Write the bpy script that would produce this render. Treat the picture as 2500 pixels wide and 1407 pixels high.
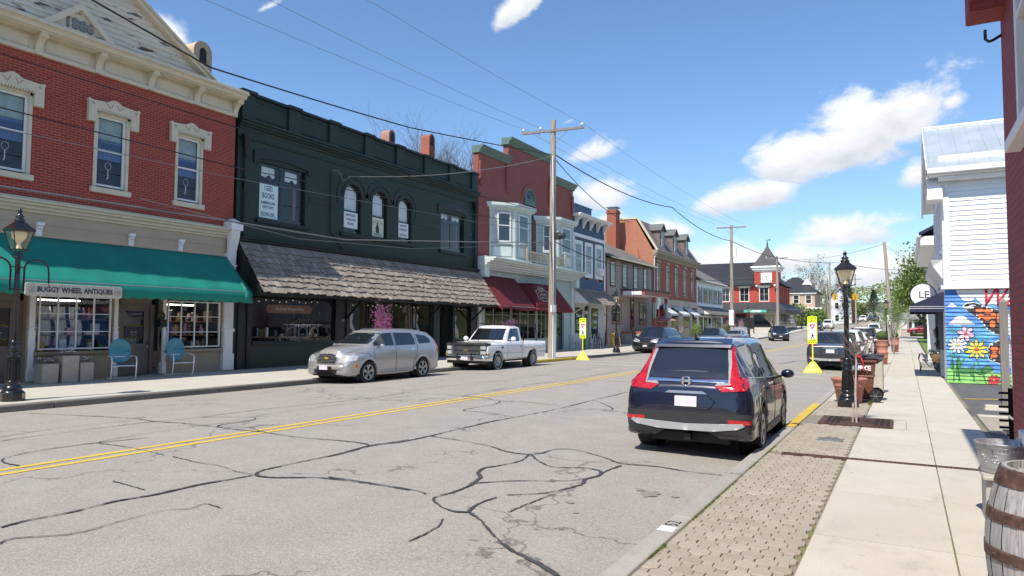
import bpy, bmesh, math, random
from mathutils import Vector, Matrix
from mathutils.bvhtree import BVHTree
for o in list(bpy.data.objects): bpy.data.objects.remove(o)
PI=math.pi
S=bpy.context.scene
COL=S.collection
# ---------------------------------------------------------------- camera
H=1.75
yaw,pitch,roll=math.radians(29.508),math.radians(3.149),math.radians(0.355)
fwd=Vector((-math.sin(yaw)*math.cos(pitch),math.cos(yaw)*math.cos(pitch),math.sin(pitch)))
rt0=Vector((math.cos(yaw),math.sin(yaw),0)); up0=rt0.cross(fwd)
rt=rt0*math.cos(roll)+up0*math.sin(roll); up=-rt0*math.sin(roll)+up0*math.cos(roll)
cam=bpy.data.cameras.new('camera'); cam.lens=24.48; cam.sensor_width=36; cam.clip_end=5000; cam.clip_start=.05
co=bpy.data.objects.new('camera',cam); COL.objects.link(co)
co.matrix_world=Matrix(((rt.x,up.x,-fwd.x,0),(rt.y,up.y,-fwd.y,0),(rt.z,up.z,-fwd.z,H),(0,0,0,1)))
S.camera=co
# ---------------------------------------------------------------- sun and sky
SUN_EL,SUN_AZ=math.radians(54),math.radians(4.5)       # sun stands behind the camera, a little to its left
sv=Vector((-math.sin(SUN_AZ)*math.cos(SUN_EL),-math.cos(SUN_AZ)*math.cos(SUN_EL),math.sin(SUN_EL)))
sl=bpy.data.lights.new('sun','SUN'); sl.energy=5; sl.angle=math.radians(.55); sl.color=(1,.93,.82)
so=bpy.data.objects.new('sun',sl); COL.objects.link(so); so.rotation_euler=sv.to_track_quat('Z','Y').to_euler()
S.view_settings.view_transform='Standard'; S.view_settings.look='None'; S.view_settings.exposure=0.27; S.view_settings.gamma=1
W=bpy.data.worlds.new('World'); S.world=W; W.use_nodes=True
def world():
    nt=W.node_tree; N=nt.nodes; L=nt.links; N.clear()
    def nd(t,**k):
        n=N.new(t)
        for a,b in k.items(): setattr(n,a,b)
        return n
    def m(op,a,b=None,c=None,clamp=False):
        n=nd('ShaderNodeMath',operation=op); n.use_clamp=clamp
        for i,x in enumerate((a,b,c)):
            if x is None: continue
            if isinstance(x,(int,float)): n.inputs[i].default_value=x
            else: L.new(x,n.inputs[i])
        return n.outputs[0]
    out=nd('ShaderNodeOutputWorld'); bg=nd('ShaderNodeBackground'); L.new(bg.outputs[0],out.inputs[0])
    sky=nd('ShaderNodeTexSky',sky_type='NISHITA'); sky.sun_disc=False; sky.sun_elevation=SUN_EL
    sky.sun_rotation=math.atan2(sv.x,sv.y); sky.air_density=1.15; sky.dust_density=.35; sky.ozone_density=2.6; sky.altitude=200
    tc=nd('ShaderNodeTexCoord'); sp=nd('ShaderNodeSeparateXYZ'); L.new(tc.outputs['Generated'],sp.inputs[0])
    az=m('ARCTAN2',sp.outputs[0],sp.outputs[1]); el=m('ARCSINE',sp.outputs[2])
    cb=nd('ShaderNodeCombineXYZ'); L.new(az,cb.inputs[0]); L.new(m('MULTIPLY',el,1.5),cb.inputs[1])
    n1=nd('ShaderNodeTexNoise'); n1.inputs['Scale'].default_value=12; n1.inputs['Detail'].default_value=11; n1.inputs['Roughness'].default_value=.62; n1.inputs['Distortion'].default_value=.35
    L.new(cb.outputs[0],n1.inputs['Vector'])
    n2=nd('ShaderNodeTexNoise'); n2.inputs['Scale'].default_value=22; n2.inputs['Detail'].default_value=6; n2.inputs['Roughness'].default_value=.55
    L.new(cb.outputs[0],n2.inputs['Vector'])
    cl=CLOUDS
    best=None; low=None
    for (a,e,w,h,r,s) in cl:
        c,sn=math.cos(math.radians(r)),math.sin(math.radians(r))
        x=m('SUBTRACT',az,a); y=m('SUBTRACT',el,e)
        u=m('ADD',m('MULTIPLY',x,c/w),m('MULTIPLY',y,sn/w)); v=m('ADD',m('MULTIPLY',x,-sn/h),m('MULTIPLY',y,c/h))
        # flat underside, swelling top
        vv=m('MULTIPLY',v,m('ADD',1.0,m('MULTIPLY',m('LESS_THAN',v,0),.55)))
        d=m('SQRT',m('ADD',m('MULTIPLY',u,u),m('MULTIPLY',vv,vv)))
        k=m('MULTIPLY',m('SUBTRACT',1.12,d),s)
        best=k if best is None else m('MAXIMUM',best,k)
        kv=m('ADD',m('MULTIPLY',m('GREATER_THAN',k,m('SUBTRACT',best,.001)),v),0)
        low=kv if low is None else m('ADD',m('MULTIPLY',low,m('SUBTRACT',1.0,m('GREATER_THAN',k,m('SUBTRACT',best,.001)))),kv)
    bestc=m('MAXIMUM',best,-.9)
    dens=m('ADD',m('MULTIPLY',bestc,.9),m('MULTIPLY',m('SUBTRACT',n1.outputs[0],.49),2.1))
    mr=nd('ShaderNodeMapRange'); mr.interpolation_type='SMOOTHSTEP'; mr.inputs[1].default_value=.03; mr.inputs[2].default_value=.55; L.new(dens,mr.inputs[0])
    # thin veil low over the hills
    veil=m('MULTIPLY',m('SUBTRACT',n2.outputs[0],.42,clamp=True),m('MULTIPLY',m('SUBTRACT',.22,m('ABSOLUTE',m('SUBTRACT',el,.06)),clamp=True),1.6),clamp=True)
    fac=m('MAXIMUM',mr.outputs[0],veil)
    fac=m('MULTIPLY',fac,m('GREATER_THAN',el,-.02))
    sh=nd('ShaderNodeMapRange'); sh.inputs[1].default_value=-.75; sh.inputs[2].default_value=.25; sh.inputs[3].default_value=.0; sh.inputs[4].default_value=1
    L.new(m('ADD',low,m('MULTIPLY',m('SUBTRACT',n2.outputs[0],.5),1.5)),sh.inputs[0])
    cc=nd('ShaderNodeMix',data_type='RGBA'); L.new(sh.outputs[0],cc.inputs[0])
    cc.inputs[6].default_value=(5.3,5.7,6.5,1); cc.inputs[7].default_value=(8.3,8.5,8.8,1)
    tn=nd('ShaderNodeMix',data_type='RGBA',blend_type='MULTIPLY'); tn.inputs[0].default_value=1; L.new(sky.outputs[0],tn.inputs[6]); tn.inputs[7].default_value=(1.06,1.26,1.47,1)
    mx=nd('ShaderNodeMix',data_type='RGBA'); L.new(fac,mx.inputs[0]); L.new(tn.outputs[2],mx.inputs[6]); L.new(cc.outputs[2],mx.inputs[7])
    L.new(mx.outputs[2],bg.inputs[0]); bg.inputs[1].default_value=.1
CLOUDS=[(-0.03, 0.248, 0.105, 0.062, 18, 1.15), (-0.118, 0.222, 0.072, 0.046, 8, 1.1), (-0.192, 0.173, 0.072, 0.03, 8, 1.0), (-0.068, 0.12, 0.082, 0.029, 8, 0.8), (-0.987, 0.361, 0.036, 0.024, -25, 0.95), (-0.497, 0.441, 0.051, 0.021, 30, 0.9), (-0.398, 0.245, 0.044, 0.021, 15, 0.62), (-0.401, 0.185, 0.05, 0.034, 0, 0.55), (-0.311, 0.136, 0.057, 0.026, -5, 0.85), (-0.201, 0.084, 0.101, 0.034, 0, 0.95), (-0.046, 0.069, 0.098, 0.039, 0, 0.85), (0.018, 0.188, 0.022, 0.022, 20, 0.75), (-0.118, 0.088, 0.075, 0.033, 0, 0.8), (-0.369, 0.139, 0.041, 0.023, 0, 0.8), (-0.433, 0.29, 0.021, 0.008, 15, 0.5), (-0.864, 0.413, 0.021, 0.006, 30, 0.45), (0.057, 0.271, 0.025, 0.017, 20, 0.7),
 (1.2,.35,.3,.12,0,1),(2.2,.5,.35,.15,10,1),(3.0,.3,.3,.1,0,1),(-2.4,.4,.35,.14,0,1),(-1.7,.55,.3,.12,0,.9),(.7,.6,.25,.1,20,.9)]  # this row: clouds added out of view for reflections
world()
# ---------------------------------------------------------------- things, parts, builders
def tag(o,label=None,cat=None,group=None,kind=None):
    if label: o['label']=label
    if cat: o['category']=cat
    if group: o['group']=group
    if kind: o['kind']=kind
    return o
def thing(name,label,cat,loc=(0,0,0),group=None,rotz=0):
    o=bpy.data.objects.new(name,None); COL.objects.link(o); o.location=loc; o.rotation_euler=(0,0,rotz); o.empty_display_size=.2
    return tag(o,label,cat,group)
def root(o):
    while o.parent: o=o.parent
    return o
class MB:
    def __init__(s): s.v=[]; s.f=[]; s.sm=[]
    def add(s,vs,fs,smooth=False):
        n=len(s.v); s.v+= [tuple(p) for p in vs]; s.f+=[tuple(i+n for i in f) for f in fs]; s.sm+=[smooth]*len(fs); return s
    def box(s,x0,x1,y0,y1,z0,z1,F=None,taper=0):
        t=taper
        vs=[(x0,y0,z0),(x1,y0,z0),(x1,y1,z0),(x0,y1,z0),(x0+t,y0+t,z1),(x1-t,y0+t,z1),(x1-t,y1-t,z1),(x0+t,y1-t,z1)]
        if F: vs=[F(*p) for p in vs]
        return s.add(vs,[(0,3,2,1),(4,5,6,7),(0,1,5,4),(1,2,6,5),(2,3,7,6),(3,0,4,7)])
    def prism(s,pts,a,b,F):            # pts 2D, extruded from a to b; F(p,q,t)->3D
        n=len(pts); vs=[F(p[0],p[1],a) for p in pts]+[F(p[0],p[1],b) for p in pts]
        return s.add(vs,[tuple(range(n))[::-1],tuple(range(n,2*n))]+[(i,(i+1)%n,n+(i+1)%n,n+i) for i in range(n)])
    def lathe(s,prof,c=(0,0,0),n=16,ax='z',smooth=True,a0=0,a1=2*PI,poly=None):
        vs=[];k=len(prof); full=abs(a1-a0-2*PI)<1e-6; m=n if full else n+1
        for i in range(m):
            a=a0+(a1-a0)*i/n+(PI/n if poly else 0)
            for r,z in prof:
                if ax=='z': vs.append((c[0]+r*math.cos(a),c[1]+r*math.sin(a),c[2]+z))
                elif ax=='x': vs.append((c[0]+z,c[1]+r*math.cos(a),c[2]+r*math.sin(a)))
                else: vs.append((c[0]+r*math.sin(a),c[1]+z,c[2]+r*math.cos(a)))
        fs=[]
        for i in range(n if full else n):
            j=(i+1)%m
            for q in range(k-1): fs.append((i*k+q,j*k+q,j*k+q+1,i*k+q+1))
        return s.add(vs,fs,smooth)
    def cyl(s,p,q,r0,r1=None,n=8,caps=True,smooth=True):
        r1=r0 if r1 is None else r1; p=Vector(p);q=Vector(q); d=(q-p)
        if d.length<1e-6: return s
        d.normalize(); a=d.orthogonal().normalized(); b=d.cross(a)
        vs=[p+(a*math.cos(2*PI*i/n)+b*math.sin(2*PI*i/n))*r0 for i in range(n)]+[q+(a*math.cos(2*PI*i/n)+b*math.sin(2*PI*i/n))*r1 for i in range(n)]
        s.add(vs,[(i,(i+1)%n,n+(i+1)%n,n+i) for i in range(n)],smooth)
        if caps: s.add(vs,[tuple(range(n))[::-1],tuple(range(n,2*n))])
        return s
    def tube(s,pts,r,n=6,smooth=True,closed=False):
        pts=[Vector(p) for p in pts]; R=r if isinstance(r,(list,tuple)) else [r]*len(pts); vs=[]; a=None
        for i,p in enumerate(pts):
            d=((pts[min(i+1,len(pts)-1)]-pts[max(i-1,0)]) if not closed else pts[(i+1)%len(pts)]-pts[i-1])
            if d.length<1e-9: d=Vector((0,0,1))
            d.normalize()
            a=(d.orthogonal() if a is None else a-d*a.dot(d)).normalized(); b=d.cross(a)
            vs+=[p+(a*math.cos(2*PI*k/n)+b*math.sin(2*PI*k/n))*R[i] for k in range(n)]
        m=len(pts); fs=[(i*n+k,i*n+(k+1)%n,((i+1)%m)*n+(k+1)%n,((i+1)%m)*n+k) for i in range(m if closed else m-1) for k in range(n)]
        s.add(vs,fs,smooth)
        if not closed: s.add(vs,[tuple(range(n))[::-1],tuple(range((m-1)*n,m*n))])
        return s
    def sphere(s,c,r,n=10,m=7,sc=(1,1,1)):
        prof=[(r*math.sin(PI*i/m),-r*math.cos(PI*i/m)) for i in range(m+1)]
        k=len(s.v); s.lathe(prof,(0,0,0),n)
        for i in range(k,len(s.v)): s.v[i]=(c[0]+s.v[i][0]*sc[0],c[1]+s.v[i][1]*sc[1],c[2]+s.v[i][2]*sc[2])
        return s
    def grid(s,fn,nu,nv,smooth=True):
        vs=[fn(i/nu,j/nv) for i in range(nu+1) for j in range(nv+1)]
        return s.add(vs,[(i*(nv+1)+j,(i+1)*(nv+1)+j,(i+1)*(nv+1)+j+1,i*(nv+1)+j+1) for i in range(nu) for j in range(nv)],smooth)
    def quad(s,a,b,c,d): return s.add([a,b,c,d],[(0,1,2,3)])
    def build(s,name,m,parent=None,bevel=0,local=False,fix=True,seg=1,solid=0):
        me=bpy.data.meshes.new(name)
        off=Vector((0,0,0))
        if parent is not None and not local: off=root(parent).location
        me.from_pydata([(p[0]-off[0],p[1]-off[1],p[2]-off[2]) for p in s.v],[],s.f); me.polygons.foreach_set('use_smooth',s.sm)
        me.update()
        if fix:
            bm=bmesh.new(); bm.from_mesh(me)
            if len(s.f)<60000: bmesh.ops.recalc_face_normals(bm,faces=bm.faces)
            bm.to_mesh(me); bm.free()
        for x in (m if isinstance(m,list) else [m]): me.materials.append(x)
        o=bpy.data.objects.new(name,me); COL.objects.link(o)
        if parent is not None: o.parent=parent
        if bevel:
            b=o.modifiers.new('bevel','BEVEL'); b.width=bevel; b.segments=seg; b.limit_method='ANGLE'; b.angle_limit=.6
        return o
def FL(X=-20.4):    # facade on the left side of the street: u runs along the street, d out towards it
    return lambda u,z,d: (X+d,u,z)
def FF(Y):          # face that looks back at the camera
    return lambda u,z,d: (u,Y-d,z)
def FR(X):          # facade on the right side of the street, mirrored
    return lambda u,z,d: (X-d,-u,z)
def fbox(mb,F,u0,u1,z0,z1,d0,d1):
    vs=[F(u,z,d) for d in (d0,d1) for (u,z) in ((u0,z0),(u1,z0),(u1,z1),(u0,z1))]
    return mb.add(vs,[(0,3,2,1),(4,5,6,7),(0,1,5,4),(1,2,6,5),(2,3,7,6),(3,0,4,7)])
def fpoly(mb,F,pts,d0,d1): return mb.prism(pts,d0,d1,lambda p,q,t:F(p,q,t))
def wall(mb,F,u0,u1,z0,z1,holes,depth=.25):   # wall with real openings and reveals
    us=sorted({u0,u1,*[h[0] for h in holes],*[h[1] for h in holes]}); zs=sorted({z0,z1,*[h[2] for h in holes],*[h[3] for h in holes]})
    for i in range(len(us)-1):
        for j in range(len(zs)-1):
            a,b,c,d=us[i],us[i+1],zs[j],zs[j+1]; mu,mz=(a+b)/2,(c+d)/2
            if any(h[0]<mu<h[1] and h[2]<mz<h[3] for h in holes): continue
            mb.quad(F(a,c,0),F(b,c,0),F(b,d,0),F(a,d,0))
    for h in holes:
        a,b,c,d=h[:4]
        mb.quad(F(a,c,0),F(a,c,-depth),F(a,d,-depth),F(a,d,0)); mb.quad(F(b,c,0),F(b,c,-depth),F(b,d,-depth),F(b,d,0))
        mb.quad(F(a,d,0),F(a,d,-depth),F(b,d,-depth),F(b,d,0)); mb.quad(F(a,c,0),F(a,c,-depth),F(b,c,-depth),F(b,c,0))
    return mb
def text(s,F,u,z,d,size,m,parent,name='lettering',align='CENTER',ext=.004,sx=1,font_bold=0,arc=0):
    c=bpy.data.curves.new('t','FONT'); c.body=s; c.size=size; c.align_x=align; c.align_y='CENTER'; c.extrude=0; c.offset=font_bold; c.resolution_u=2
    o=bpy.data.objects.new('t',c); COL.objects.link(o); bpy.context.view_layer.update()
    me=bpy.data.meshes.new_from_object(o); bpy.data.objects.remove(o); bpy.data.curves.remove(c)
    off=root(parent).location if parent is not None else Vector((0,0,0))
    for v in me.vertices:
        x,y=v.co.x*sx,v.co.y
        if arc: a=x/arc; x,y=(arc+y)*math.sin(a),(arc+y)*math.cos(a)-arc
        v.co=Vector(F(u+x,z+y,d))-off
    me.materials.clear(); me.materials.append(m); ob=bpy.data.objects.new(name,me); COL.objects.link(ob); ob.parent=parent
    if ext: md=ob.modifiers.new('thick','SOLIDIFY'); md.thickness=ext; md.offset=0
    return ob
def dup(o,loc=None,rotz=None,label=None,parent=None):
    r=o.copy(); COL.objects.link(r)
    if parent is not None: r.parent=parent
    if loc is not None: r.location=loc
    if rotz is not None: r.rotation_euler=(0,0,rotz)
    if label: r['label']=label
    for ch in list(o.children): dup(ch,parent=r)
    return r
# ---------------------------------------------------------------- materials
MATS={}
def _nt(name):
    m=bpy.data.materials.new(name); m.use_nodes=True; nt=m.node_tree; nt.nodes.clear()
    out=nt.nodes.new('ShaderNodeOutputMaterial'); b=nt.nodes.new('ShaderNodeBsdfPrincipled'); nt.links.new(b.outputs[0],out.inputs[0])
    return m,nt,b,out
def node(nt,t,**k):
    n=nt.nodes.new(t)
    for a,b in k.items():
        if a.startswith('i_'): n.inputs[a[2:].replace('_',' ')].default_value=b
        else: setattr(n,a,b)
    return n
def noise(nt,scale,detail=4,rough=.55,vec=None,stretch=None):
    n=node(nt,'ShaderNodeTexNoise'); n.inputs['Scale'].default_value=scale; n.inputs['Detail'].default_value=detail; n.inputs['Roughness'].default_value=rough
    if vec is None:
        vec=node(nt,'ShaderNodeTexCoord').outputs['Object']
    if stretch:
        mp=node(nt,'ShaderNodeMapping'); mp.inputs['Scale'].default_value=stretch; nt.links.new(vec,mp.inputs[0]); vec=mp.outputs[0]
    nt.links.new(vec,n.inputs['Vector']); return n.outputs[0]
def ramp(nt,src,stops):
    r=node(nt,'ShaderNodeValToRGB'); nt.links.new(src,r.inputs[0]); e=r.color_ramp.elements
    while len(e)<len(stops): e.new(.5)
    for i,(p,c) in enumerate(stops):
        e[i].position=p; e[i].color=(c,c,c,1) if isinstance(c,(int,float)) else (*c,1)
    return r.outputs[0]
def mixc(nt,fac,a,b,mode='MIX'):
    n=node(nt,'ShaderNodeMix',data_type='RGBA',blend_type=mode)
    for i,x in ((0,fac),(6,a),(7,b)):
        if isinstance(x,(int,float)): n.inputs[i].default_value=x if i==0 else (x,x,x,1)
        elif isinstance(x,tuple): n.inputs[i].default_value=(*x,1)
        else: nt.links.new(x,n.inputs[i])
    return n.outputs[2]
def bump(nt,b,h,strength=.3,dist=.01):
    n=node(nt,'ShaderNodeBump'); n.inputs['Strength'].default_value=strength; n.inputs['Distance'].default_value=dist; nt.links.new(h,n.inputs['Height']); nt.links.new(n.outputs[0],b.inputs['Normal']); return n
def M(name,col,rough=.6,metal=0,var=.12,scale=5,bmp=0,bscale=40,coat=0,stretch=None,wear=None,wearamt=.5,spec=.5,emit=0,sheen=0):
    if name in MATS: return MATS[name]
    m,nt,b,out=_nt(name); c=tuple(col)
    n=noise(nt,scale,5,.6,stretch=stretch)
    d=tuple(x*(1-var) for x in c); e=tuple(min(1,x*(1+var)) for x in c)
    cc=mixc(nt,ramp(nt,n,[(.3,0),(.7,1)]),d,e)
    if wear:
        w=noise(nt,scale*2.3,9,.68,stretch=stretch); cc=mixc(nt,ramp(nt,w,[(wearamt,0),(wearamt+.04,1)]),cc,tuple(wear))
    nt.links.new(cc,b.inputs['Base Color']); b.inputs['Metallic'].default_value=metal; b.inputs['Specular IOR Level'].default_value=spec
    r=ramp(nt,n,[(0,max(0,rough-.08)),(1,min(1,rough+.08))]); nt.links.new(r,b.inputs['Roughness'])
    if coat: b.inputs['Coat Weight'].default_value=coat; b.inputs['Coat Roughness'].default_value=.03
    if bmp: bump(nt,b,noise(nt,bscale,4,.6,stretch=stretch),bmp,.01)
    if emit: b.inputs['Emission Color'].default_value=(*c,1); b.inputs['Emission Strength'].default_value=emit
    MATS[name]=m; return m
def brick(name,c1,c2,mortar,w=.21,h=.073,ms=.008,rough=.75,paint=0,wear=None,bm=.5,side=False,msm=.2):
    m,nt,b,out=_nt(name); tc=node(nt,'ShaderNodeTexCoord').outputs['Object']; sp=node(nt,'ShaderNodeSeparateXYZ'); nt.links.new(tc,sp.inputs[0])
    ad=node(nt,'ShaderNodeMath',operation='ADD'); nt.links.new(sp.outputs[0],ad.inputs[0]); nt.links.new(sp.outputs[1],ad.inputs[1])
    cb=node(nt,'ShaderNodeCombineXYZ'); nt.links.new(ad.outputs[0],cb.inputs[0]); nt.links.new(sp.outputs[2],cb.inputs[1])
    # slight waviness of the courses
    t=node(nt,'ShaderNodeTexBrick'); t.inputs['Scale'].default_value=1; t.inputs['Brick Width'].default_value=w; t.inputs['Row Height'].default_value=h; t.inputs['Mortar Size'].default_value=ms; t.inputs['Mortar Smooth'].default_value=msm
    t.inputs['Color1'].default_value=(*c1,1); t.inputs['Color2'].default_value=(*c2,1); t.inputs['Mortar'].default_value=(*mortar,1); t.inputs['Bias'].default_value=-.1
    nt.links.new(cb.outputs[0],t.inputs[0])
    c=mixc(nt,ramp(nt,noise(nt,1.1,6,.65),[(.3,.0),(.75,.55)]),t.outputs[0],mixc(nt,.5,t.outputs[0],tuple(x*.6 for x in c1)))
    c=mixc(nt,ramp(nt,noise(nt,14,3),[(.35,0),(.7,.35)]),c,tuple(min(1,x*1.35) for x in c2))
    if wear: c=mixc(nt,ramp(nt,noise(nt,3.2,9,.7),[(wear[1],0),(wear[1]+.03,1)]),c,wear[0])
    nt.links.new(c,b.inputs['Base Color']); b.inputs['Roughness'].default_value=rough
    mul=node(nt,'ShaderNodeMath',operation='MULTIPLY_ADD'); nt.links.new(noise(nt,60,3),mul.inputs[0]); mul.inputs[1].default_value=.25
    inv=node(nt,'ShaderNodeMath',operation='SUBTRACT'); inv.inputs[0].default_value=1; nt.links.new(t.outputs['Fac'],inv.inputs[1]); nt.links.new(inv.outputs[0],mul.inputs[2])
    bump(nt,b,mul.outputs[0],bm,.012); MATS[name]=m; return m
def glass(name,tint=(.02,.025,.03),trans=.0,rough=.01,refl=1.0):
    m,nt,b,out=_nt(name)
    if trans:
        g=node(nt,'ShaderNodeBsdfGlossy'); g.inputs['Roughness'].default_value=rough; g.inputs[0].default_value=(refl,refl,refl,1)
        t=node(nt,'ShaderNodeBsdfTransparent'); t.inputs[0].default_value=(*tint,1)
        fr=node(nt,'ShaderNodeLayerWeight'); fr.inputs[0].default_value=.5
        pw=node(nt,'ShaderNodeMath',operation='POWER'); nt.links.new(fr.outputs['Facing'],pw.inputs[0]); pw.inputs[1].default_value=4
        ad=node(nt,'ShaderNodeMath',operation='MULTIPLY_ADD'); nt.links.new(pw.outputs[0],ad.inputs[0]); ad.inputs[1].default_value=.85; ad.inputs[2].default_value=trans
        mx=node(nt,'ShaderNodeMixShader'); nt.links.new(ad.outputs[0],mx.inputs[0]); nt.links.new(t.outputs[0],mx.inputs[1]); nt.links.new(g.outputs[0],mx.inputs[2])
        nt.links.new(mx.outputs[0],out.inputs[0])
    else:
        b.inputs['Base Color'].default_value=(*tint,1); b.inputs['Roughness'].default_value=rough; b.inputs['Specular IOR Level'].default_value=.9; b.inputs['IOR'].default_value=1.6
        n=noise(nt,.9,2); bump(nt,b,n,.06,.1)
    MATS[name]=m; return m
# ---------------------------------------------------------------- material list
G=MATS
brick('red_brick',(.32,.036,.018),(.23,.024,.013),(.45,.16,.11),w=.215,h=.075,ms=.0095,rough=.62,wear=((.5,.36,.24),.735))
brick('red_brick_fine',(.27,.042,.03),(.22,.035,.026),(.36,.2,.17),w=.215,h=.07,ms=.009,rough=.7,wear=((.45,.36,.3),.75))
brick('orange_brick',(.46,.16,.085),(.36,.11,.06),(.4,.3,.23),w=.22,h=.08,ms=.01,rough=.85,wear=((.6,.42,.32),.7))
brick('warm_brick',(.36,.085,.045),(.28,.065,.035),(.3,.2,.15),w=.22,h=.08,ms=.008,rough=.8)
brick('bank_brick',(.42,.06,.035),(.38,.05,.03),(.36,.07,.045),w=.22,h=.08,ms=.007,rough=.7)
brick('maroon_brick',(.33,.052,.05),(.26,.042,.04),(.24,.04,.038),w=.21,h=.075,ms=.012,rough=.7,bm=1.0,msm=.6)
brick('green_brick',(.011,.031,.021),(.009,.026,.018),(.007,.019,.013),w=.21,h=.075,ms=.008,rough=.55,bm=.45,wear=((.22,.25,.22),.80))
brick('chimney_brick',(.34,.13,.08),(.30,.10,.07),(.5,.42,.34),w=.2,h=.075,ms=.014,rough=.85)
brick('tan_brick',(.5,.36,.22),(.58,.43,.28),(.36,.27,.18),w=.2,h=.08,ms=.01,rough=.85)
brick('blonde_brick',(.47,.35,.24),(.4,.28,.19),(.4,.33,.26),w=.25,h=.09,ms=.012)
M('cream_paint',(.62,.55,.42),.55,var=.08,scale=3,bmp=.1,wear=(.36,.3,.24),wearamt=.70)
M('cream_trim',(.60,.535,.40),.5,var=.06,scale=4,bmp=.05)
M('peeling_paint',(.66,.60,.49),.75,var=.1,scale=1.2,bmp=.3,stretch=(1,.6,3),wear=(.12,.09,.08),wearamt=.575)
M('tan_paint',(.44,.36,.25),.55,var=.06,scale=2,bmp=.05)
M('khaki_paint',(.31,.255,.18),.6,var=.08,scale=2,bmp=.05)
M('door_grey',(.16,.135,.115),.5,var=.06)
M('white_paint',(.78,.78,.77),.5,var=.04,scale=3,bmp=.05)
M('white_siding',(.74,.78,.82),.5,var=.03,scale=2)
M('dark_green',(.009,.025,.020),.5,var=.15,scale=2,bmp=.15)
M('black_green',(.006,.009,.009),.45,var=.15,scale=3,bmp=.1)
M('black_paint',(.012,.012,.013),.25,var=.2,scale=8,coat=.5)
M('near_black',(.008,.008,.009),.6)
M('sage_paint',(.42,.49,.46),.55,var=.06,scale=3,bmp=.15,wear=(.3,.33,.3),wearamt=.72)
M('sage_pale',(.60,.66,.64),.5,var=.05,scale=3)
M('verdigris',(.10,.17,.145),.55,var=.1,scale=3)
M('teal_door',(.05,.12,.12),.4)
M('navy_siding',(.035,.058,.125),.5,var=.06,scale=3)
M('grey_siding',(.33,.275,.235),.6,var=.06,scale=3)
M('maroon_trim',(.15,.035,.03),.5,var=.08)
M('salmon_trim',(.32,.10,.075),.55,var=.08)
M('shingle_wood',(.29,.245,.20),.85,var=.35,scale=3,bmp=.6,bscale=30,stretch=(1,6,.7))
def shingle_mat():
    m,nt,b,out=_nt('cedar_shakes'); at=node(nt,'ShaderNodeNewGeometry'); 
    c=ramp(nt,at.outputs['Random Per Island'],[(0,(.19,.155,.125)),(.35,(.34,.295,.24)),(.7,(.26,.215,.17)),(1,(.45,.40,.33))])
    g=noise(nt,26,5,.7,stretch=(1,5,.35)); c=mixc(nt,ramp(nt,g,[(.42,0),(.66,.8)]),c,(.17,.145,.125))
    nt.links.new(c,b.inputs['Base Color']); b.inputs['Roughness'].default_value=.9; bump(nt,b,g,.5,.02); MATS['cedar_shakes']=m
    m,nt,b,out=_nt('roof_shingles'); v=node(nt,'ShaderNodeTexBrick'); tc=node(nt,'ShaderNodeTexCoord').outputs['Object']; sp=node(nt,'ShaderNodeSeparateXYZ'); nt.links.new(tc,sp.inputs[0]); cb=node(nt,'ShaderNodeCombineXYZ'); nt.links.new(sp.outputs[1],cb.inputs[0]); nt.links.new(sp.outputs[2],cb.inputs[1]); nt.links.new(cb.outputs[0],v.inputs[0])
    v.inputs['Scale'].default_value=1; v.inputs['Brick Width'].default_value=.45; v.inputs['Row Height'].default_value=.11; v.inputs['Mortar Size'].default_value=.006
    v.inputs['Color1'].default_value=(.17,.155,.135,1); v.inputs['Color2'].default_value=(.11,.105,.095,1); v.inputs['Mortar'].default_value=(.05,.05,.05,1)
    c=mixc(nt,ramp(nt,noise(nt,3,6),[(.35,0),(.7,.5)]),v.outputs[0],(.21,.20,.18)); nt.links.new(c,b.inputs['Base Color']); b.inputs['Roughness'].default_value=.9; bump(nt,b,noise(nt,50,3),.5,.01); MATS['roof_shingles']=m
shingle_mat()
M('slate',(.16,.125,.12),.7,var=.25,scale=4,bmp=.3,bscale=12)
M('slate_mixed',(.15,.14,.125),.8,var=.5,scale=6,bmp=.4,bscale=12)
M('metal_roof',(.028,.03,.035),.6,var=.1,scale=1)
M('galv_roof',(.44,.49,.53),.38,metal=.25,var=.10,scale=1.5)
M('teal_canvas',(.0,.19,.145),.8,var=.16,scale=1.3,bmp=.9,bscale=2.2,stretch=(1,1,.6))
M('red_canvas',(.13,.010,.016),.8,var=.08,scale=2,bmp=.15,bscale=4)
M('navy_canvas',(.02,.024,.06),.85,var=.06,scale=2)
M('canvas_stripe',(.55,.57,.6),.85,var=.1)
M('chair_blue',(.055,.255,.335),.35,var=.05,coat=.4)
M('tube_white',(.75,.75,.74),.3)
M('planter_cast',(.42,.38,.31),.85,var=.12,scale=8,bmp=.3)
M('terracotta',(.44,.185,.14),.75,var=.12,scale=5,bmp=.1)
M('galvanised',(.42,.435,.44),.42,metal=.7,var=.18,scale=14,bmp=.1)
M('rusty_iron',(.10,.055,.04),.75,metal=.3,var=.5,scale=18,bmp=.6,wear=(.17,.13,.11),wearamt=.6)
def oak():
    m,nt,b,out=_nt('weathered_oak'); g=noise(nt,10,6,.7,stretch=(6,6,.35)); c=ramp(nt,g,[(.25,(.14,.12,.11)),(.5,(.36,.35,.345)),(.75,(.52,.52,.52))])
    at=node(nt,'ShaderNodeNewGeometry'); c=mixc(nt,ramp(nt,at.outputs['Random Per Island'],[(0,.0),(1,.5)]),c,(.27,.25,.24))
    r=noise(nt,5,6,.7,stretch=(3,3,.9)); c=mixc(nt,ramp(nt,r,[(.60,0),(.70,.85)]),c,(.25,.09,.04)); nt.links.new(c,b.inputs['Base Color']); b.inputs['Roughness'].default_value=.8; bump(nt,b,g,.6,.01); MATS['weathered_oak']=m
oak()
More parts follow.
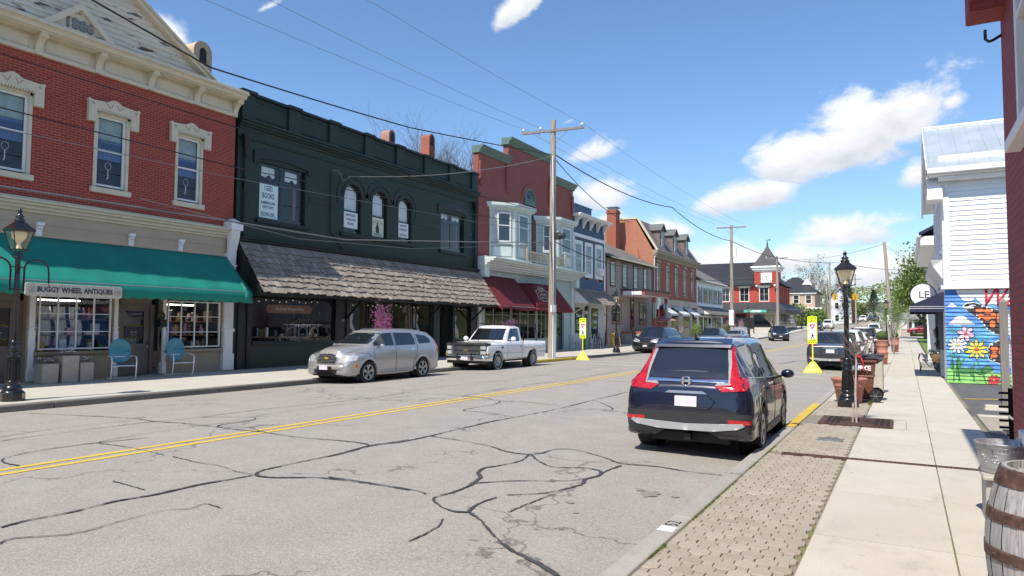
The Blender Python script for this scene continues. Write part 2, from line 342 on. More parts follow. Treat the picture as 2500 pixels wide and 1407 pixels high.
M('pole_wood',(.34,.29,.24),.85,var=.25,scale=6,bmp=.7,bscale=10,stretch=(5,5,.25),wear=(.16,.12,.09),wearamt=.66)
M('grey_post',(.22,.2,.185),.85,var=.25,scale=6,bmp=.5,stretch=(5,5,.3))
M('porcelain',(.7,.7,.7),.2)
M('cable_black',(.012,.012,.012),.6)
M('cable_grey',(.16,.17,.18),.5)
M('sign_yellow',(.78,.95,.02),.45,var=.03)
M('base_yellow',(.80,.78,.03),.5,var=.05)
M('curb_yellow',(.55,.38,.04),.75,var=.15,scale=6,bmp=.3,wear=(.36,.32,.27),wearamt=.6)
M('road_yellow',(.62,.42,.06),.8,var=.12,scale=4,bmp=.3,wear=(.27,.24,.2),wearamt=.62)
M('road_white',(.62,.60,.56),.8,var=.1,scale=5,wear=(.3,.28,.26),wearamt=.6)
M('tar',(.058,.055,.052),.6,var=.25,scale=10,bmp=.2)
M('stain',(.235,.215,.19),.85,var=.2,scale=10)
M('sign_white',(.8,.8,.8),.4,var=.02); M('sign_red',(.6,.02,.03),.4); M('ink_black',(.01,.01,.01),.5); M('ink_navy',(.02,.03,.06),.5)
M('bin_brown',(.17,.062,.038),.5,var=.1,scale=3); M('bin_lid',(.03,.025,.025),.45); M('rubber',(.013,.013,.013),.75,var=.2,bmp=.2)
M('moss',(.10,.14,.02),.95,var=.4,scale=20,bmp=.6)
M('leaf_spring',(.11,.18,.035),.6,var=.35,scale=1.2,spec=.3); M('leaf_fresh',(.15,.21,.055),.6,var=.3,scale=1.5,spec=.3)
M('leaf_dark',(.035,.065,.02),.6,var=.3,scale=2); M('leaf_olive',(.13,.17,.05),.7,var=.3,scale=.7); M('leaf_rust',(.15,.09,.055),.7,var=.3,scale=1)
M('bark',(.12,.10,.085),.9,var=.3,scale=4,bmp=.4); M('bark_pale',(.30,.26,.225),.9,var=.2,scale=4); M('twig_grey',(.20,.175,.15),.9,var=.2,scale=1)
M('redbud',(.40,.10,.27),.7,var=.25,scale=6); M('redbud_pale',(.6,.33,.44),.7,var=.2)
M('grass',(.13,.20,.035),.95,var=.35,scale=3,bmp=.6)
M('chrome',(.75,.76,.78),.08,metal=1,var=.03); M('trim_silver',(.42,.43,.44),.3,metal=.8,var=.05)
M('plate_blur',(.62,.58,.66),.5,var=.08,scale=12)
M('plastic_dark',(.028,.03,.032),.5,var=.1,scale=6)
M('lens_red',(.42,.006,.01),.06,coat=1,var=.45,scale=26); M('lens_deep',(.18,.006,.01),.1,coat=1); M('lens_clear',(.62,.62,.6),.06,metal=.35,var=.2,scale=20); M('lens_amber',(.6,.2,.03),.15)
M('signal_yellow',(.62,.36,.015),.45,var=.05)
M('curtain',(.8,.8,.78),.85,var=.15,scale=10,stretch=(1,6,.2)); M('curtain_blue',(.10,.17,.36),.8,var=.2,scale=6,stretch=(1,4,.2)); M('curtain_mint',(.36,.46,.42),.8)
M('paper_mint',(.60,.76,.78),.6,var=.03); M('paper_white',(.74,.78,.8),.6,var=.03); M('paper_cream',(.62,.66,.52),.6)
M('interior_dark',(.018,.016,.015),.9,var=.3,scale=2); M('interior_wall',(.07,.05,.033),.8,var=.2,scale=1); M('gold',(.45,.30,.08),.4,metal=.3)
M('wood_tan',(.30,.19,.10),.7,var=.2,scale=6,stretch=(1,1,4)); M('soil',(.05,.035,.025),.95)
M('stone_light',(.46,.42,.36),.8,var=.15,scale=3,bmp=.2); M('stone_grey',(.27,.27,.25),.8,var=.15,scale=3,bmp=.2)
M('skin',(.42,.24,.17),.5); M('cloth_black',(.015,.015,.02),.85); M('brick_step',(.38,.17,.10),.85,var=.15,scale=4)
glass('window_glass',(.85,.88,.9),trans=.05); glass('shop_glass',(.86,.88,.88),trans=.04)
glass('dark_glass',(.018,.022,.026)); glass('car_glass',(.012,.015,.018),rough=.01); glass('car_tint',(.10,.12,.13),trans=.06)
glass('lamp_glass',(.8,.78,.72),trans=.12,rough=.15)
def paint(name,c,metal=.0,rough=.28,flake=0,spec=.5):
    m,nt,b,out=_nt(name); b.inputs['Metallic'].default_value=metal; b.inputs['Roughness'].default_value=rough; b.inputs['Coat Weight'].default_value=1; b.inputs['Coat Roughness'].default_value=.02; b.inputs['Coat IOR'].default_value=1.42
    tc=node(nt,'ShaderNodeTexCoord').outputs['Object']; sp=node(nt,'ShaderNodeSeparateXYZ'); nt.links.new(tc,sp.inputs[0])
    dirt=node(nt,'ShaderNodeMapRange'); dirt.inputs[1].default_value=.25; dirt.inputs[2].default_value=.55; dirt.inputs[3].default_value=.45; dirt.inputs[4].default_value=0; nt.links.new(sp.outputs[2],dirt.inputs[0])
    dn=node(nt,'ShaderNodeMath',operation='MULTIPLY'); nt.links.new(dirt.outputs[0],dn.inputs[0]); nt.links.new(noise(nt,5,5),dn.inputs[1])
    nt.links.new(mixc(nt,dn.outputs[0],mixc(nt,ramp(nt,noise(nt,900,1),[(.4,0),(.65,1)]),c,tuple(min(1,x*(1+flake)+flake*.01) for x in c)),(.22,.2,.17)),b.inputs['Base Color'])
    bump(nt,b,noise(nt,1.6,2),.015,.2); MATS[name]=m
paint('paint_navy',(.004,.006,.022),.2,.25,.6); paint('paint_silver',(.42,.41,.395),.55,.3,.25); paint('paint_white',(.80,.80,.79),0,.3)
paint('paint_black',(.007,.008,.012),.2,.25,.5); paint('paint_grey',(.055,.055,.065),.6,.28,.4); paint('paint_red',(.22,.012,.02),.3,.28,.3); paint('paint_blue',(.05,.09,.18),.5,.3,.3); paint('paint_green',(.01,.05,.025),.2,.3)
def ground_mats():
    # asphalt: worn, light, speckled aggregate with hairline cracks and large faint blotches
    m,nt,b,out=_nt('asphalt'); tc=node(nt,'ShaderNodeTexCoord').outputs['Object']
    v=node(nt,'ShaderNodeTexVoronoi'); v.inputs['Scale'].default_value=90; nt.links.new(tc,v.inputs['Vector'])
    sx=node(nt,'ShaderNodeSeparateXYZ'); nt.links.new(v.outputs['Color'],sx.inputs[0])
    c=ramp(nt,sx.outputs[0],[(0,(.24,.215,.185)),(.3,(.335,.305,.26)),(.75,(.38,.345,.30)),(1,(.52,.475,.42))])
    c=mixc(nt,ramp(nt,noise(nt,260,2),[(.35,.5),(.6,0)]),c,(.15,.14,.13))
    c=mixc(nt,ramp(nt,noise(nt,.35,5,.6,stretch=(2.2,.5,1)),[(.35,0),(.7,.5)]),c,(.28,.26,.235))
    c=mixc(nt,ramp(nt,noise(nt,1.7,6,.65),[(.45,0),(.75,.35)]),c,(.42,.395,.36))
    w=node(nt,'ShaderNodeTexVoronoi',feature='DISTANCE_TO_EDGE'); w.inputs['Scale'].default_value=.55
    mp=node(nt,'ShaderNodeMix',data_type='VECTOR'); mp.inputs[0].default_value=.5; nt.links.new(tc,mp.inputs[4])
    nn=node(nt,'ShaderNodeTexNoise'); nn.inputs['Scale'].default_value=3; nn.inputs['Detail'].default_value=6; nt.links.new(tc,nn.inputs[0]); nt.links.new(nn.outputs[1],mp.inputs[5]); nt.links.new(mp.outputs[1],w.inputs['Vector'])
    gate=ramp(nt,noise(nt,.5,3),[(.44,0),(.54,.7)]); cr=ramp(nt,w.outputs[0],[(0,1),(.010,0)])
    f=node(nt,'ShaderNodeMath',operation='MULTIPLY'); nt.links.new(gate,f.inputs[0]); nt.links.new(cr,f.inputs[1])
    c=mixc(nt,f.outputs[0],c,(.06,.055,.05))
    nt.links.new(c,b.inputs['Base Color']); b.inputs['Roughness'].default_value=.85; b.inputs['Specular IOR Level'].default_value=.3
    h=node(nt,'ShaderNodeMath',operation='ADD'); nt.links.new(v.outputs[0],h.inputs[0]); nt.links.new(noise(nt,140,3),h.inputs[1]); bump(nt,b,h.outputs[0],.45,.006); MATS['asphalt']=m
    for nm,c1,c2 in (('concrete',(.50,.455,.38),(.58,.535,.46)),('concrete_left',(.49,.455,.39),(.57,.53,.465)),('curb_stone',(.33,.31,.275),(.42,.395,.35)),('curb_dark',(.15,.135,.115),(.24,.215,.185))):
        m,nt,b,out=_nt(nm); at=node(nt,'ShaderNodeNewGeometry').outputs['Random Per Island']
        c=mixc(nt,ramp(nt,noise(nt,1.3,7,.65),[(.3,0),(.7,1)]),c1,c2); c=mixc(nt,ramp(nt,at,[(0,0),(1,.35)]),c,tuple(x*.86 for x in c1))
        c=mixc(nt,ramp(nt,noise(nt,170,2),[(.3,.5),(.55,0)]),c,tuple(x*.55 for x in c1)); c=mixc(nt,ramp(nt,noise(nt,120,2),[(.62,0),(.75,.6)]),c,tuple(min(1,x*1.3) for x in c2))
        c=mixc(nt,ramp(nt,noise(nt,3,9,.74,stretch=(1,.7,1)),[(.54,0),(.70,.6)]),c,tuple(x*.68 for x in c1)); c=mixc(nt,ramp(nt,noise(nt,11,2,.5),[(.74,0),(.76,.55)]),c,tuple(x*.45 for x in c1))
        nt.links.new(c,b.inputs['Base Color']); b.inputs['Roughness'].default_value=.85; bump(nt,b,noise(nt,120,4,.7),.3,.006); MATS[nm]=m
    m,nt,b,out=_nt('paver'); at=node(nt,'ShaderNodeNewGeometry').outputs['Random Per Island']
    c=ramp(nt,at,[(0,(.33,.285,.225)),(.4,(.40,.35,.285)),(.7,(.365,.31,.245)),(1,(.45,.395,.325))]); c=mixc(nt,ramp(nt,noise(nt,150,3),[(.3,.6),(.6,0)]),c,(.16,.13,.1))
    c=mixc(nt,ramp(nt,noise(nt,1.5,5),[(.4,0),(.7,.4)]),c,(.36,.33,.27)); nt.links.new(c,b.inputs['Base Color']); b.inputs['Roughness'].default_value=.9; bump(nt,b,noise(nt,130,4),.5,.006); MATS['paver']=m
    m,nt,b,out=_nt('joint_sand'); c=mixc(nt,ramp(nt,noise(nt,2.2,5),[(.52,0),(.64,1)]),(.22,.19,.15),(.16,.17,.05)); nt.links.new(c,b.inputs['Base Color']); b.inputs['Roughness'].default_value=1; MATS['joint_sand']=m
    m,nt,b,out=_nt('earth'); c=mixc(nt,ramp(nt,noise(nt,.08,6),[(.35,0),(.65,1)]),(.09,.13,.035),(.17,.17,.09)); nt.links.new(c,b.inputs['Base Color']); b.inputs['Roughness'].default_value=1; MATS['earth']=m
ground_mats()
# ---------------------------------------------------------------- ground, road, pavements
def zg(Y):
    if Y<50: return 0
    if Y<80: return .25*((Y-50)/30)**1.5
    if Y<110: return .25+.016*(Y-80)
    if Y<215: return .73+.0285*(Y-110)
    return 3.72-.006*(Y-215)
def sp_(o): o['kind']='structure'; return o
XL0,XR0=-15.4,-1.8
def zr(X,Y): return zg(Y)+(.11*(1-((X+8.6)/6.8)**2) if XL0<X<XR0 else 0)
def ztop(X,Y):       # pavement tops either side
    if X<XL0: return zg(Y)+.13+max(0,(XL0-X))/5*(.05+max(0,Y-40)*.011)
    return zg(Y)+.13
YS=[-40,-20,-5,2,6,10,14,18,22,26,30,35,40,45,50,55,60,65,70,75,80,85,90,95,100,105,110,120,130,140,150,160,170,180,190,200,210,220,240,300,400]
mb=MB()
XS=[-900,-500,-300,-150,-80,-50,-30,-21,-15.6,-8.6,-1.6,1.1,8,20,50,100,200,400,900]
YE=YS[:-2]+[300,400,600,1000,2000]
def ze(X,Y): return zg(Y)-.12+(0 if -25<X<10 else min(9,.00012*(X+8)**2))
mb.grid(lambda a,b:(XS[round(a*(len(XS)-1))],YE[round(b*(len(YE)-1))],ze(XS[round(a*(len(XS)-1))],YE[round(b*(len(YE)-1))])),len(XS)-1,len(YE)-1)
sp_(mb.build('ground',G['earth']))
mb=MB(); XR=[XL0+i*(XR0-XL0)/16 for i in range(17)]
mb.grid(lambda a,b:(XR[round(a*16)],YS[round(b*(len(YS)-1))],zr(XR[round(a*16)],YS[round(b*(len(YS)-1))])),16,len(YS)-1)
sp_(mb.build('road',G['asphalt']))
mb=MB()
for x0,x1 in ((-90,XL0),(XR0,70)):
    mb.add([(x0,99,zg(99)+.004),(x1,99,zg(99)+.004),(x1,110,zg(110)+.004),(x0,110,zg(110)+.004)],[(0,1,2,3)])
sp_(mb.build('side_street',G['asphalt']))
# painted lines
def ribbon(mb,pts,w,dz,wob=0,rng=random):
    P=[]
    for i in range(len(pts)-1):     # smooth the polyline
        p0,p1,p2,p3=[Vector((*pts[max(0,min(len(pts)-1,i+k))],0)) for k in (-1,0,1,2)]
        n=max(2,int((p2-p1).length/.035)) if wob else max(1,int((p2-p1).length/1))
        n=min(n,90)
        for k in range(n):
            t=k/n; P.append(.5*((2*p1)+(p2-p0)*t+(2*p0-5*p1+4*p2-p3)*t*t+(3*p1-p0-3*p2+p3)*t**3))
    P.append(Vector((*pts[-1],0))); vs=[];ww=w
    for i,p in enumerate(P):
        d=(P[min(i+1,len(P)-1)]-P[max(0,i-1)]).normalized(); nrm=Vector((-d.y,d.x,0))
        if wob: p=p+nrm*rng.uniform(-wob,wob)*.35; ww=w*(1+.4*math.sin(i*.11+w*90)+.2*math.sin(i*.53)+rng.uniform(-.28,.28))
        for s_ in (-1,1):
            q=p+nrm*s_*ww/2; vs.append((q.x,q.y,zr(q.x,q.y)+dz))
    n=len(P); mb.add(vs,[(2*i,2*i+1,2*i+3,2*i+2) for i in range(n-1)])
random.seed(5)
mb=MB()
for x in (-8.83,-8.57):
    pts=[(x+.005*(y-4),y) for y in [-8,-4,0,2,4,6,8,10,14,18,22,26]+list(range(32,98,3))]
    ribbon(mb,pts,.105,.005)
    ribbon(mb,[(x+.45,y) for y in range(112,220,4)],.11,.006)
sp_(mb.build('lane_markings',G['road_yellow']))
mb=MB(); ribbon(mb,[(-1.95,27.85),(-8,30.1),(-15.2,32.3)],.12,.005); ribbon(mb,[(-1.95,25.8),(-8,28),(-15.2,30.2)],.12,.005)
ribbon(mb,[(-9.4,97),(-15,97)],.4,.005)
sp_(mb.build('crosswalk_lines',G['road_white']))
mb=MB(); rg=random.Random(3)
CR=[(0.034,[(-6.4,2.95),(-6.43,3.09),(-6.42,3.26),(-6.39,3.47),(-6.41,3.68),(-6.43,3.9),(-6.39,4.11),(-6.36,4.31),(-6.37,4.72),(-6.31,5.07),(-6.27,5.33)]),(0.031,[(-4.45,5.77),(-4.7,5.76),(-5.07,5.73),(-5.59,5.65),(-5.88,5.46),(-6.05,5.36),(-6.23,5.36),(-6.33,5.45),(-6.39,5.61),(-6.39,6.05),(-6.37,6.49),(-6.38,6.88),(-6.44,7.42),(-6.34,7.97),(-6.31,8.16)]),(0.024,[(-8.9,4.27),(-9.22,4.27),(-9.48,4.35),(-9.63,4.51),(-9.76,4.83),(-9.78,5.24),(-9.74,5.65),(-9.56,6.25)]),(0.02,[(-11.09,5.06),(-11.16,5.62),(-11.19,6.48),(-11.13,7.41),(-10.99,8.43),(-10.94,9.91),(-10.61,11.93),(-10.78,13.66)]),(0.015,[(-11.53,5.25),(-11.77,6.29),(-11.62,7.28)]),(0.012,[(-10.25,8.65),(-10.26,10.11),(-10.25,11.53),(-10.12,13.06)]),(0.024,[(-14.68,7.17),(-13.19,7.33),(-11.96,7.49),(-11.16,7.4),(-10.57,7.48),(-9.95,7.48),(-9.3,7.44),(-8.59,7.47),(-8.2,7.43),(-7.67,7.41),(-7.13,7.51),(-6.62,7.53),(-6.44,7.42)]),(0.024,[(-10.99,8.16),(-10.18,8.55),(-9.88,8.42),(-9.78,8.15),(-9.8,7.68),(-9.64,7.49)]),(0.016,[(-9.64,7.49),(-9.15,7.69),(-8.79,7.54),(-8.55,7.5)]),(0.016,[(-9.15,7.69),(-9.18,7.98),(-9.07,8.11)]),(0.012,[(-9.7,5.62),(-9.89,5.97),(-9.98,7.36),(-9.88,8.34)]),(0.015,[(-9.7,5.62),(-9.35,5.64),(-8.77,5.62),(-8.13,5.54)]),(0.012,[(-5.95,2.74),(-6.0,2.87),(-5.75,3.18),(-5.78,3.6),(-5.78,3.96),(-5.65,4.11),(-5.68,4.29),(-5.44,4.28)]),(0.012,[(-7.95,5.53),(-7.39,5.46),(-6.95,5.46),(-6.54,5.36),(-6.29,5.37)]),(0.012,[(-7.25,4.37),(-6.72,4.32),(-6.62,4.31)]),(0.029,[(-6.36,6.56),(-6.35,6.91),(-6.41,7.39),(-6.28,7.9),(-6.25,8.64),(-6.27,9.01),(-6.28,9.73),(-6.29,10.42),(-6.22,11.11),(-6.16,11.96)]),(0.024,[(-6.13,12.04),(-6.13,13.16),(-6.17,14.44),(-6.2,17.05)]),(0.024,[(-6.25,8.56),(-5.69,8.51),(-5.1,8.37),(-4.67,8.16),(-4.39,8.16),(-4.26,8.33),(-4.24,8.63),(-4.11,8.83),(-3.84,8.78),(-3.42,8.55),(-3.13,8.36),(-2.74,8.46),(-2.32,8.42),(-1.91,8.49)]),(0.034,[(-4.36,8.18),(-4.24,7.75),(-4.31,7.34),(-4.38,7.12),(-4.33,6.89),(-4.16,6.65),(-4.05,6.22),(-4.04,5.94),(-4.07,5.72),(-4.05,5.62),(-3.86,5.46),(-3.66,5.38),(-3.52,5.43)]),(0.029,[(-4.31,8.15),(-3.99,7.81),(-3.73,7.65),(-3.45,7.83),(-3.25,7.82),(-3.14,7.7),(-3.12,7.51),(-3.17,7.28),(-3.1,7.04),(-3.2,6.62),(-3.29,6.43),(-3.54,6.17)]),(0.029,[(-3.52,5.43),(-3.59,5.72),(-3.58,6.03)]),(0.029,[(-3.1,8.24),(-3.13,7.93),(-3.13,7.61)]),(0.02,[(-4.07,6.41),(-3.76,6.76),(-3.32,7.09),(-3.2,7.3)]),(0.034,[(-3.5,5.42),(-3.29,5.28),(-3.02,5.02),(-2.73,4.78),(-2.5,4.67),(-2.27,4.55),(-2.15,4.48)]),(0.024,[(-5.54,5.73),(-4.93,5.78),(-4.42,5.79),(-4.22,5.74)]),(0.02,[(-10.87,13.71),(-9.69,13.78),(-8.45,13.64),(-7.79,13.25),(-7.05,13.39),(-6.13,13.16),(-5.58,13.08),(-5.19,13.32),(-5.75,14.18),(-6.05,14.53)]),(0.02,[(-7.79,13.25),(-7.61,12.8),(-7.59,11.94),(-7.52,11.41),(-7.02,11.39),(-6.22,11.17)]),(0.015,[(-9.07,13.69),(-9.25,15.31),(-9.38,17.32),(-9.05,19.3),(-9.19,22.23),(-9.45,25.3)]),(0.015,[(-9.39,12.42),(-9.19,13.39),(-8.45,13.64)]),(0.015,[(-11.11,14.0),(-11.06,15.26),(-10.82,17.9),(-10.78,22.31)]),(0.012,[(-9.13,15.12),(-9.26,20.37),(-9.28,26.67)]),(0.012,[(-3.45,4.47),(-3.46,4.71),(-3.5,4.96),(-3.59,5.13)]),(0.012,[(-3.22,5.64),(-3.19,6.23),(-3.12,6.86)])]
for w,pts in CR: ribbon(mb,pts,w,.009,.018,rg)
for i in range(16):       # seams farther up the street
    x=rg.uniform(-14,-3); y=rg.uniform(26,95); pts=[(x,y)]
    for k in range(6): x+=rg.uniform(-.9,.9); y+=rg.uniform(1,3.5); pts.append((max(-14.5,min(-2.5,x)),y))
    ribbon(mb,pts,rg.uniform(.025,.06),.009,.02,rg)
sp_(mb.build('tar_seams',G['tar']))
mb=MB()      # oil spots
for (x,y,r) in ((-2.35,7.1,.13),(-2.5,7.2,.06),(-2.1,7.15,.05),(-2.9,6.3,.05),(-2.7,6.0,.03),(-11.9,7.6,.08),(-3.6,5.6,.04)):
    n=14; vs=[(x,y,zr(x,y)+.006)]+[(x+r*rg.uniform(.5,1.2)*math.cos(2*PI*i/n),y+1.2*r*rg.uniform(.5,1.2)*math.sin(2*PI*i/n),zr(x,y)+.006) for i in range(n)]
    mb.add(vs,[(0,i+1,(i+1)%n+1) for i in range(n)])
sp_(mb.build('oil_stains',G['stain']))
# right-hand pavement ------------------------------------------------
YD=9.72   # trench drain
def slab(mb,x0,x1,y0,y1,zf,g=.006,th=.2,r=.004):
    ny=max(1,int((y1-y0)/4))
    for k in range(ny):
        a=y0+(y1-y0)*k/ny+g/2*(k==0); b=y0+(y1-y0)*(k+1)/ny-g/2*(k==ny-1)
        vs=[(x,y,zf(x,y)+dz) for dz in (-th,0) for (x,y) in ((x0+g/2,a),(x1-g/2,a),(x1-g/2,b),(x0+g/2,b))]
        mb.add(vs,[(4,5,6,7),(0,1,5,4),(1,2,6,5),(2,3,7,6),(3,0,4,7)])
mb=MB(); jY=[-6,-4.2,-2.4,-.6,1.2,3.0,4.45,6.05,7.75,YD-.06]
for a,b in zip(jY,jY[1:]):
    slab(mb,-.68,.27,a,b,ztop,.012)
    slab(mb,.27,1.1,a,b,ztop,.012)
jY=[YD+.06,11.2,12.9,14.2,15.6,17.2,19,20.8,22.6,24.4,26.4,28.4,30.4,32.6,35,37.4,40,43,46,49,52,55,58,61,64,68,72,76,80,84,88,92,96,99]
for i,(a,b) in enumerate(zip(jY,jY[1:])):
    hole=abs(a-12.9)<.01
    x0=-.68 if b<18 else -1.6
    if a>=17: slab(mb,-1.6,-.68,a,b,ztop,.012); x0=-.68
    if hole: slab(mb,-.04,.27,a,b,ztop,.012)
    else: slab(mb,x0,.27,a,b,ztop,.012)
    slab(mb,.27,1.02,a,b,ztop,.012)
slab(mb,-1.35,-.04,14.2,14.24,ztop); slab(mb,-.22,-.04,13.0,14.2,ztop,.004)
sp_(mb.build('right_pavement',G['concrete']))
mb=MB(); zf=lambda x,y:zg(y)+.108
slab(mb,-1.66,1.1,-6,99,zf,0,.15); sp_(mb.build('joint_bed',G['joint_sand']))
mb=MB()
for y0 in range(-6,99,3): slab(mb,-1.8,-1.62,y0,y0+3,ztop,.008,.3)
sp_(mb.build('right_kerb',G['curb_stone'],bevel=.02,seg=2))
mb=MB(); vs=[]; 
for i in range(9):
    y=12.3+i*.5; vs+=[(-1.803,y,.02),(-1.803,y,.112),(-1.785,y,.1345),(-1.63,y,.1345)]
mb.add(vs,[(4*i+k,4*i+4+k,4*i+5+k,4*i+1+k) for i in range(8) for k in range(3)]); sp_(mb.build('yellow_kerb_paint_right',G['curb_yellow']))
# pavers: octagons with square keys
mb=MB(); rg=random.Random(9); a,b,p=.155,.075,.115; top=.13
def pav(cx,cy,pts):
    g=.955; dz=rg.uniform(-.003,.003); tx,ty=rg.uniform(-.012,.012),rg.uniform(-.012,.012); n=len(pts); vs=[]
    for s_,z in ((g,top-.03),(g,top-.006),(g-.07,top)):
        for (x,y) in pts: vs.append((cx+x*s_,cy+y*s_,z+dz+(x*tx+y*ty)))
    mb.add(vs,[tuple(range(2*n,3*n))]+[(k*n+i,k*n+(i+1)%n,(k+1)*n+(i+1)%n,(k+1)*n+i) for k in range(2) for i in range(n)])
octp=[(a/2,b/2),(b/2,a/2),(-b/2,a/2),(-a/2,b/2),(-a/2,-b/2),(-b/2,-a/2),(b/2,-a/2),(a/2,-b/2)]; sqp=[(b/2,b/2),(-b/2,b/2),(-b/2,-b/2),(b/2,-b/2)]
def pavers(x0,x1,y0,y1,hole=None,cut=None):
    i=0; nx=int((x1-x0)/p)
    for i in range(nx+1):
        for j in range(int((y1-y0)/p)+1):
            cx,cy=x0+p*(i+.25),y0+p*(j+.5)
            if cx>x1 or cy>y1: continue
            if hole and hole(cx,cy): continue
            pts=octp if (i+j)%2 else sqp
            q=[(max(x0+.004-cx,min(x1-.004-cx,x*1.0)),y) for x,y in pts]
            pav(cx,cy,q)
pavers(-1.6,-.69,2.0,YD-.1,lambda x,y:(x+1.06)**2+(y-4.35)**2<.03)
pavers(-1.6,-.69,YD+.1,12.9,lambda x,y:(x+1.02)**2/.04+(y-11.28)**2/.05<1)
pavers(-1.6,-.69,14.3,17.6)
pavers(1.12,2.4,13.3,15.7)
sp_(mb.build('pavers',G['paver']))
# asphalt car park between the brick wall and the white house
mb=MB(); mb.add([(1.02,15.75,.112),(12,15.75,.08),(12,25.4,.0),(1.02,25.4,.09)],[(0,1,2,3)]); mb.add([(1.1,9.7,.105),(12,9.7,.1),(12,15.75,.08),(1.1,15.75,.11)],[(0,1,2,3)]); sp_(mb.build('car_park',G['asphalt_dark'] if 'asphalt_dark' in G else M('asphalt_dark',(.10,.10,.10),.85,var=.3,scale=6,bmp=.5,bscale=90)))
mb=MB(); mb.add([(1.15,19.5,.112),(3.2,20.6,.104),(3.2,20.75,.104),(1.15,19.65,.112)],[(0,1,2,3)]); sp_(mb.build('car_park_line',G['curb_yellow']))
mb=MB(); slab(mb,1.13,2.6,15.7,15.95,lambda x,y:.14,.0); mb.box(1.35,2.6,17.2,17.5,.09,.2,taper=.03); mb.box(1.75,1.95,17.25,17.5,.2,.27,taper=.02); sp_(mb.build('broken_kerb',G['concrete'],bevel=.01))
# left-hand pavement
mb=MB(); yy=-3
rg=random.Random(2)
while yy<99:
    L_=2.7 if yy<50 else 5
    for x0,x1 in ((-20.5,-17.9),(-17.9,-15.56)): slab(mb,x0,x1,yy,min(99,yy+L_),ztop,.010)
    yy+=L_

sp_(mb.build('left_pavement',G['concrete_left']))
mb=MB(); slab(mb,-20.4,-15.5,-3,99,lambda x,y:ztop(x,y)-.02,0,.1); sp_(mb.build('joint_bed_left',G['joint_sand']))
mb=MB()
for y0 in range(-4,99,2):
    slab(mb,-15.57,-15.4,y0,y0+2,ztop,.01,.3)
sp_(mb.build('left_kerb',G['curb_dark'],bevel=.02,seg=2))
mb=MB(); vs=[]
for i in range(11):
    y=28.0+i*.75; vs+=[(-15.395,y,.02),(-15.395,y,.115),(-15.42,y,.1345),(-15.57,y,.1345)]
mb.add(vs,[(4*i+k,4*i+4+k,4*i+5+k,4*i+1+k) for i in range(10) for k in range(3)]); sp_(mb.build('yellow_kerb_paint_left',G['curb_yellow']))
mb=MB(); slab(mb,-34,-15.4,110,330,lambda x,y:zg(y)+.12,0,.3); sp_(mb.build('far_left_pavement',G['concrete_left']))
mb=MB(); mb.grid(lambda a,b:(-1.6+a*30,111+b*200,zg(111+b*200)+.1+a*.4),6,20); sp_(mb.build('grass_verge',G['grass']))
mb=MB(); slab(mb,-1.2,.4,110.5,300,lambda x,y:zg(y)+.16,0,.3); sp_(mb.build('far_right_pavement',G['concrete']))
# hills at the end of the street
def hill(name,x0,x1,y,h,seed,col):
    mb=MB(); rg=random.Random(seed); ph=[rg.uniform(0,6) for _ in range(6)]
    def f(a,b):
        x=x0+(x1-x0)*a; e=math.sin(PI*b); hh=h*(.75+.2*math.sin(a*5+ph[0])+.1*math.sin(a*13+ph[1]))*min(1,6*a,6*(1-a))
        return (x,y+b*160,zg(400)-1+hh*e+rg.uniform(-.5,.5)*e)
    mb.grid(f,70,12); sp_(mb.build(name,col))
hill('hills',-700,500,420,26,1,M('wooded_slope',(.11,.12,.065),.95,var=.6,scale=.12,bmp=1,bscale=.4))
# ---------------------------------------------------------------- left side of the street
L=FL(-20.4)
def at(v): return Vector(v)
def bld(name,label,y,x=-20.4,z=.15): return thing(name,label,'building',(x,y,z))
def solid(mb,x0,x1,y0,y1,z0,z1): return mb.box(x0,x1,y0,y1,z0,z1)
def goods(mb,rg,y0,y1,x0,x1,z,n,hmax=.4):     # assorted small objects standing on a shelf
    for i in range(n):
        y=rg.uniform(y0,y1); x=rg.uniform(x0,x1); h=rg.uniform(.08,hmax); k=rg.random()
        if k<.4: mb.box(x,x+rg.uniform(.05,.2),y,y+rg.uniform(.06,.25),z,z+h)
        elif k<.75: mb.lathe([(.03,0),(.07,h*.2),(.08,h*.5),(.03,h*.8),(.045,h)],(x,y,z),8)
        else: mb.sphere((x,y,z+h*.5),h*.5,8,6)
def room(b,F,u0,u1,z0,z1,d,wallm='interior_dark',rg=None,cols=('paper_white','wood_tan','redbud','gold','chair_blue','terracotta'),shelves=(.0,.5,1.0),n=14,floor=True):
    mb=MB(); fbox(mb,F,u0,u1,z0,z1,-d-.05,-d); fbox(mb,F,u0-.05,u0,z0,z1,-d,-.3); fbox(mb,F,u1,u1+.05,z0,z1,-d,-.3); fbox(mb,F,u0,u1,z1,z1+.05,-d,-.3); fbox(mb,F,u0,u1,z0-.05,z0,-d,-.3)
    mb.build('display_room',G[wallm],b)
    if rg:
        for c in cols:
            mb=MB()
            for s in shelves:
                for i in range(max(1,n//len(cols))):
                    u=rg.uniform(u0+.1,u1-.25); dd=rg.uniform(-d*.75,-.45); h=rg.uniform(.08,.38); w=rg.uniform(.05,.22)
                    if rg.random()<.5: fbox(mb,F,u,u+w,z0+s,z0+s+h,dd,dd+w)
                    else:
                        q=F(u,z0+s,dd); mb.lathe([(.03,0),(.07,h*.25),(.08,h*.5),(.03,h*.8),(.045,h)],q,8)
            mb.build('goods',G[c],b)
        mb=MB()
        for s in shelves[1:]: fbox(mb,F,u0,u1,z0+s-.025,z0+s,-d*.8,-.42)
        mb.build('shelf',G['wood_tan'],b)
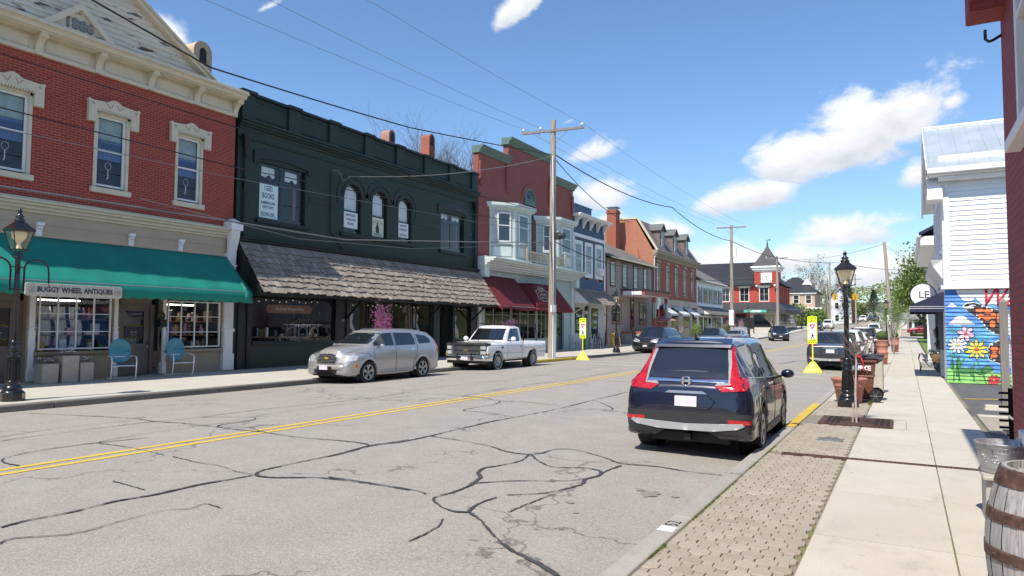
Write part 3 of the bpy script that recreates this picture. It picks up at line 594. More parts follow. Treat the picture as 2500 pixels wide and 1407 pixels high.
def sash(b,F,u0,u1,z0,z1,d,frame='white_paint',glassm='window_glass',fw=.05,mull=(),bars=(),mid=True,curt=None,curt2=None,name='window',back=True,dep=.05):
    """one window: frame with its pane and curtain"""
    mb=MB(); fbox(mb,F,u0,u0+fw,z0,z1,d-dep,d); fbox(mb,F,u1-fw,u1,z0,z1,d-dep,d); fbox(mb,F,u0+fw,u1-fw,z1-fw,z1,d-dep,d); fbox(mb,F,u0+fw,u1-fw,z0,z0+fw,d-dep,d)
    if mid: zm=(z0+z1)/2 if mid is True else mid; fbox(mb,F,u0+fw,u1-fw,zm-.025,zm+.025,d-dep,d-.005)
    for m in mull: fbox(mb,F,m-.02,m+.02,z0+fw,z1-fw,d-dep+.004,d-.008)
    for z in bars: fbox(mb,F,u0+fw,u1-fw,z-.012,z+.012,d-dep+.006,d-.01)
    w=mb.build(name,G[frame],b)
    mb=MB(); mb.quad(F(u0+fw,z0+fw,d-dep*.5),F(u1-fw,z0+fw,d-dep*.5),F(u1-fw,z1-fw,d-dep*.5),F(u0+fw,z1-fw,d-dep*.5)); mb.build('pane',G[glassm],w)
    if curt:
        for (cm,za,zb) in curt:
            mb=MB(); n=24
            mb.grid(lambda a,c:F(u0+fw+(u1-u0-2*fw)*a,za+(zb-za)*c,d-dep-.06+.015*math.sin(a*40)),n,1); mb.build('curtain',G[cm],w)
    if back:
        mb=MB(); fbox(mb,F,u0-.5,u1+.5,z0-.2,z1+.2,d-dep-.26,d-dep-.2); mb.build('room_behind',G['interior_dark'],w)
    return w
def moulding(mb,F,u0,u1,prof):          # prof list of (z0,z1,d1)
    for i,(z0,z1,d) in enumerate(prof): fbox(mb,F,u0-.0015*i,u1+.0015*i,z0,z1,-.02,d)
def shakes(b,F,u0,u1,zt,zb,dt,db,rows,w=.16,side=True,under='black_green',name='shake_roof',seed=1):
    """pent roof of split cedar shakes, each shake its own little slab"""
    rg=random.Random(seed); mb=MB(); Ls=math.hypot(zt-zb,db-dt)
    for r in range(rows):
        t0=r/rows; t1=(r+1.22)/rows
        u=u0-.1*rg.random()
        while u<u1:
            ww=w*rg.uniform(.55,1.25); a,c=max(u,u0),min(u+ww-.008,u1); e=t1+rg.uniform(-.035,.035)/1.0*.6
            if c-a>.02:
                up0_,up1_=.012,.075+rg.uniform(-.018,.022)
                P=[F(a,zt+(zb-zt)*t0,dt+(db-dt)*t0+up0_),F(c,zt+(zb-zt)*t0,dt+(db-dt)*t0+up0_),F(c,zt+(zb-zt)*e,dt+(db-dt)*e+up1_),F(a,zt+(zb-zt)*e,dt+(db-dt)*e+up1_),F(c,zt+(zb-zt)*e-.012,dt+(db-dt)*e+up1_-.03),F(a,zt+(zb-zt)*e-.012,dt+(db-dt)*e+up1_-.03),F(a,zt+(zb-zt)*t0,dt+(db-dt)*t0-.01),F(c,zt+(zb-zt)*t0,dt+(db-dt)*t0-.01)]
                mb.add(P,[(0,1,2,3),(3,2,4,5),(0,3,5,6),(1,7,4,2)])
            u+=ww
    a=mb.build(name,G['cedar_shakes'],b,fix=False)
    mb=MB(); pts=[(dt-.04,zt),(db-.03,zb-.02),(dt-.04,zb-.02)]
    vs=[F(u,p[1],p[0]) for u in (u0,u1) for p in pts]; mb.add(vs,[(0,1,2),(3,5,4),(0,3,4,1),(1,4,5,2),(2,5,3,0)]); mb.build('roof_end_boards',G[under],b)
def lap(b,F,u0,u1,z0,z1,m,h=.115,holes=(),name='siding',proud=.018):
    mb=MB(); n=int(round((z1-z0)/h)); h=(z1-z0)/n
    for i in range(n):
        a,c=z0+i*h,z0+(i+1)*h; cuts=[(u0,u1)]
        for (x0,x1,q0,q1) in holes:
            if q0<c-.01 and q1>a+.01:
                nc=[]
                for (s,e) in cuts:
                    if x1<=s or x0>=e: nc.append((s,e)); continue
                    if x0>s: nc.append((s,x0))
                    if x1<e: nc.append((x1,e))
                cuts=nc
        for (s,e) in cuts:
            P=[F(s,a,proud+.004),F(e,a,proud+.004),F(e,c,.003),F(s,c,.003),F(s,a,0),F(e,a,0),F(e,c,0),F(s,c,0)]
            mb.add(P,[(0,1,2,3),(4,5,1,0),(0,3,7,4),(1,5,6,2)])
    return mb.build(name,G[m],b,fix=False)
def arcpts(cu,cz,ru,rz,n=12,a0=0,a1=PI): return [(cu+ru*math.cos(a0+(a1-a0)*i/n),cz+rz*math.sin(a0+(a1-a0)*i/n)) for i in range(n+1)]
def arch_fill(mb,F,u0,u1,zs,zt,d,depth):      # wall above a round-headed opening, up to zt
    r=(u1-u0)/2; c=(u0+u1)/2; A=arcpts(c,zs,r,r,14)
    for i in range(14):
        (a,za),(e,ze_)=A[i],A[i+1]
        mb.quad(F(a,za,d),F(e,ze_,d),F(e,zt,d),F(a,zt,d)); mb.quad(F(a,za,d),F(e,ze_,d),F(e,ze_,d-depth),F(a,za,d-depth))
def band(mb,F,inner,outer,d0,d1):            # a flat ring between two polylines
    n=len(inner)
    for i in range(n-1):
        a,b_,c,e=inner[i],inner[i+1],outer[i+1],outer[i]
        P=[F(p[0],p[1],d) for d in (d0,d1) for p in (a,b_,c,e)]
        mb.add(P,[(4,5,6,7),(0,1,5,4),(2,3,7,6),(0,3,7,4),(1,2,6,5)])
# ============ 1886 brick building with the teal awning
def b1886():
    b=bld('brick_shop_building','red painted brick shop dated 1886 with cream cornice, teal awning over its windows','%s'and 10,z=.15)
    y0,y1=4.6,16.22; F=L
    wins=[(4.95,6.25),(8.15,9.6),(11.45,12.3),(14.0,14.82)]
    wins=[(5.6,6.5),(8.7,9.62),(11.45,12.32),(14.04,14.86)]
    mb=MB(); holes=[(a-.09,c+.09,5.72,7.98) for a,c in wins]
    wall(mb,F,y0,y1,5.08,9.08,holes,.2); mb.quad(F(y1,.15,0),F(y1,.15,-9),F(y1,9.6,-9),F(y1,9.6,0)); mb.quad(F(y0,.15,0),F(y0,.15,-9),F(y0,9.6,-9),F(y0,9.6,0)); mb.build('upper_wall',G['red_brick'],b)
    mb=MB(); mb.box(-29.4,-20.6,y0+.1,y1-.1,9.0,9.6); mb.build('flat_roof',G['metal_roof'],b)
    for (a,c) in wins:
        w=sash(b,F,a,c,5.78,7.86,-.06,fw=.06,mid=6.85,curt=(('curtain_mint',7.15,7.8),('curtain_blue',6.6,7.2),('curtain_blue',6.85,7.1)),back=True)
        mb=MB(); fbox(mb,F,a-.09,a,5.72,7.98,-.14,.03); fbox(mb,F,c,c+.09,5.72,7.98,-.14,.03); fbox(mb,F,a-.09,c+.09,7.86,7.98,-.14,.03)
        fbox(mb,F,a-.16,c+.16,5.56,5.72,-.1,.1); mb.build('window_surround',G['cream_trim'],w,bevel=.008)
        # hood: shaped board with ears
        m_=(a+c)/2; hw=(c-a)/2+.32
        pts=[(m_-hw,7.62),(m_-hw,8.16),(m_-hw-.035,8.2),(m_-hw,8.25),(m_-hw+.12,8.22),(m_-.22,8.25),(m_-.1,8.33),(m_,8.36),(m_+.1,8.33),(m_+.22,8.25),(m_+hw-.12,8.22),(m_+hw,8.25),(m_+hw+.035,8.2),(m_+hw,8.16),(m_+hw,7.62),(m_+hw-.24,7.62),(m_+hw-.24,7.97),(m_-hw+.24,7.97),(m_-hw+.24,7.62)]
        mb=MB(); 
        fpoly(mb,F,pts[1:14],.0,.12); fbox(mb,F,m_-hw,m_-hw+.24,7.6,8.16,0,.119); fbox(mb,F,m_+hw-.24,m_+hw,7.6,8.16,0,.119); fbox(mb,F,m_-hw+.24,m_+hw-.24,7.97,8.16,0,.118)
        for k in range(15): u=m_-hw+.28+(2*hw-.56)*k/14; fbox(mb,F,u-.018,u+.018,7.93,7.99,.05,.135)
        h_=mb.build('window_hood',G['cream_trim'],w)
        mb=MB()
        for sg in (-1,1):
            mb.tube([F(m_+sg*(.06+.20*t),8.20-.10*math.sin(t*3.4)+.02*math.cos(t*9),.124) for t in [i/8 for i in range(9)]],.008,4)
            for k in range(4): an=k*PI/2+.78; q=(m_+sg*(hw-.12),8.12); mb.tube([F(q[0]+.012*math.cos(an),q[1]+.012*math.sin(an),.125),F(q[0]+.045*math.cos(an),q[1]+.045*math.sin(an),.122)],.011,4)
        mb.build('hood_carving',G['khaki_paint'],h_)
        mb=MB(); mb.tube([F(m_+.09*math.cos(t),6.42+.11*math.sin(t),-.14) for t in [i*PI/5 for i in range(11)]],.006,4); mb.tube([F(m_,6.3,-.14),F(m_,6.08,-.14),F(m_-.03,6.02,-.14)],.016,4); mb.build('hanging_ornament',G['curtain'],w)
    # cornice
    mb=MB(); fbox(mb,F,y0,y1,9.02,9.12,-.1,.10); fbox(mb,F,y0,y1,9.12,9.56,-.1,.05)
    fbox(mb,F,y0,y1+.02,9.56,9.62,-.1,.44)
    vs=[(0.44,9.60),(.5,9.60),(.53,9.68),(.62,9.78),(.62,9.84),(-.1,9.84),(-.1,9.60)]
    P=[F(u,p[1],p[0]) for u in (y0,y1+.04) for p in vs]; n=len(vs); mb.add(P,[tuple(range(n)),tuple(range(n,2*n))]+[(i,(i+1)%n,n+(i+1)%n,n+i) for i in range(n)])
    fbox(mb,F,y0,y1+.045,9.72,9.8,-.05,.64)
    c=mb.build('cornice',G['cream_paint'],b,bevel=.006)
    bx=[4.9,6.52,8.13,9.75,11.36,12.98,14.59,16.12]
    for u in bx:
        mb=MB(); pts=[(.05,9.02),(.12,9.02),(.13,9.2),(.2,9.34),(.33,9.44),(.40,9.5),(.42,9.6),(.05,9.6)]
        P=[F(uu,p[1],p[0]) for uu in (u-.09,u+.09) for p in pts]; n=len(pts); mb.add(P,[tuple(range(n)),tuple(range(n,2*n))]+[(i,(i+1)%n,n+(i+1)%n,n+i) for i in range(n)])
        mb.cyl(F(u-.11,9.5,.33),F(u+.11,9.5,.33),.07,n=10); mb.build('cornice_bracket',G['cream_trim'],c,bevel=.008)
    mb=MB()
    for a,e in zip(bx,bx[1:]):
        for (p,q,r,s) in ((a+.2,e-.2,9.17,9.20),(a+.2,e-.2,9.46,9.49),(a+.2,a+.23,9.2,9.46),(e-.23,e-.2,9.2,9.46)): fbox(mb,F,p,q,r,s,.05,.068)
    mb.build('frieze_panels',G['cream_trim'],c)
    # big gable
    py=9.9; half=4.85; pk=12.9
    pts=[(py-half,9.84),(py+half,9.84),(py,pk)]
    mb=MB(); n=20
    for i in range(n):      # lapped boards
        t0,t1=i/n,(i+1)/n; za,zb=9.84+(pk-9.84)*t0,9.84+(pk-9.84)*t1; w0,w1=half*(1-t0),half*(1-t1)
        mb.quad(F(py-w0,za,.32),F(py+w0,za,.32),F(py+w1,zb,.296),F(py-w1,zb,.296)); mb.quad(F(py-w0,za,.296),F(py+w0,za,.296),F(py+w0,za,.32),F(py-w0,za,.32))
    mb.build('gable_boards',G['peeling_paint'],b,fix=False)
    mb=MB(); fpoly(mb,F,pts,-3,.29); mb.build('gable_roof',G['metal_roof'],b)
    mb=MB()
    for sg in (-1,1):
        pts=[(py+sg*half,9.82),(py+sg*(half+.2),9.82),(py,pk+.14),(py,pk-.0)]; fpoly(mb,F,pts,-.1,.52)
        pts=[(py+sg*(half+.2),9.83),(py+sg*(half+.3),9.83),(py,pk+.22),(py,pk+.14)]; fpoly(mb,F,pts,-.1,.60)
    mb.build('rake_boards',G['cream_paint'],b)
    mb=MB(); p0=10.56; fpoly(mb,F,[(p0-.78,9.84),(p0+.78,9.84),(p0,10.52)],.3,.50); mb.build('date_panel',G['peeling_paint'],b)
    mb=MB()
    for sg in (-1,1): fpoly(mb,F,[(p0+sg*.72,9.84),(p0+sg*.96,9.84),(p0,10.68),(p0,10.47)],.3,.62)
    mb.build('date_pediment',G['cream_paint'],b)
    text('1886',F,p0,10.04,.515,.40,M('date_grey',(.23,.23,.24),.6),b,'date_numerals',ext=.04,font_bold=.012)
    # storefront cornice and fascia
    mb=MB(); moulding(mb,F,y0,y1-.2,[(4.06,4.72,.03),(4.42,4.45,.045)]); mb.build('fascia',G['tan_paint'],b)
    mb=MB(); moulding(mb,F,y0,y1-.2,[(4.72,4.8,.08),(4.8,4.9,.14),(4.9,4.98,.22),(4.98,5.04,.28)]); fbox(mb,F,y0,y1-.2,5.04,5.1,-.05,.2); mb.build('storefront_cornice',G['cream_trim'],b,bevel=.008)
    for u in (9.98,12.55,14.2,7.2):
        mb=MB(); fbox(mb,F,u-.075,u+.075,4.1,4.44,.03,.085); fbox(mb,F,u-.09,u+.09,4.38,4.48,.03,.16); mb.cyl(F(u-.06,4.34,.1),F(u+.06,4.34,.1),.045,n=8); mb.cyl(F(u-.06,4.14,.07),F(u+.06,4.14,.07),.03,n=8); mb.build('small_bracket',G['white_paint'],b,bevel=.005)
    # awning
    ya,yb=y0,15.95
    mb=MB()
    def aw(a,c):
        u=ya+(yb-ya)*a; sag=.02*math.sin(a*PI*14)**2*math.sin(PI*c); 
        if c<.8: t=c/.8; return F(u-(.35*t if a>.999 else 0),4.08-1.27*t-sag,.10+1.38*t)
        t=(c-.8)/.2; z=2.81-.30*t-(.055*abs(math.sin((u-ya)*PI/.36)) if t>.99 else 0); return F(u-(.35 if a>.999 else 0),z,1.48+.01*t)
    mb.grid(aw,200,10)
    e=yb; 
    mb.add([F(e,4.08,.1),F(e-.0,2.81,.1),F(e-.35,2.81,1.48),F(e-.35,2.5,1.49),F(e,2.5,.1)],[(0,1,2),(1,4,3,2)])
    aw_=mb.build('awning',G['teal_canvas'],b); md=aw_.modifiers.new('thick','SOLIDIFY'); md.thickness=.008
    mb=MB(); mb.tube([F(ya,2.83,1.46),F(yb-.35,2.83,1.46)],.018,6)
    for u in (7.2,9.9,12.3,13.6,15.5): mb.tube([F(u,2.83,.05),F(u,2.83,1.46)],.014,5)
    mb.build('awning_frame',G['trim_silver'],aw_)
    # sign hanging under the awning
    s=thing('shop_sign','weathered cream sign board reading BUGGY WHEEL ANTIQUES hung along the teal awning edge','sign',F(10.4,2.7,1.6))
    mb=MB(); pts=[(8.98,2.47),(9.04,2.44),(11.36,2.44),(11.42,2.47),(11.42,2.73),(11.36,2.76),(9.04,2.76),(8.98,2.73)]; fpoly(mb,F,pts,1.53,1.57); mb.build('board',M('sign_cream',(.52,.50,.42),.7,var=.15,scale=5,wear=(.35,.32,.27),wearamt=.6),s,bevel=.006)
    text('BUGGY WHEEL ANTIQUES',F,10.2,2.6,1.575,.185,G['ink_navy'],s,sx=.86,font_bold=.006)
    for u in (9.13,11.28): mb=MB(); mb.tube([F(u+.08*math.cos(i*PI/8),2.6+.08*math.sin(i*PI/8),1.573) for i in range(17)],.006,4,closed=True); [mb.tube([F(u,2.6,1.573),F(u+.08*math.cos(k*PI/4),2.6+.08*math.sin(k*PI/4),1.573)],.003,4) for k in range(8)]; mb.build('wheel_emblem',G['khaki_paint'],s)
    # pilasters
    for (u,w_) in ((9.92,.14),(12.2,.11),(13.75,.11)):
        mb=MB(); fbox(mb,F,u-w_/2,u+w_/2,.2,2.9,-.1,.05); fbox(mb,F,u-w_/2-.02,u+w_/2+.02,.2,.55,-.1,.08); fbox(mb,F,u-w_/2-.015,u+w_/2+.015,1.05,1.55,-.1,.065); fbox(mb,F,u-w_/2-.015,u+w_/2+.015,1.62,1.66,-.1,.08); mb.build('slim_pilaster',G['white_paint'],b,bevel=.008)
    mb=MB(); u0,u1=15.9,16.28; fbox(mb,F,u0,u1,.2,4.2,-.1,.10); fbox(mb,F,u0-.03,u1+.03,.2,.75,-.1,.14); fbox(mb,F,u0+.03,u1-.03,.85,1.45,-.1,.125); fbox(mb,F,u0-.02,u1+.02,1.5,1.62,-.1,.15)
    for k in range(4): fbox(mb,F,u0+.05+k*.08,u0+.09+k*.08,1.7,3.3,-.1,.12)
    fbox(mb,F,u0-.02,u1+.02,3.35,3.42,-.1,.17); fbox(mb,F,u0,u1,3.42,3.75,-.1,.16); fbox(mb,F,u0-.02,u1+.02,3.75,3.82,-.1,.19)
    P=[(.1,3.82),(.17,3.82),(.2,4.3),(.33,4.75),(.36,4.95),(.36,5.0),(.1,5.0)]; vs=[F(u,p[1],p[0]) for u in (u0+.02,u1-.02) for p in P]; mb.add(vs,[tuple(range(7)),tuple(range(7,14))]+[(i,(i+1)%7,7+(i+1)%7,7+i) for i in range(7)])
    for k in range(3):
        vs=[F(u,p[1],p[0]+.02) for u in (u0+.06+k*.1,u0+.1+k*.1) for p in P[1:5]]; mb.add(vs,[(0,1,5,4),(1,2,6,5),(2,3,7,6)])
    fbox(mb,F,u0-.05,u1+.05,5.0,5.26,-.1,.42); vs=[F(u0-.05,5.26,-.1),F(u1+.05,5.26,-.1),F(u1+.05,5.26,.42),F(u0-.05,5.26,.42),F((u0+u1)/2,5.42,.0),F((u0+u1)/2,5.42,.2)]; mb.add(vs,[(0,1,4),(1,2,5,4),(2,3,5),(3,0,4,5)])
    mb.build('corner_pilaster',G['white_paint'],b,bevel=.008)
    # lower wall with openings
    shop=[(10.1,12.07,1.03,2.52),(13.88,15.82,1.0,2.5),(6.2,8.6,1.03,2.52)]
    mb=MB(); wall(mb,F,y0,y1,.15,4.1,[(s[0]-.05,s[1]+.05,s[2]-.05,s[3]+.05) for s in shop]+[(12.28,13.68,.15,2.62),(8.75,9.8,.15,2.62)],.2)
    mb.build('lower_wall',G['khaki_paint'],b)
    for s in shop: mb=MB(); fbox(mb,F,s[0]-.12,s[1]+.12,s[2]-.14,s[2]-.05,-.05,.09); mb.build('window_sill',G['khaki_paint'],b,bevel=.01)
    rg=random.Random(4)
    for k,s in enumerate(shop):
        n=4; mu=[s[0]+(s[1]-s[0])*i/n for i in range(1,n)]; ba=[s[2]+(s[3]-s[2])*i/3 for i in (1,2)]
        w=sash(b,F,*s[:2],s[2],s[3],.0,frame='white_paint',glassm='shop_glass',mull=mu,bars=ba,mid=False,name='shop_window',back=False,fw=.04)
        room(w,F,s[0]-.1,s[1]+.1,s[2]-.05,s[3]+.15,1.7,'interior_dark',rg,cols=('paper_white','wood_tan','redbud_pale','gold','curtain','terracotta','ink_navy'),shelves=(.0,.45,.9),n=26)
        mb=MB(); fbox(mb,F,s[0]+.3,s[1]-.5,s[3]-.12,s[3]-.09,-.8,-.74); mb.build('fill_strip',M('fill_glow',(1,.95,.8),.5,emit=16),w)  # glowing strip added to brighten the shop interior
        mb=MB(); a=(s[0]+s[1])/2
        for j in range(3 if k==0 else 1): u=s[0]+.25+j*.42; mb.grid(lambda p,q:F(u+.3*p+.04*math.sin(q*5),s[2]+.1+1.1*q,-.55+.04*math.sin(p*20)),12,4)
        mb.build('hanging_textile',G[('curtain','curtain_blue','khaki_paint')[k]],w)
    # doors
    for (u0,u1) in ((12.46,13.44),(8.8,9.7)):
        mb=MB(); fbox(mb,F,u0-.12,u0,.2,2.55,-.36,-.2); fbox(mb,F,u1,u1+.12,.2,2.55,-.36,-.2); fbox(mb,F,u0-.12,u1+.12,2.35,2.6,-.36,-.2)
        fbox(mb,F,u0,u1,.2,1.15,-.34,-.27); fbox(mb,F,u0,u0+.17,1.15,2.35,-.34,-.27); fbox(mb,F,u1-.17,u1,1.15,2.35,-.34,-.27); fbox(mb,F,u0+.17,u1-.17,2.15,2.35,-.34,-.27)
        for (p,q) in ((u0+.13,(u0+u1)/2-.06),((u0+u1)/2+.06,u1-.13)): fbox(mb,F,p,q,.35,.98,-.3,-.255)
        d=mb.build('shop_door',G['door_grey'],b,bevel=.01)
        mb=MB(); fbox(mb,F,u0+.17,u1-.17,1.15,2.15,-.32,-.31); mb.build('pane',G['dark_glass'],d)
        mb=MB(); fbox(mb,F,u0+.2,u1-.2,1.33,1.68,-.305,-.29); mb.build('notice_board',G['ink_navy'],d)
        mb=MB(); rgg=random.Random(8)
        for q in range(24): t=q/24; mb.sphere(F(u0+.2+(u1-u0-.4)*t,1.68+.02*math.sin(q*3) if q%2 else 1.33+.02*math.cos(q*2),-.28),.022,5,4)
        mb.build('sunflower_garland',M('garland',(.28,.24,.03),.8,var=.4,scale=20),d)
        for z,s in ((1.5,.05),(1.42,.035)): text('Please Use' if z==1.5 else 'Other Door',F,(u0+u1)/2,z,-.287,s,G['curtain'],d,ext=0)
        mb=MB(); mb.sphere(F(u1-.08,1.05,-.22),.035,8,6); mb.cyl(F(u1-.08,1.2,-.27),F(u1-.08,1.2,-.235),.03); mb.build('door_knob',G['chrome'],d)
    mb=MB(); fbox(mb,F,12.28,13.68,.2,2.6,-.42,-.4); fbox(mb,F,8.75,9.8,.2,2.6,-.42,-.4); mb.build('door_recess',G['khaki_paint'],b)
    # roof ventilator of blonde brick with arched hole
    c=thing('roof_chimney','tan brick arched chimney poking up behind the 1886 gable','chimney',(-24,17.2,9.6))
    mb=MB(); A=[(16.55,9.6)]+[(16.95-.4*math.cos(t*PI/10),12.2+.42*math.sin(t*PI/10)) for t in range(11)]+[(17.35,9.6)]
    mb.prism(A,-24.6,-23.3,lambda p,q,t:(t,p,q)); mb.build('chimney_body',G['tan_brick'],c)
    mb=MB(); mb.prism([(16.8,11.7)]+[(16.95-.15*math.cos(t*PI/8),12.17+.2*math.sin(t*PI/8)) for t in range(9)]+[(17.1,11.7)],-23.32,-23.29,lambda p,q,t:(t,p,q)); mb.build('flue_opening',G['near_black'],c)
    return b
b1886()
# ============ dark green brick book shop
def bgreen():
    F=L; y0,y1=16.35,32.1
    b=bld('book_shop_building','dark green painted brick building with shake roof over its shop windows and USED BOOKS sign',24)
    sq=[(17.33,19.55,5.62,7.72),(28.7,30.82,5.62,7.55)]; ar=[(21.72,22.78),(23.5,24.5),(25.32,26.3)]; spr=7.22
    mb=MB(); holes=list(sq)+[(a,c,5.66,spr+.6) for a,c in ar]
    wall(mb,F,y0,y1,4.6,9.05,holes,.28)
    for a,c in ar: arch_fill(mb,F,a,c,spr,spr+.6,0,.28)
    mb.quad(F(y0,0,0),F(y0,0,-11),F(y0,10,-11),F(y0,10,0)); mb.quad(F(y1,0,0),F(y1,0,-11),F(y1,9.9,-11),F(y1,9.9,0))
    mb.build('upper_wall',G['green_brick'],b)
    mb=MB(); mb.box(-31,-20.7,y0+.1,y1-.1,9.2,9.45); mb.build('flat_roof',G['metal_roof'],b)
    mb=MB(); mb.box(-30,-20.98,y0+.2,y1-.2,4.9,9.1); mb.build('dark_core_box',G['interior_dark'],b)  # solid dark box added in place of rooms, hides sky behind the windows
    # parapet
    mb=MB(); fbox(mb,F,y0,y1,9.05,10.0,-.3,.0015); fbox(mb,F,y0,y1,8.72,8.82,-.02,.06); fbox(mb,F,y0,y1,8.82,8.9,-.02,.13); fbox(mb,F,y0,y1,8.9,9.0,-.02,.2); fbox(mb,F,y0,y1,9.0,9.08,-.02,.26); fbox(mb,F,y0,y1,8.4,8.46,-.02,.04)
    n=8
    for i in range(n):
        u=y0+.35+(y1-y0-.7)*i/(n-1); fbox(mb,F,u-.28,u+.28,9.08,10.0,-.02,.09)
    for i in range(n-1):
        a=y0+.35+(y1-y0-.7)*i/(n-1)+.45; c=a+(y1-y0-.7)/(n-1)-.9; fbox(mb,F,a,c,9.2,9.26,0,.03); fbox(mb,F,a,c,9.82,9.88,0,.03)
    mb.build('parapet',G['green_brick'],b,bevel=.01)
    mb=MB(); fbox(mb,F,y0,y1,10.0,10.1,-.36,.1)
    for i in range(n):
        u=y0+.35+(y1-y0-.7)*i/(n-1); fbox(mb,F,u-.33,u+.33,10.02,10.13,-.38,.16)
    mb.build('parapet_coping',G['black_green'],b)
    # painted string course that loops over the arches
    zc=6.75
    for (a,c) in ((y0,17.15),(19.75,21.55),(26.5,28.5),(30.98,y1)): mb=MB(); fbox(mb,F,a,c,zc-.16,zc+.05,0,.02); mb.build('string_course',G['black_green'],b)
    mb=MB()
    for i,(a,c) in enumerate(ar):
        m_=(a+c)/2; r0,r1=.80,.98; A=arcpts(m_,spr-.02,r0,r0,18,.1 if i<2 else -.5,PI-.1 if i else PI+.5); B=arcpts(m_,spr-.02,r1,r1,18,.1 if i<2 else -.5,PI-.1 if i else PI+.5); band(mb,F,A,B,0,.022)
    mb.build('arch_hood_course',G['black_green'],b)
    mb=MB()
    for i,(a,c) in enumerate(ar):
        m_=(a+c)/2; band(mb,F,arcpts(m_,spr,.53,.53,16),arcpts(m_,spr,.66,.66,16),-.02,.03)
    fbox(mb,F,21.5,26.5,5.48,5.62,-.05,.09)
    for s in sq: fbox(mb,F,s[0]-.15,s[1]+.15,5.46,5.6,-.05,.1)
    mb.build('arch_rings',G['black_green'],b)
    for s in sq:
        a,c=s[0],s[1]; m_=(a+c)/2; zt=s[3]; n=10
        lo=[(a-.3+(c-a+.6)*i/n,zt+.18-.18*(2*i/n-1)**2) for i in range(n+1)]; hi=[(u,z+.34) for u,z in lo]
        mb=MB(); band(mb,F,lo,hi,0,.05); fbox(mb,F,a-.3,a-.08,zt-.1,zt+.15,0,.049); fbox(mb,F,c+.08,c+.3,zt-.1,zt+.15,0,.049); mb.build('window_hood',G['black_green'],b)
        mb=MB(); fpoly(mb,F,[(a,zt-.02)]+[(a+(c-a)*i/n,zt+.16-.16*(2*i/n-1)**2) for i in range(n+1)]+[(c,zt-.02)],-.1,-.05); mb.build('window_head',G['black_paint'],b)
        w=sash(b,F,a+.02,c-.02,s[2]+.02,zt,-.12,frame='black_paint',fw=.09,mull=(m_-.05,m_+.05,m_),bars=(7.05,7.09,7.13),mid=False)
        for sg in (-1,1):
            mb=MB(); cu=m_+sg*(c-a)*.25; pts=[(cu-.3,7.62),(cu-.32,7.25),(cu-.12,7.22),(cu+.05,7.35),(cu+.2,7.2),(cu+.3,7.28),(cu+.28,7.6)]; fpoly(mb,F,pts,-.22,-.21); mb.build('torn_paper',G['curtain'],w)
        mb=MB(); mb.grid(lambda p,q:F(c-.35+.12*p,5.8+1.2*q,-.3+.02*math.sin(p*9)),4,2); mb.build('curtain',M('dusty_pink',(.25,.12,.11),.9),w)
    # signs behind the glass are seen through it: they stand in front of the room
    def poster(u0,u1,z0,z1,lines,m='paper_mint',label=None,d=-.125):
        s=thing('window_sign',label,'sign',F((u0+u1)/2,z0,d)); mb=MB(); fbox(mb,F,u0,u1,z0,z1,d-.008,d); mb.build('sheet',G[m],s)
        for (tx,z,sz,sx_) in lines: text(tx,F,(u0+u1)/2,z,d+.003,sz,G['ink_navy'],s,sx=sx_,ext=0,font_bold=.004 if sz>.12 else .0015)
        return s
    poster(17.33,18.24,5.68,6.93,[('USED',6.78,.26,.62),('BOOKS',6.50,.28,.6),('AMERICAN',6.24,.15,.88),('HISTORY',6.08,.15,.88),('SECOND LEVEL',5.82,.19,.48)],label='pale sign reading USED BOOKS AMERICAN HISTORY in the green building upper window',d=-.06)
    labs=['white sign reading ANTIQUES CURIOSITIES BOOKS in leftmost arched window','cream sign with a turtle figure in the middle arched window','white sign reading VINTAGE FASHIONS CRYSTALS in rightmost arched window']
    for i,(a,c) in enumerate(ar):
        m_=(a+c)/2; mb=MB(); r=(c-a)/2
        band(mb,F,arcpts(m_,spr,r-.09,r-.09,16),arcpts(m_,spr,r,r,16),-.2,-.12); fbox(mb,F,a,a+.09,5.66,spr,-.2,-.12); fbox(mb,F,c-.09,c,5.66,spr,-.2,-.12); fbox(mb,F,a+.09,c-.09,5.66,5.74,-.2,-.12); fbox(mb,F,a+.09,c-.09,6.58,6.64,-.2,-.125); w=mb.build('arched_window',G['black_paint'],b)
        mb=MB(); pts=[(a+.07,5.7),(c-.07,5.7)]+arcpts(m_,spr,r-.07,r-.07,14); P=[F(p[0],p[1],-.165) for p in pts]; mb.add(P,[tuple(range(len(P)))]); mb.build('pane',G['window_glass'],w)
        mb=MB(); mb.grid(lambda p,q:F(a+.09+(c-a-.18)*p,6.62+(spr-6.62+math.sqrt(max(0,(r-.09)**2-((2*p-1)*(r-.09))**2)))*q,-.22+.018*math.sin(p*34+q)),30,4); mb.build('curtain',G['curtain'],w)
        mb=MB(); fbox(mb,F,a-.3,c+.3,5.6,8,-.42-.01*i,-.38-.01*i); mb.build('room_behind',G['interior_dark'],w)
        ln=[[('ANTIQUES',6.43,.145,.85),('CURIOSITIES',6.24,.135,.8),('BOOKS',6.06,.145,.85)],[('TURTLE',5.80,.17,.85)],[('VINTAGE',6.43,.135,.85),('FASHIONS',6.25,.135,.85),('CRYSTALS',6.0,.135,.85)]][i]
        s=poster(a+.1,c-.1,5.88 if i!=1 else 5.72,6.56,ln,m=('paper_white','paper_cream','paper_white')[i],label=labs[i],d=-.115)
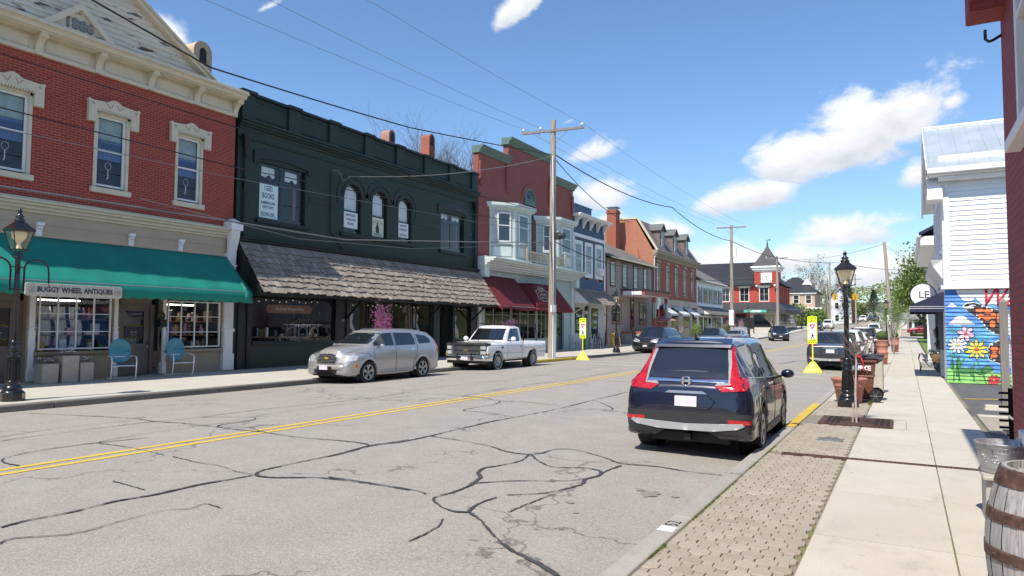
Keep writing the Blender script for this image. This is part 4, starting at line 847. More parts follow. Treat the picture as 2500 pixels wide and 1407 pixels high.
        if i==1:
            text('THE TARTAN',F,m_,6.40,-.11,.13,G['ink_navy'],s,sx=.9,ext=0,arc=.5)
            mb=MB(); pts=[(-.05,.0),(-.13,.02),(-.11,.12),(-.15,.2),(-.1,.32),(-.06,.37),(-.07,.44),(-.02,.48),(.03,.44),(.02,.36),(.07,.3),(.1,.18),(.09,.05),(.13,.0),(.03,.01)]; fpoly(mb,F,[(m_+p[0],5.88+p[1]) for p in pts],-.114,-.110); mb.build('turtle_figure',G['ink_navy'],s)
    # drain pipes with ornamental heads
    for u in (16.62,31.8):
        d=thing('drain_pipe','black downpipe with ornate rain head at the %s end of the green building'%('near' if u<20 else 'far'),'pipe',F(u,4.8,.06),group='downpipes on the green building')
        mb=MB(); mb.cyl(F(u,4.8,.08),F(u,8.0,.08),.05,n=10); mb.build('pipe',G['black_green'],d)
        mb=MB(); mb.lathe([(.04,-.5),(.09,-.35),(.07,-.2),(.14,-.05),(.12,.1),(.17,.2),(.17,.3)],F(u,8.2,.12),10); mb.build('rain_head',G['black_green'],d,bevel=.01)
    # shake roof
    mb=MB(); fbox(mb,F,y0,y1,4.62,4.7,-.02,.12); fbox(mb,F,y0,y1,4.7,4.78,-.02,.2); fbox(mb,F,y0,y1,4.78,4.84,-.02,.26); mb.build('roof_ledge',G['black_green'],b,bevel=.01)
    shakes(b,F,y0+.02,y1-.02,4.66,2.93,.14,1.42,8,.17,seed=3)
    mb=MB(); fbox(mb,F,y0,y1,2.78,2.9,.1,1.36); mb.build('soffit',G['black_green'],b)
    for u in (21.95,27.6,31.6):
        mb=MB(); mb.tube([F(u,2.05,.05),F(u,2.85,.95)],.05,4,smooth=False); mb.build('roof_strut',G['black_green'],b)
    # shop front
    wz=(1.12,2.86)
    ww=[(17.1,21.3,0),(22.15,23.35,1),(23.45,26.6,1),(26.8,28.0,1),(30.05,31.5,1)]
    mb=MB(); wall(mb,F,y0,y1,.15,4.65,[(17.1,21.35,1.12,2.86),(22.15,28.0,1.0,2.86),(28.7,29.75,.2,2.86),(30.05,31.5,1.0,2.86)],.2); mb.build('shopfront_wall',G['dark_green'],b)
    mb=MB()
    for u in (16.6,17.0,21.4,22.05,28.2,29.9,31.6): mb=MB(); fbox(mb,F,u-.1,u+.1,.15,2.8,0,.06); mb.build('shopfront_post',G['black_green'],b,bevel=.008)
    for q in ((17.11,21.29,1.02,1.12),(22.16,28.09,.9,1.0)): mb=MB(); fbox(mb,F,*q,0,.1); mb.build('shopfront_sill',G['black_green'],b)
    rg=random.Random(12)
    for (a,c,lit) in ww:
        w=sash(b,F,a,c,wz[0] if not lit else 1.0,wz[1],-.04,frame='black_paint' if not lit else 'black_green',glassm='shop_glass',mid=False,name='shop_window',back=False,fw=.04,mull=((a+c)/2,) if c-a>2.5 and lit else ())
        room(w,F,a,c,1.0,2.95,2.6,'interior_wall' if lit else 'interior_dark',rg,cols=('paper_white','wood_tan','leaf_dark','curtain','gold','interior_wall'),shelves=(.0,.3),n=20)
        mb=MB()
        for k in range(int((c-a)*3)): u=a+.1+k*.33; mb.sphere(F(u,2.72-.1*abs(math.sin(k*.9)),-.5),.012,4,3)
        if len(mb.v): mb.build('fairy_lights',M('bulb_glow',(1,.75,.4),.5,emit=3),w)
        if lit and c-a<3.3:
            mb=MB(); q=F((a+c)/2+.2,1.05,-.75); mb.lathe([(.02,0),(.34,.02),(.28,.45),(.13,.85),(.17,1.05),(.19,1.2),(.1,1.32),(.03,1.36),(.06,1.45),(.05,1.55),(0,1.58)],q,14); mb.build('dress_form',G['curtain'],w)
    # plant table in the dark window
    mb=MB(); 
    for k in range(3):
        u=19.4+k*.6; fbox(mb,F,u,u+.5,1.75,1.78,-.9,-.5); [mb.tube([F(u+dx,1.1,-.7),F(u+dx,1.75,-.7)],.012,5) for dx in (.02,.48)]; mb.tube([F(u+.25+.2*math.cos(t),1.45+.22*math.sin(t),-.7) for t in [i*PI/6 for i in range(13)]],.01,4)
    mb.build('wire_plant_stand',G['white_paint'],b)
    mb=MB(); rgg=random.Random(3)
    for k in range(160): u=19.4+rgg.random()*1.7; z=1.8+rgg.random()**2*.8; q=Vector(F(u,z,-.7+rgg.uniform(-.2,.2))); r=rgg.uniform(.02,.06); mb.add([q,q+Vector((r,r,.02)),q+Vector((0,r*1.4,r)),q+Vector((-r*.4,r*.6,r*1.2))],[(0,1,2,3)])
    mb.build('potted_foliage',G['leaf_olive'],b)
    s=thing('interior_sign','brown rounded sign board hanging inside the dark shop window','sign',F(19.5,2.3,-.5)); mb=MB(); pts=[(18.3+.1*(1-math.cos(t)),0) for t in (0,)]; pts=[(18.35+.16*math.cos(t),2.36+.16*math.sin(t)) for t in [PI/2+i*PI/8 for i in range(9)]]+[(20.35+.16*math.cos(t),2.36+.16*math.sin(t)) for t in [-PI/2+i*PI/8 for i in range(9)]]; fpoly(mb,F,pts,-.52,-.48); mb.build('board',M('sign_brown',(.30,.12,.06),.6,var=.15),s); text('Cincinnati Window Wear',F,19.35,2.36,-.475,.17,G['curtain'],s,sx=.8,ext=0)
    # door
    mb=MB(); fbox(mb,F,28.75,29.7,.2,.75,-.5,-.44); fbox(mb,F,28.75,28.88,.75,2.5,-.5,-.44); fbox(mb,F,29.57,29.7,.75,2.5,-.5,-.44); fbox(mb,F,28.88,29.57,2.35,2.5,-.5,-.44); fbox(mb,F,28.75,29.7,2.5,2.9,-.5,-.46); d=mb.build('shop_door',G['black_green'],b,bevel=.01); mb=MB(); fbox(mb,F,28.88,29.57,.75,2.35,-.48,-.47); mb.build('pane',G['dark_glass'],d)
    text('69',F,21.72,1.95,.065,.16,G['stone_light'],b,'house_number')
    # chimneys behind
    for (u,m,x,zt,lab) in ((28.9,'chimney_brick',-24,12.3,'pale mossy brick chimney with domed top behind the green parapet'),(32.5,'warm_brick',-24,12.95,'red brick chimney with arched flue behind the green parapet')):
        c=thing('brick_chimney',lab,'chimney',(x,u,9.4)); mb=MB(); mb.prism([(u-.27,9.4),(u-.27,zt-.35)]+[(u-.27*math.cos(t*PI/8),zt-.35+.3*math.sin(t*PI/8)) for t in range(1,8)]+[(u+.27,zt-.35),(u+.27,9.4)],x-.4,x+.2,lambda p,q,t:(t,p,q)); mb.build('shaft',G[m],c)
        mb=MB(); mb.prism([(u-.14,zt-.7)]+[(u-.14*math.cos(t*PI/8),zt-.35+.16*math.sin(t*PI/8)) for t in range(9)]+[(u+.14,zt-.7)],x+.19,x+.215,lambda p,q,t:(t,p,q)); mb.build('flue_opening',G['near_black'],c)
bgreen()
# ============ stepped red brick front with bay windows
def bcol():
    F=L; y0,y1=32.2,44.75
    b=bld('stepped_brick_building','red brick building with stepped green cornice, two pale bay windows and red awnings',38)
    s0,s1=35.5,41.1
    mb=MB(); wall(mb,F,y0,y1,5.2,11.35,[(37.5,38.9,5.6,9.3)],.2); arch_fill(mb,F,37.5,38.9,8.9,9.3,0,.2) if 0 else None
    fbox(mb,F,s0,s1,11.35,12.55,-.35,0); fbox(mb,F,y0,s0-.001,11.0,11.35,-.35,-.002); fbox(mb,F,s1+.001,y1,11.0,11.35,-.35,-.002)
    mb.quad(F(y0,0,-.002),F(y0,0,-12),F(y0,9.6,-12),F(y0,9.6,-.002)); mb.quad(F(y1,0,-.002),F(y1,0,-12),F(y1,9.6,-12),F(y1,9.6,-.002)); mb.quad(F(y0,9.6,-.002),F(y0,9.6,-.35),F(y0,11.0,-.35),F(y0,11.0,-.002))
    for (a,c,e) in ((y0+.05,y0+.4,10.95),(35.2,35.8,11.35),(40.8,41.4,11.35),(y1-.4,y1-.05,10.95)):
        fbox(mb,F,a,c,9.9,e,0,.10); fbox(mb,F,a+.06,c-.06,9.6,9.9,0,.07)
    mb.build('front_wall',G['red_brick_fine'],b)
    mb=MB(); mb.box(-32,-20.7,y0,y1,9.6,9.9); mb.build('flat_roof',G['metal_roof'],b)
    mb=MB()
    for (a,c,z) in ((y0-.08,s0-.02,11.35),(s0-.15,s1+.15,12.55),(s1+.16,y1+.1,11.35)):
        pts=[(-.4,z),(.08,z),(.12,z+.12),(.3,z+.3),(.34,z+.36),(.34,z+.42),(-.4,z+.42)]
        P=[F(u,p[1],p[0]) for u in (a,c) for p in pts]; n=7; mb.add(P,[tuple(range(n)),tuple(range(n,2*n))]+[(i,(i+1)%n,n+(i+1)%n,n+i) for i in range(n)])
    mb.build('stepped_cornice',G['verdigris'],b,bevel=.008)
    # central arched window
    m_=38.2; r=.7; mb=MB(); band(mb,F,arcpts(m_,9.65,r,r,16),arcpts(m_,9.65,r+.28,r+.28,16),-.02,.05); mb.build('brick_arch',G['red_brick_fine'],b)
    mb=MB(); P=[F(p[0],p[1],.012) for p in arcpts(m_,9.65,r,r,16)]; mb.add(P,[tuple(range(len(P)))]); fl=mb.build('fan_light',G['dark_glass'],b)
    mb=MB(); band(mb,F,arcpts(m_,9.65,r-.09,r-.09,16),arcpts(m_,9.65,r,r,16),0,.06); fbox(mb,F,m_-r,m_+r,9.3,9.67,0,.08)
    for k in range(1,7): an=k*PI/7; mb.tube([F(m_+.1*math.cos(an),9.67+.1*math.sin(an),.03),F(m_+.62*math.cos(an),9.67+.62*math.sin(an),.03)],.014,4)
    mb.build('fan_frame',G['verdigris'],fl)
    w=sash(b,F,37.5,38.9,5.65,9.2,-.04,frame='verdigris',glassm='dark_glass',fw=.1,mull=(37.95,38.45),bars=(8.2,6.8),mid=False,name='balcony_door')
    # bay windows
    def bay(u0,u1,lab):
        pts=[(u0,0),(u0+1.3,.95),(u1-.9,.95),(u1,0)]   # plan (u,d)
        def seg(p,q):    # frame along one facet
            du,dd=q[0]-p[0],q[1]-p[1]; L_=math.hypot(du,dd); tu,td=du/L_,dd/L_; nu,nd_=-td,tu
            return L_,(lambda u,z,d:F(p[0]+tu*u+nu*d,z,p[1]+td*u+nd_*d))
        mb=MB(); P=[]
        for z in (5.55,8.55): P+=[F(p[0],z,p[1]) for p in pts]
        mb.add(P,[(0,1,5,4),(1,2,6,5),(2,3,7,6),(0,3,2,1),(4,5,6,7)]); ba=mb.build('bay_window',G['sage_paint'],b)
        mb=MB()
        for (ex,z0,z1) in ((.08,5.5,5.62),(.22,8.5,8.62),(.30,8.62,8.78),(.05,8.38,8.5)):
            if ex==.22: mb.build('bay_base',G['sage_pale'],ba); mb=MB()
            Q=[(u0-ex,0),(u0+1.3-ex*.6,.95+ex),(u1-.9+ex*.6,.95+ex),(u1+ex,0)]; P=[F(p[0],z,p[1]) for z in (z0,z1) for p in Q]; mb.add(P,[(0,1,5,4),(1,2,6,5),(2,3,7,6),(0,3,2,1),(4,5,6,7)])
        Q=[(u0-.3,0),(u0+1.3-.18,1.25),(u1-.9+.18,1.25),(u1+.3,0)]; mb.add([F(p[0],8.78,p[1]) for p in Q]+[F((u0+u1)/2,9.0,0)],[(0,1,4),(1,2,4),(2,3,4)])
        mb.build('bay_cornice',G['sage_pale'],ba)
        for i in range(3):
            L_,S_=seg(pts[i],pts[i+1])
            for xx in (0.02,L_-.1):
                mb=MB(); fbox(mb,S_,xx,xx+.08,5.6,8.38,0,.03); mb.build('corner_board',G['sage_pale'],ba)
            if i==1: a,c=L_*.2,L_*.8
            else: a,c=(L_*.3,L_*.82) if i==0 else (L_*.18,L_*.8)
            sash(ba,S_,a,c,6.55,8.25,.05,frame='white_paint',glassm='dark_glass',fw=.08,mid=7.5,curt=None,back=False)
            mb=MB(); fbox(mb,S_,L_*.15,L_*.85,5.75,6.3,0,.025); fbox(mb,S_,a-.05,c+.05,6.45,6.53,0,.09); mb.build('bay_panel',G['sage_pale'],ba)
    bay(33.4,37.5,0); bay(39.1,43.6,1)
    # storefront cornice (wide ledge) and balcony
    mb=MB(); moulding(mb,F,y0,y1,[(5.0,5.1,.45),(5.1,5.22,.6),(5.22,5.32,.8),(5.32,5.42,1.02),(5.42,5.52,1.16)])
    fbox(mb,F,y0,y1,4.9,5.0,-.02,.3); mb.build('storefront_cornice',G['sage_pale'],b,bevel=.015)
    mb=MB(); fbox(mb,F,y0-.02,y0+.45,4.45,5.6,0,.5); fbox(mb,F,y0+.02,y0+.3,.2,4.45,0,.1); mb.build('end_pilaster',G['sage_pale'],b,bevel=.02); mb=MB(); fbox(mb,F,y1-.42,y1+.02,4.45,5.3,0,.5); fbox(mb,F,y1-.4,y1-.05,.2,4.45,0,.12); mb.build('end_pilaster',G['sage_pale'],b,bevel=.02)
    ba=thing('balcony_railing','cream wooden balustrade with ball topped posts between the two bay windows','railing',F(38.5,5.52,1.0))
    for u in (35.95,41.2):
        mb=MB(); fbox(mb,F,u-.09,u+.09,5.52,6.42,.92,1.10); fbox(mb,F,u-.11,u+.11,6.3,6.36,.9,1.12); mb.sphere(F(u,6.55,1.01),.09,10,8); mb.build('post',G['cream_trim'],ba,bevel=.01)
    mb=MB(); fbox(mb,F,36.04,41.11,6.14,6.22,.96,1.06); fbox(mb,F,36.04,41.11,5.6,5.67,.96,1.06); mb.build('rail',G['cream_trim'],ba)
    for k in range(24): u=36.2+k*.208; mb=MB(); fbox(mb,F,u-.03,u+.03,5.67,6.14,.98,1.04); mb.build('baluster',G['cream_trim'],ba)
    # shop front
    mb=MB(); wall(mb,F,y0,y1,.15,5.0,[(33.0,39.2,.95,3.0),(39.35,41.2,.95,3.0),(42.2,43.3,.2,3.0)],.15); 
    for k in range(42): u=y0+.3+k*.29; fbox(mb,F,u,u+.02,3.4,4.85,0,.012)
    mb.build('shopfront_wall',G['sage_paint'],b)
    rg=random.Random(5)
    for (a,c) in ((33.0,36.0),(36.1,39.2),(39.35,41.2)):
        w=sash(b,F,a,c,.95,3.0,-.03,frame='sage_paint',glassm='shop_glass',mid=False,mull=[a+(c-a)*k/3 for k in (1,2)],bars=(1.7,2.4) if a<35 else (2.5,),name='shop_window',back=False)
        room(w,F,a,c,.9,3.1,1.8,'interior_dark',rg,n=18)
    mb=MB(); fbox(mb,F,42.25,43.25,.2,2.6,-.3,-.2); d=mb.build('shop_door',G['teal_door'],b); mb=MB(); fbox(mb,F,42.4,43.1,1.1,2.4,-.21,-.185); mb.build('pane',G['dark_glass'],d)
    # red awnings
    def awn(u0,u1,dt,db,zt,zb,taper=0,lab='',nm='awning'):
        t=thing(nm,lab,'awning',F((u0+u1)/2,zt,dt)); mb=MB()
        def f(a,c):
            u=u0+(u1-u0)*a
            if c<.85: k=c/.85; return F(u,zt+(zb-zt)*k-.03*math.sin(a*PI*5)**2*math.sin(PI*k),dt+(db-dt)*k)
            k=(c-.85)/.15; return F(u,zb-.14*k-(.05*abs(math.sin(a*(u1-u0)*PI/.3)) if k>.9 else 0)+.05*math.sin(a*7),db)
        mb.grid(f,90,10)
        for u in (u0,u1): mb.add([F(u,zt,dt),F(u,zb,db),F(u,zb-.14,db),F(u,zb-.14,dt)],[(0,1,2,3)])
        o=mb.build('canvas',G['red_canvas'],t); md=o.modifiers.new('thick','SOLIDIFY'); md.thickness=.01
        mb=MB(); mb.tube([F(u0,zb,db-.02),F(u1,zb,db-.02)],.02,5); mb.build('bar',G['trim_silver'],t); return t
    awn(32.5,36.3,.02,1.45,4.6,2.85,lab='faded red canvas awning with torn scalloped edge, nearer of the two, left of the sign',nm='canvas_awning')
    t=thing('canvas_awning','dark red awning carrying the Colonial Traditions sign behind the utility pole','awning',F(40,4.4,.6))
    Q=[(36.7,0),(37.2,.75),(40.4,.75),(41.0,0)]; B_=[(36.5,0),(36.6,1.45),(41.6,1.45),(41.7,0)]; mb=MB()
    P=[F(p[0],4.35,p[1]) for p in Q]+[F(p[0],2.85,p[1]) for p in B_]; n1=30
    for i in range(3): 
        mb.grid(lambda a,c:tuple(Vector(P[i]).lerp(Vector(P[i+1]),a).lerp(Vector(P[i+4]).lerp(Vector(P[i+5]),a),c)),20,4); mb.grid(lambda a,c:tuple(Vector(P[i+4]).lerp(Vector(P[i+5]),a)-Vector((0,0,c*(.16+.05*abs(math.sin(a*40)))))),40,1)
    mb.add(P[:4],[(0,1,2,3)])
    o=mb.build('canvas',G['red_canvas'],t); md=o.modifiers.new('thick','SOLIDIFY'); md.thickness=.01
    # angled sign on that awning, facing the camera side of the front slope
    def FS(u,z,d): k=(4.35-z)/1.5; return F(u,z,.75+.70*k+d)
    mb=MB(); c0,cz=37.95,3.66; pts=[(-1.0,-.36),(-.5,-.4),(-.25,-.5),(0,-.46),(.25,-.5),(.5,-.4),(1.0,-.36),(.9,-.1),(1.0,.3),(.65,.36),(.35,.62),(0,.68),(-.35,.62),(-.65,.36),(-1.0,.3),(-.9,-.1)]; pts=[(p[0]*.78,p[1]*.78) for p in pts]
    for i in range(len(pts)): a,c=pts[i],pts[(i+1)%len(pts)]; mb.tube([FS(c0+a[0],cz+a[1],.03),FS(c0+c[0],cz+c[1],.03)],.022,4)
    mb.tube([FS(c0+.30*math.cos(i*PI/10),cz+.33+.10*math.sin(i*PI/10),.035) for i in range(20)],.03,4,closed=True); mb.build('sign_border',G['stone_light'],t)
    text('Colonial',FS,c0,cz+.06,.03,.33,G['stone_light'],t,sx=.95,font_bold=.004); text('TRADITIONS',FS,c0,cz-.18,.03,.19,G['stone_light'],t,sx=1.0); text('SHOPPES',FS,c0,cz+.33,.03,.10,G['stone_light'],t)
bcol()
# rear addition seen above the green parapet
t=thing('rear_addition','white boarded rear roof box seen above the green parapet beside the stepped cornice','building',(-27,33,9.9)); mb=MB(); mb.box(-28,-23.5,31.0,32.15,9.7,10.75); mb.build('wall',G['white_siding'],t); mb=MB(); mb.box(-28.2,-23.3,30.8,32.18,10.75,10.85); mb.build('roof',G['white_paint'],t)
# ============ navy clapboard cafe
def bblue():
    F=L; y0,y1=44.8,50.7
    b=bld('cafe_building','navy blue clapboard cafe with white bracketed cornice and shake roof over the windows',47.7,z=.2)
    ws=[(45.05,46.15),(46.95,48.0),(48.85,49.95)]; holes=[(a-.2,c+.2,5.3,7.95) for a,c in ws]
    mb=MB(); fbox(mb,F,y0,y1,.2,9.6,-10,0); mb.build('wall_core',G['white_paint'],b)
    lap(b,F,y0,y1,4.4,8.2,'navy_siding',.16,holes); lap(b,F,y0,y1,8.45,9.55,'navy_siding',.16,name='upper_siding')
    mb=MB(); fbox(mb,F,y0,y1,8.2,8.45,0,.06); fbox(mb,F,y0-.02,y0+.18,4.4,8.2,0,.05); fbox(mb,F,y1-.2,y1,4.4,9.5,0,.05)
    fbox(mb,F,y0-.1,y1+.1,9.6,9.7,-.2,.55); fbox(mb,F,y0-.12,y1+.12,9.7,9.8,-.2,.66); mb.build('white_trim',G['white_paint'],b,bevel=.01)
    for i in range(5):
        u=y0+.3+i*1.32; mb=MB(); pts=[(0,8.9),(.1,8.9),(.12,9.05),(.25,9.2),(.28,9.35),(.45,9.45),(.48,9.6),(0,9.6)]; P=[F(uu,p[1],p[0]) for uu in (u-.08,u+.08) for p in pts]; n=8; mb.add(P,[tuple(range(n)),tuple(range(n,2*n))]+[(k,(k+1)%n,n+(k+1)%n,n+k) for k in range(n)]); mb.build('cornice_bracket',G['white_paint'],b)
    for i,(a,c) in enumerate(ws):
        w=sash(b,F,a,c,5.6,7.75,.04,frame='white_paint',glassm='dark_glass',fw=.07,mid=6.65,bars=(7.2,),back=False)
        mb=MB(); fbox(mb,F,a-.2,a,5.35,7.95,0,.07); fbox(mb,F,c,c+.2,5.35,7.95,0,.07); fbox(mb,F,a,c,7.75,7.95,0,.07); fbox(mb,F,a,c,5.35,5.6,0,.09); mb.build('casing',G['white_paint'],w)
        if i==2: mb=MB(); fbox(mb,F,a+.15,c-.15,5.65,6.15,.02,.35); [fbox(mb,F,a+.2,c-.2,5.7+k*.05,5.72+k*.05,.35,.365) for k in range(8)]; mb.build('air_conditioner',G['curtain'],w)
    mb=MB(); mb.box(-23,-21,y0+1.6,y1-1.2,9.8,10.75); mb.build('roof_box',G['navy_siding'],b); mb=MB(); mb.box(-23.05,-20.95,y0+1.5,y1-1.1,10.75,10.83); mb.build('roof_box_cap',G['verdigris'],b)
    shakes(b,F,y0+.02,y1-.05,4.5,3.42,.05,1.25,7,.2,under='white_paint',seed=7)
    for u in (y0+.1,46.5,48.4,y1-.2): mb=MB(); mb.tube([F(u,2.7,.03),F(u,3.35,1.1)],.05,4,smooth=False); mb.build('roof_strut',G['cream_trim'],b)
    mb=MB(); wall(mb,F,y0,y1,.2,4.4,[(45.1,46.5,1.2,3.2),(46.75,47.75,.3,3.3),(48.0,49.5,1.2,3.2)],.15); mb.build('shopfront_wall',M('shop_white',(.5,.52,.53),.5),b)
    bpy.data.objects['wall_core'].data.materials[0]=G['white_paint']
    for v in bpy.data.objects['wall_core'].data.vertices:
        if v.co.x>-.5: v.co.x-=.5
    rg=random.Random(6)
    for i,(a,c) in enumerate(((45.1,46.5),(48.0,49.5))):
        w=sash(b,F,a,c,1.2,3.2,-.02,frame='white_paint',glassm='dark_glass',mid=False,name='shop_window',back=False)
        T=[('Butter',2.55,.36),('Churn',2.1,.40),('Cafe',1.62,.36)] if i==0 else [('Sweet Shoppe',2.65,.2),('Yumyo',2.15,.40),('Ice Cream',1.68,.22)]
        for (tx,z,s_) in T: text(tx,F,(a+c)/2,z,-.012,s_,G['sign_white'],w,sx=.8,ext=0,font_bold=.008)
        mb=MB()
        for k in range(16): u=a+.05+(c-a-.1)*k/15; mb.sphere(F(u,3.05-.18*abs(math.sin(k*.8)),.0),.035,5,4)
        mb.build('garland',M('garland2',(.35,.33,.08),.8,var=.5,scale=30),w)
    mb=MB(); fbox(mb,F,46.8,47.7,.3,2.9,-.2,-.14); d=mb.build('cafe_door',G['white_paint'],b); mb=MB(); fbox(mb,F,46.92,47.58,1.0,2.7,-.15,-.13); mb.build('pane',G['dark_glass'],d)
bblue()
# ============ grey clapboard house with porch
def gable_roof(mb,y0,y1,xe,ze_,xr,zr_,ov=.3):
    mb.add([(xe,y0-ov,ze_),(xe,y1+ov,ze_),(xr,y1+ov,zr_),(xr,y0-ov,zr_),(xe,y0-ov,ze_-.14),(xe,y1+ov,ze_-.14),(xr,y1+ov,zr_-.14),(xr,y0-ov,zr_-.14)],[(0,1,2,3),(4,5,6,7),(0,1,5,4),(1,2,6,5),(2,3,7,6),(3,0,4,7)])
def bgrey():
    F=L; y0,y1=50.9,62.5
    b=bld('clapboard_house','taupe clapboard house with maroon window trim, covered porch and brick steps',56,z=.3)
    mb=MB(); fbox(mb,F,y0,y1,.3,7.2,-9,0)
    mb.add([F(y1,7.2,0),F(y1,7.2,-9),F(y1,9.6,-4.2)],[(0,1,2)]); mb.add([F(y0,7.2,0),F(y0,7.2,-9),F(y0,9.6,-4.2)],[(0,1,2)]); mb.build('wall_core',G['grey_siding'],b)
    ws=[(51.9,52.9),(54.6,55.6),(57.3,58.3),(59.9,60.8)]; holes=[(a-.15,c+.15,4.95,7.1) for a,c in ws]
    lap(b,F,y0+.15,y1,1.2,7.15,'grey_siding',.17,holes+[(52.2,54.3,1.9,3.9),(56.4,57.3,1.5,4.2),(58.7,60.6,1.9,3.9)])
    for (a,c,z0,z1) in [(a,c,5.1,6.95) for a,c in ws]+[(52.3,53.1,2.1,3.8),(53.3,54.1,2.1,3.8),(58.8,59.6,2.1,3.8),(59.8,60.5,2.1,3.8)]:
        w=sash(b,F,a,c,z0,z1,.04,frame='cream_trim',glassm='dark_glass',fw=.06,back=False); mb=MB(); fbox(mb,F,a-.13,a,z0-.12,z1+.13,0,.06); fbox(mb,F,c,c+.13,z0-.12,z1+.13,0,.06); fbox(mb,F,a,c,z1,z1+.13,0,.06); fbox(mb,F,a,c,z0-.12,z0,0,.08); mb.build('casing',G['maroon_trim'],w)
    mb=MB(); fbox(mb,F,y0-.02,y0+.2,.4,7.1,0,.05); fbox(mb,F,y1-.25,y1,.4,7.1,0,.05); fbox(mb,F,56.4,56.5,1.5,4.2,0,.06); fbox(mb,F,57.2,57.3,1.5,4.2,0,.06); mb.build('corner_boards',G['maroon_trim'],b)
    mb=MB(); fbox(mb,F,56.5,57.2,1.5,4.1,0,.03); d=mb.build('front_door',G['maroon_trim'],b); mb=MB(); fbox(mb,F,56.6,57.1,2.4,4.0,.03,.04); mb.build('pane',G['dark_glass'],d)
    mb=MB(); gable_roof(mb,y0,y1,-19.95,7.32,-24.6,9.75,.05); gable_roof(mb,y0,y1,-29.5,7.2,-24.6,9.75,.05); mb.build('roof',G['roof_shingles'],b)
    mb=MB(); mb.tube([F(y0-.05,7.22,.52),F(y1+.1,7.22,.52)],.07,8); mb.build('gutter',G['cream_trim'],b)
    c=thing('tall_chimney','tall red brick chimney with metal cap between the grey house and mansard building','chimney',(-22.6,62.1,8)); mb=MB(); mb.box(-24.2,-23.3,60.7,61.7,8,12.7); mb.box(-24.27,-23.23,60.63,61.77,12.35,12.55); mb.build('shaft',G['warm_brick'],c); mb=MB(); mb.box(-24.1,-23.4,60.8,61.6,12.7,12.9); mb.box(-24.3,-23.2,60.6,61.8,12.9,12.95); mb.build('cap',G['galvanised'],c)
    # porch
    p=thing('covered_porch','covered entrance porch with salmon posts and red brick steps on the taupe house','porch',F(57,.35,1)); 
    mb=MB(); fbox(mb,F,54.3,60.9,1.2,1.38,.03,2.0); mb.build('deck',G['salmon_trim'],p)
    mb=MB(); fbox(mb,F,54.3,60.9,.3,1.2,.03,1.9); mb.build('plinth',G['stone_grey'],p)
    mb=MB(); fbox(mb,F,54.2,61,4.35,4.75,.03,2.05); mb.build('fascia',G['salmon_trim'],p); mb=MB(); fbox(mb,F,54.1,61.1,4.75,4.85,.03,2.15); mb.build('porch_roof',G['metal_roof'],p); mb=MB(); mb.box(-20.2,-18.6,54.17,54.2,4.38,4.7); fbox(mb,F,54.25,60.9,4.3,4.345,.05,2.0); mb.build('porch_end_board',G['sign_white'],p)
    for u in (57.4,60.7): 
        mb=MB(); fbox(mb,F,u-.12,u+.12,1.38,2.5,1.7,1.94); fbox(mb,F,u-.12,u+.12,3.85,4.35,1.7,1.94); q=mb.build('post',G['salmon_trim'],p); mb=MB(); fbox(mb,F,u-.1,u+.1,2.5,3.85,1.72,1.92); mb.build('post_shaft',M('mint_paint',(.25,.37,.31),.5),q)
    mb=MB(); fbox(mb,F,57.5,60.6,2.2,2.3,1.78,1.86); [fbox(mb,F,57.6+k*.16,57.64+k*.16,1.4,2.2,1.8,1.84) for k in range(19)]; mb.build('porch_railing',G['salmon_trim'],p)
    mb=MB()
    for k in range(6): fbox(mb,F,55.2-.0,57.2,.3,.3+.17*(k+1),2.0+(5-k)*.28-.002*k,2.0+(6-k)*.28) 
    mb.build('brick_steps',G['brick_step'],p,bevel=.01)
    mb=MB(); [mb.tube([F(u,.35,3.6),F(u,1.25,3.6),F(u,2.25,2.0)],.022,5) for u in (55.15,57.25)]; mb.build('handrail',G['near_black'],p)
    # hedge by the porch
bgrey()
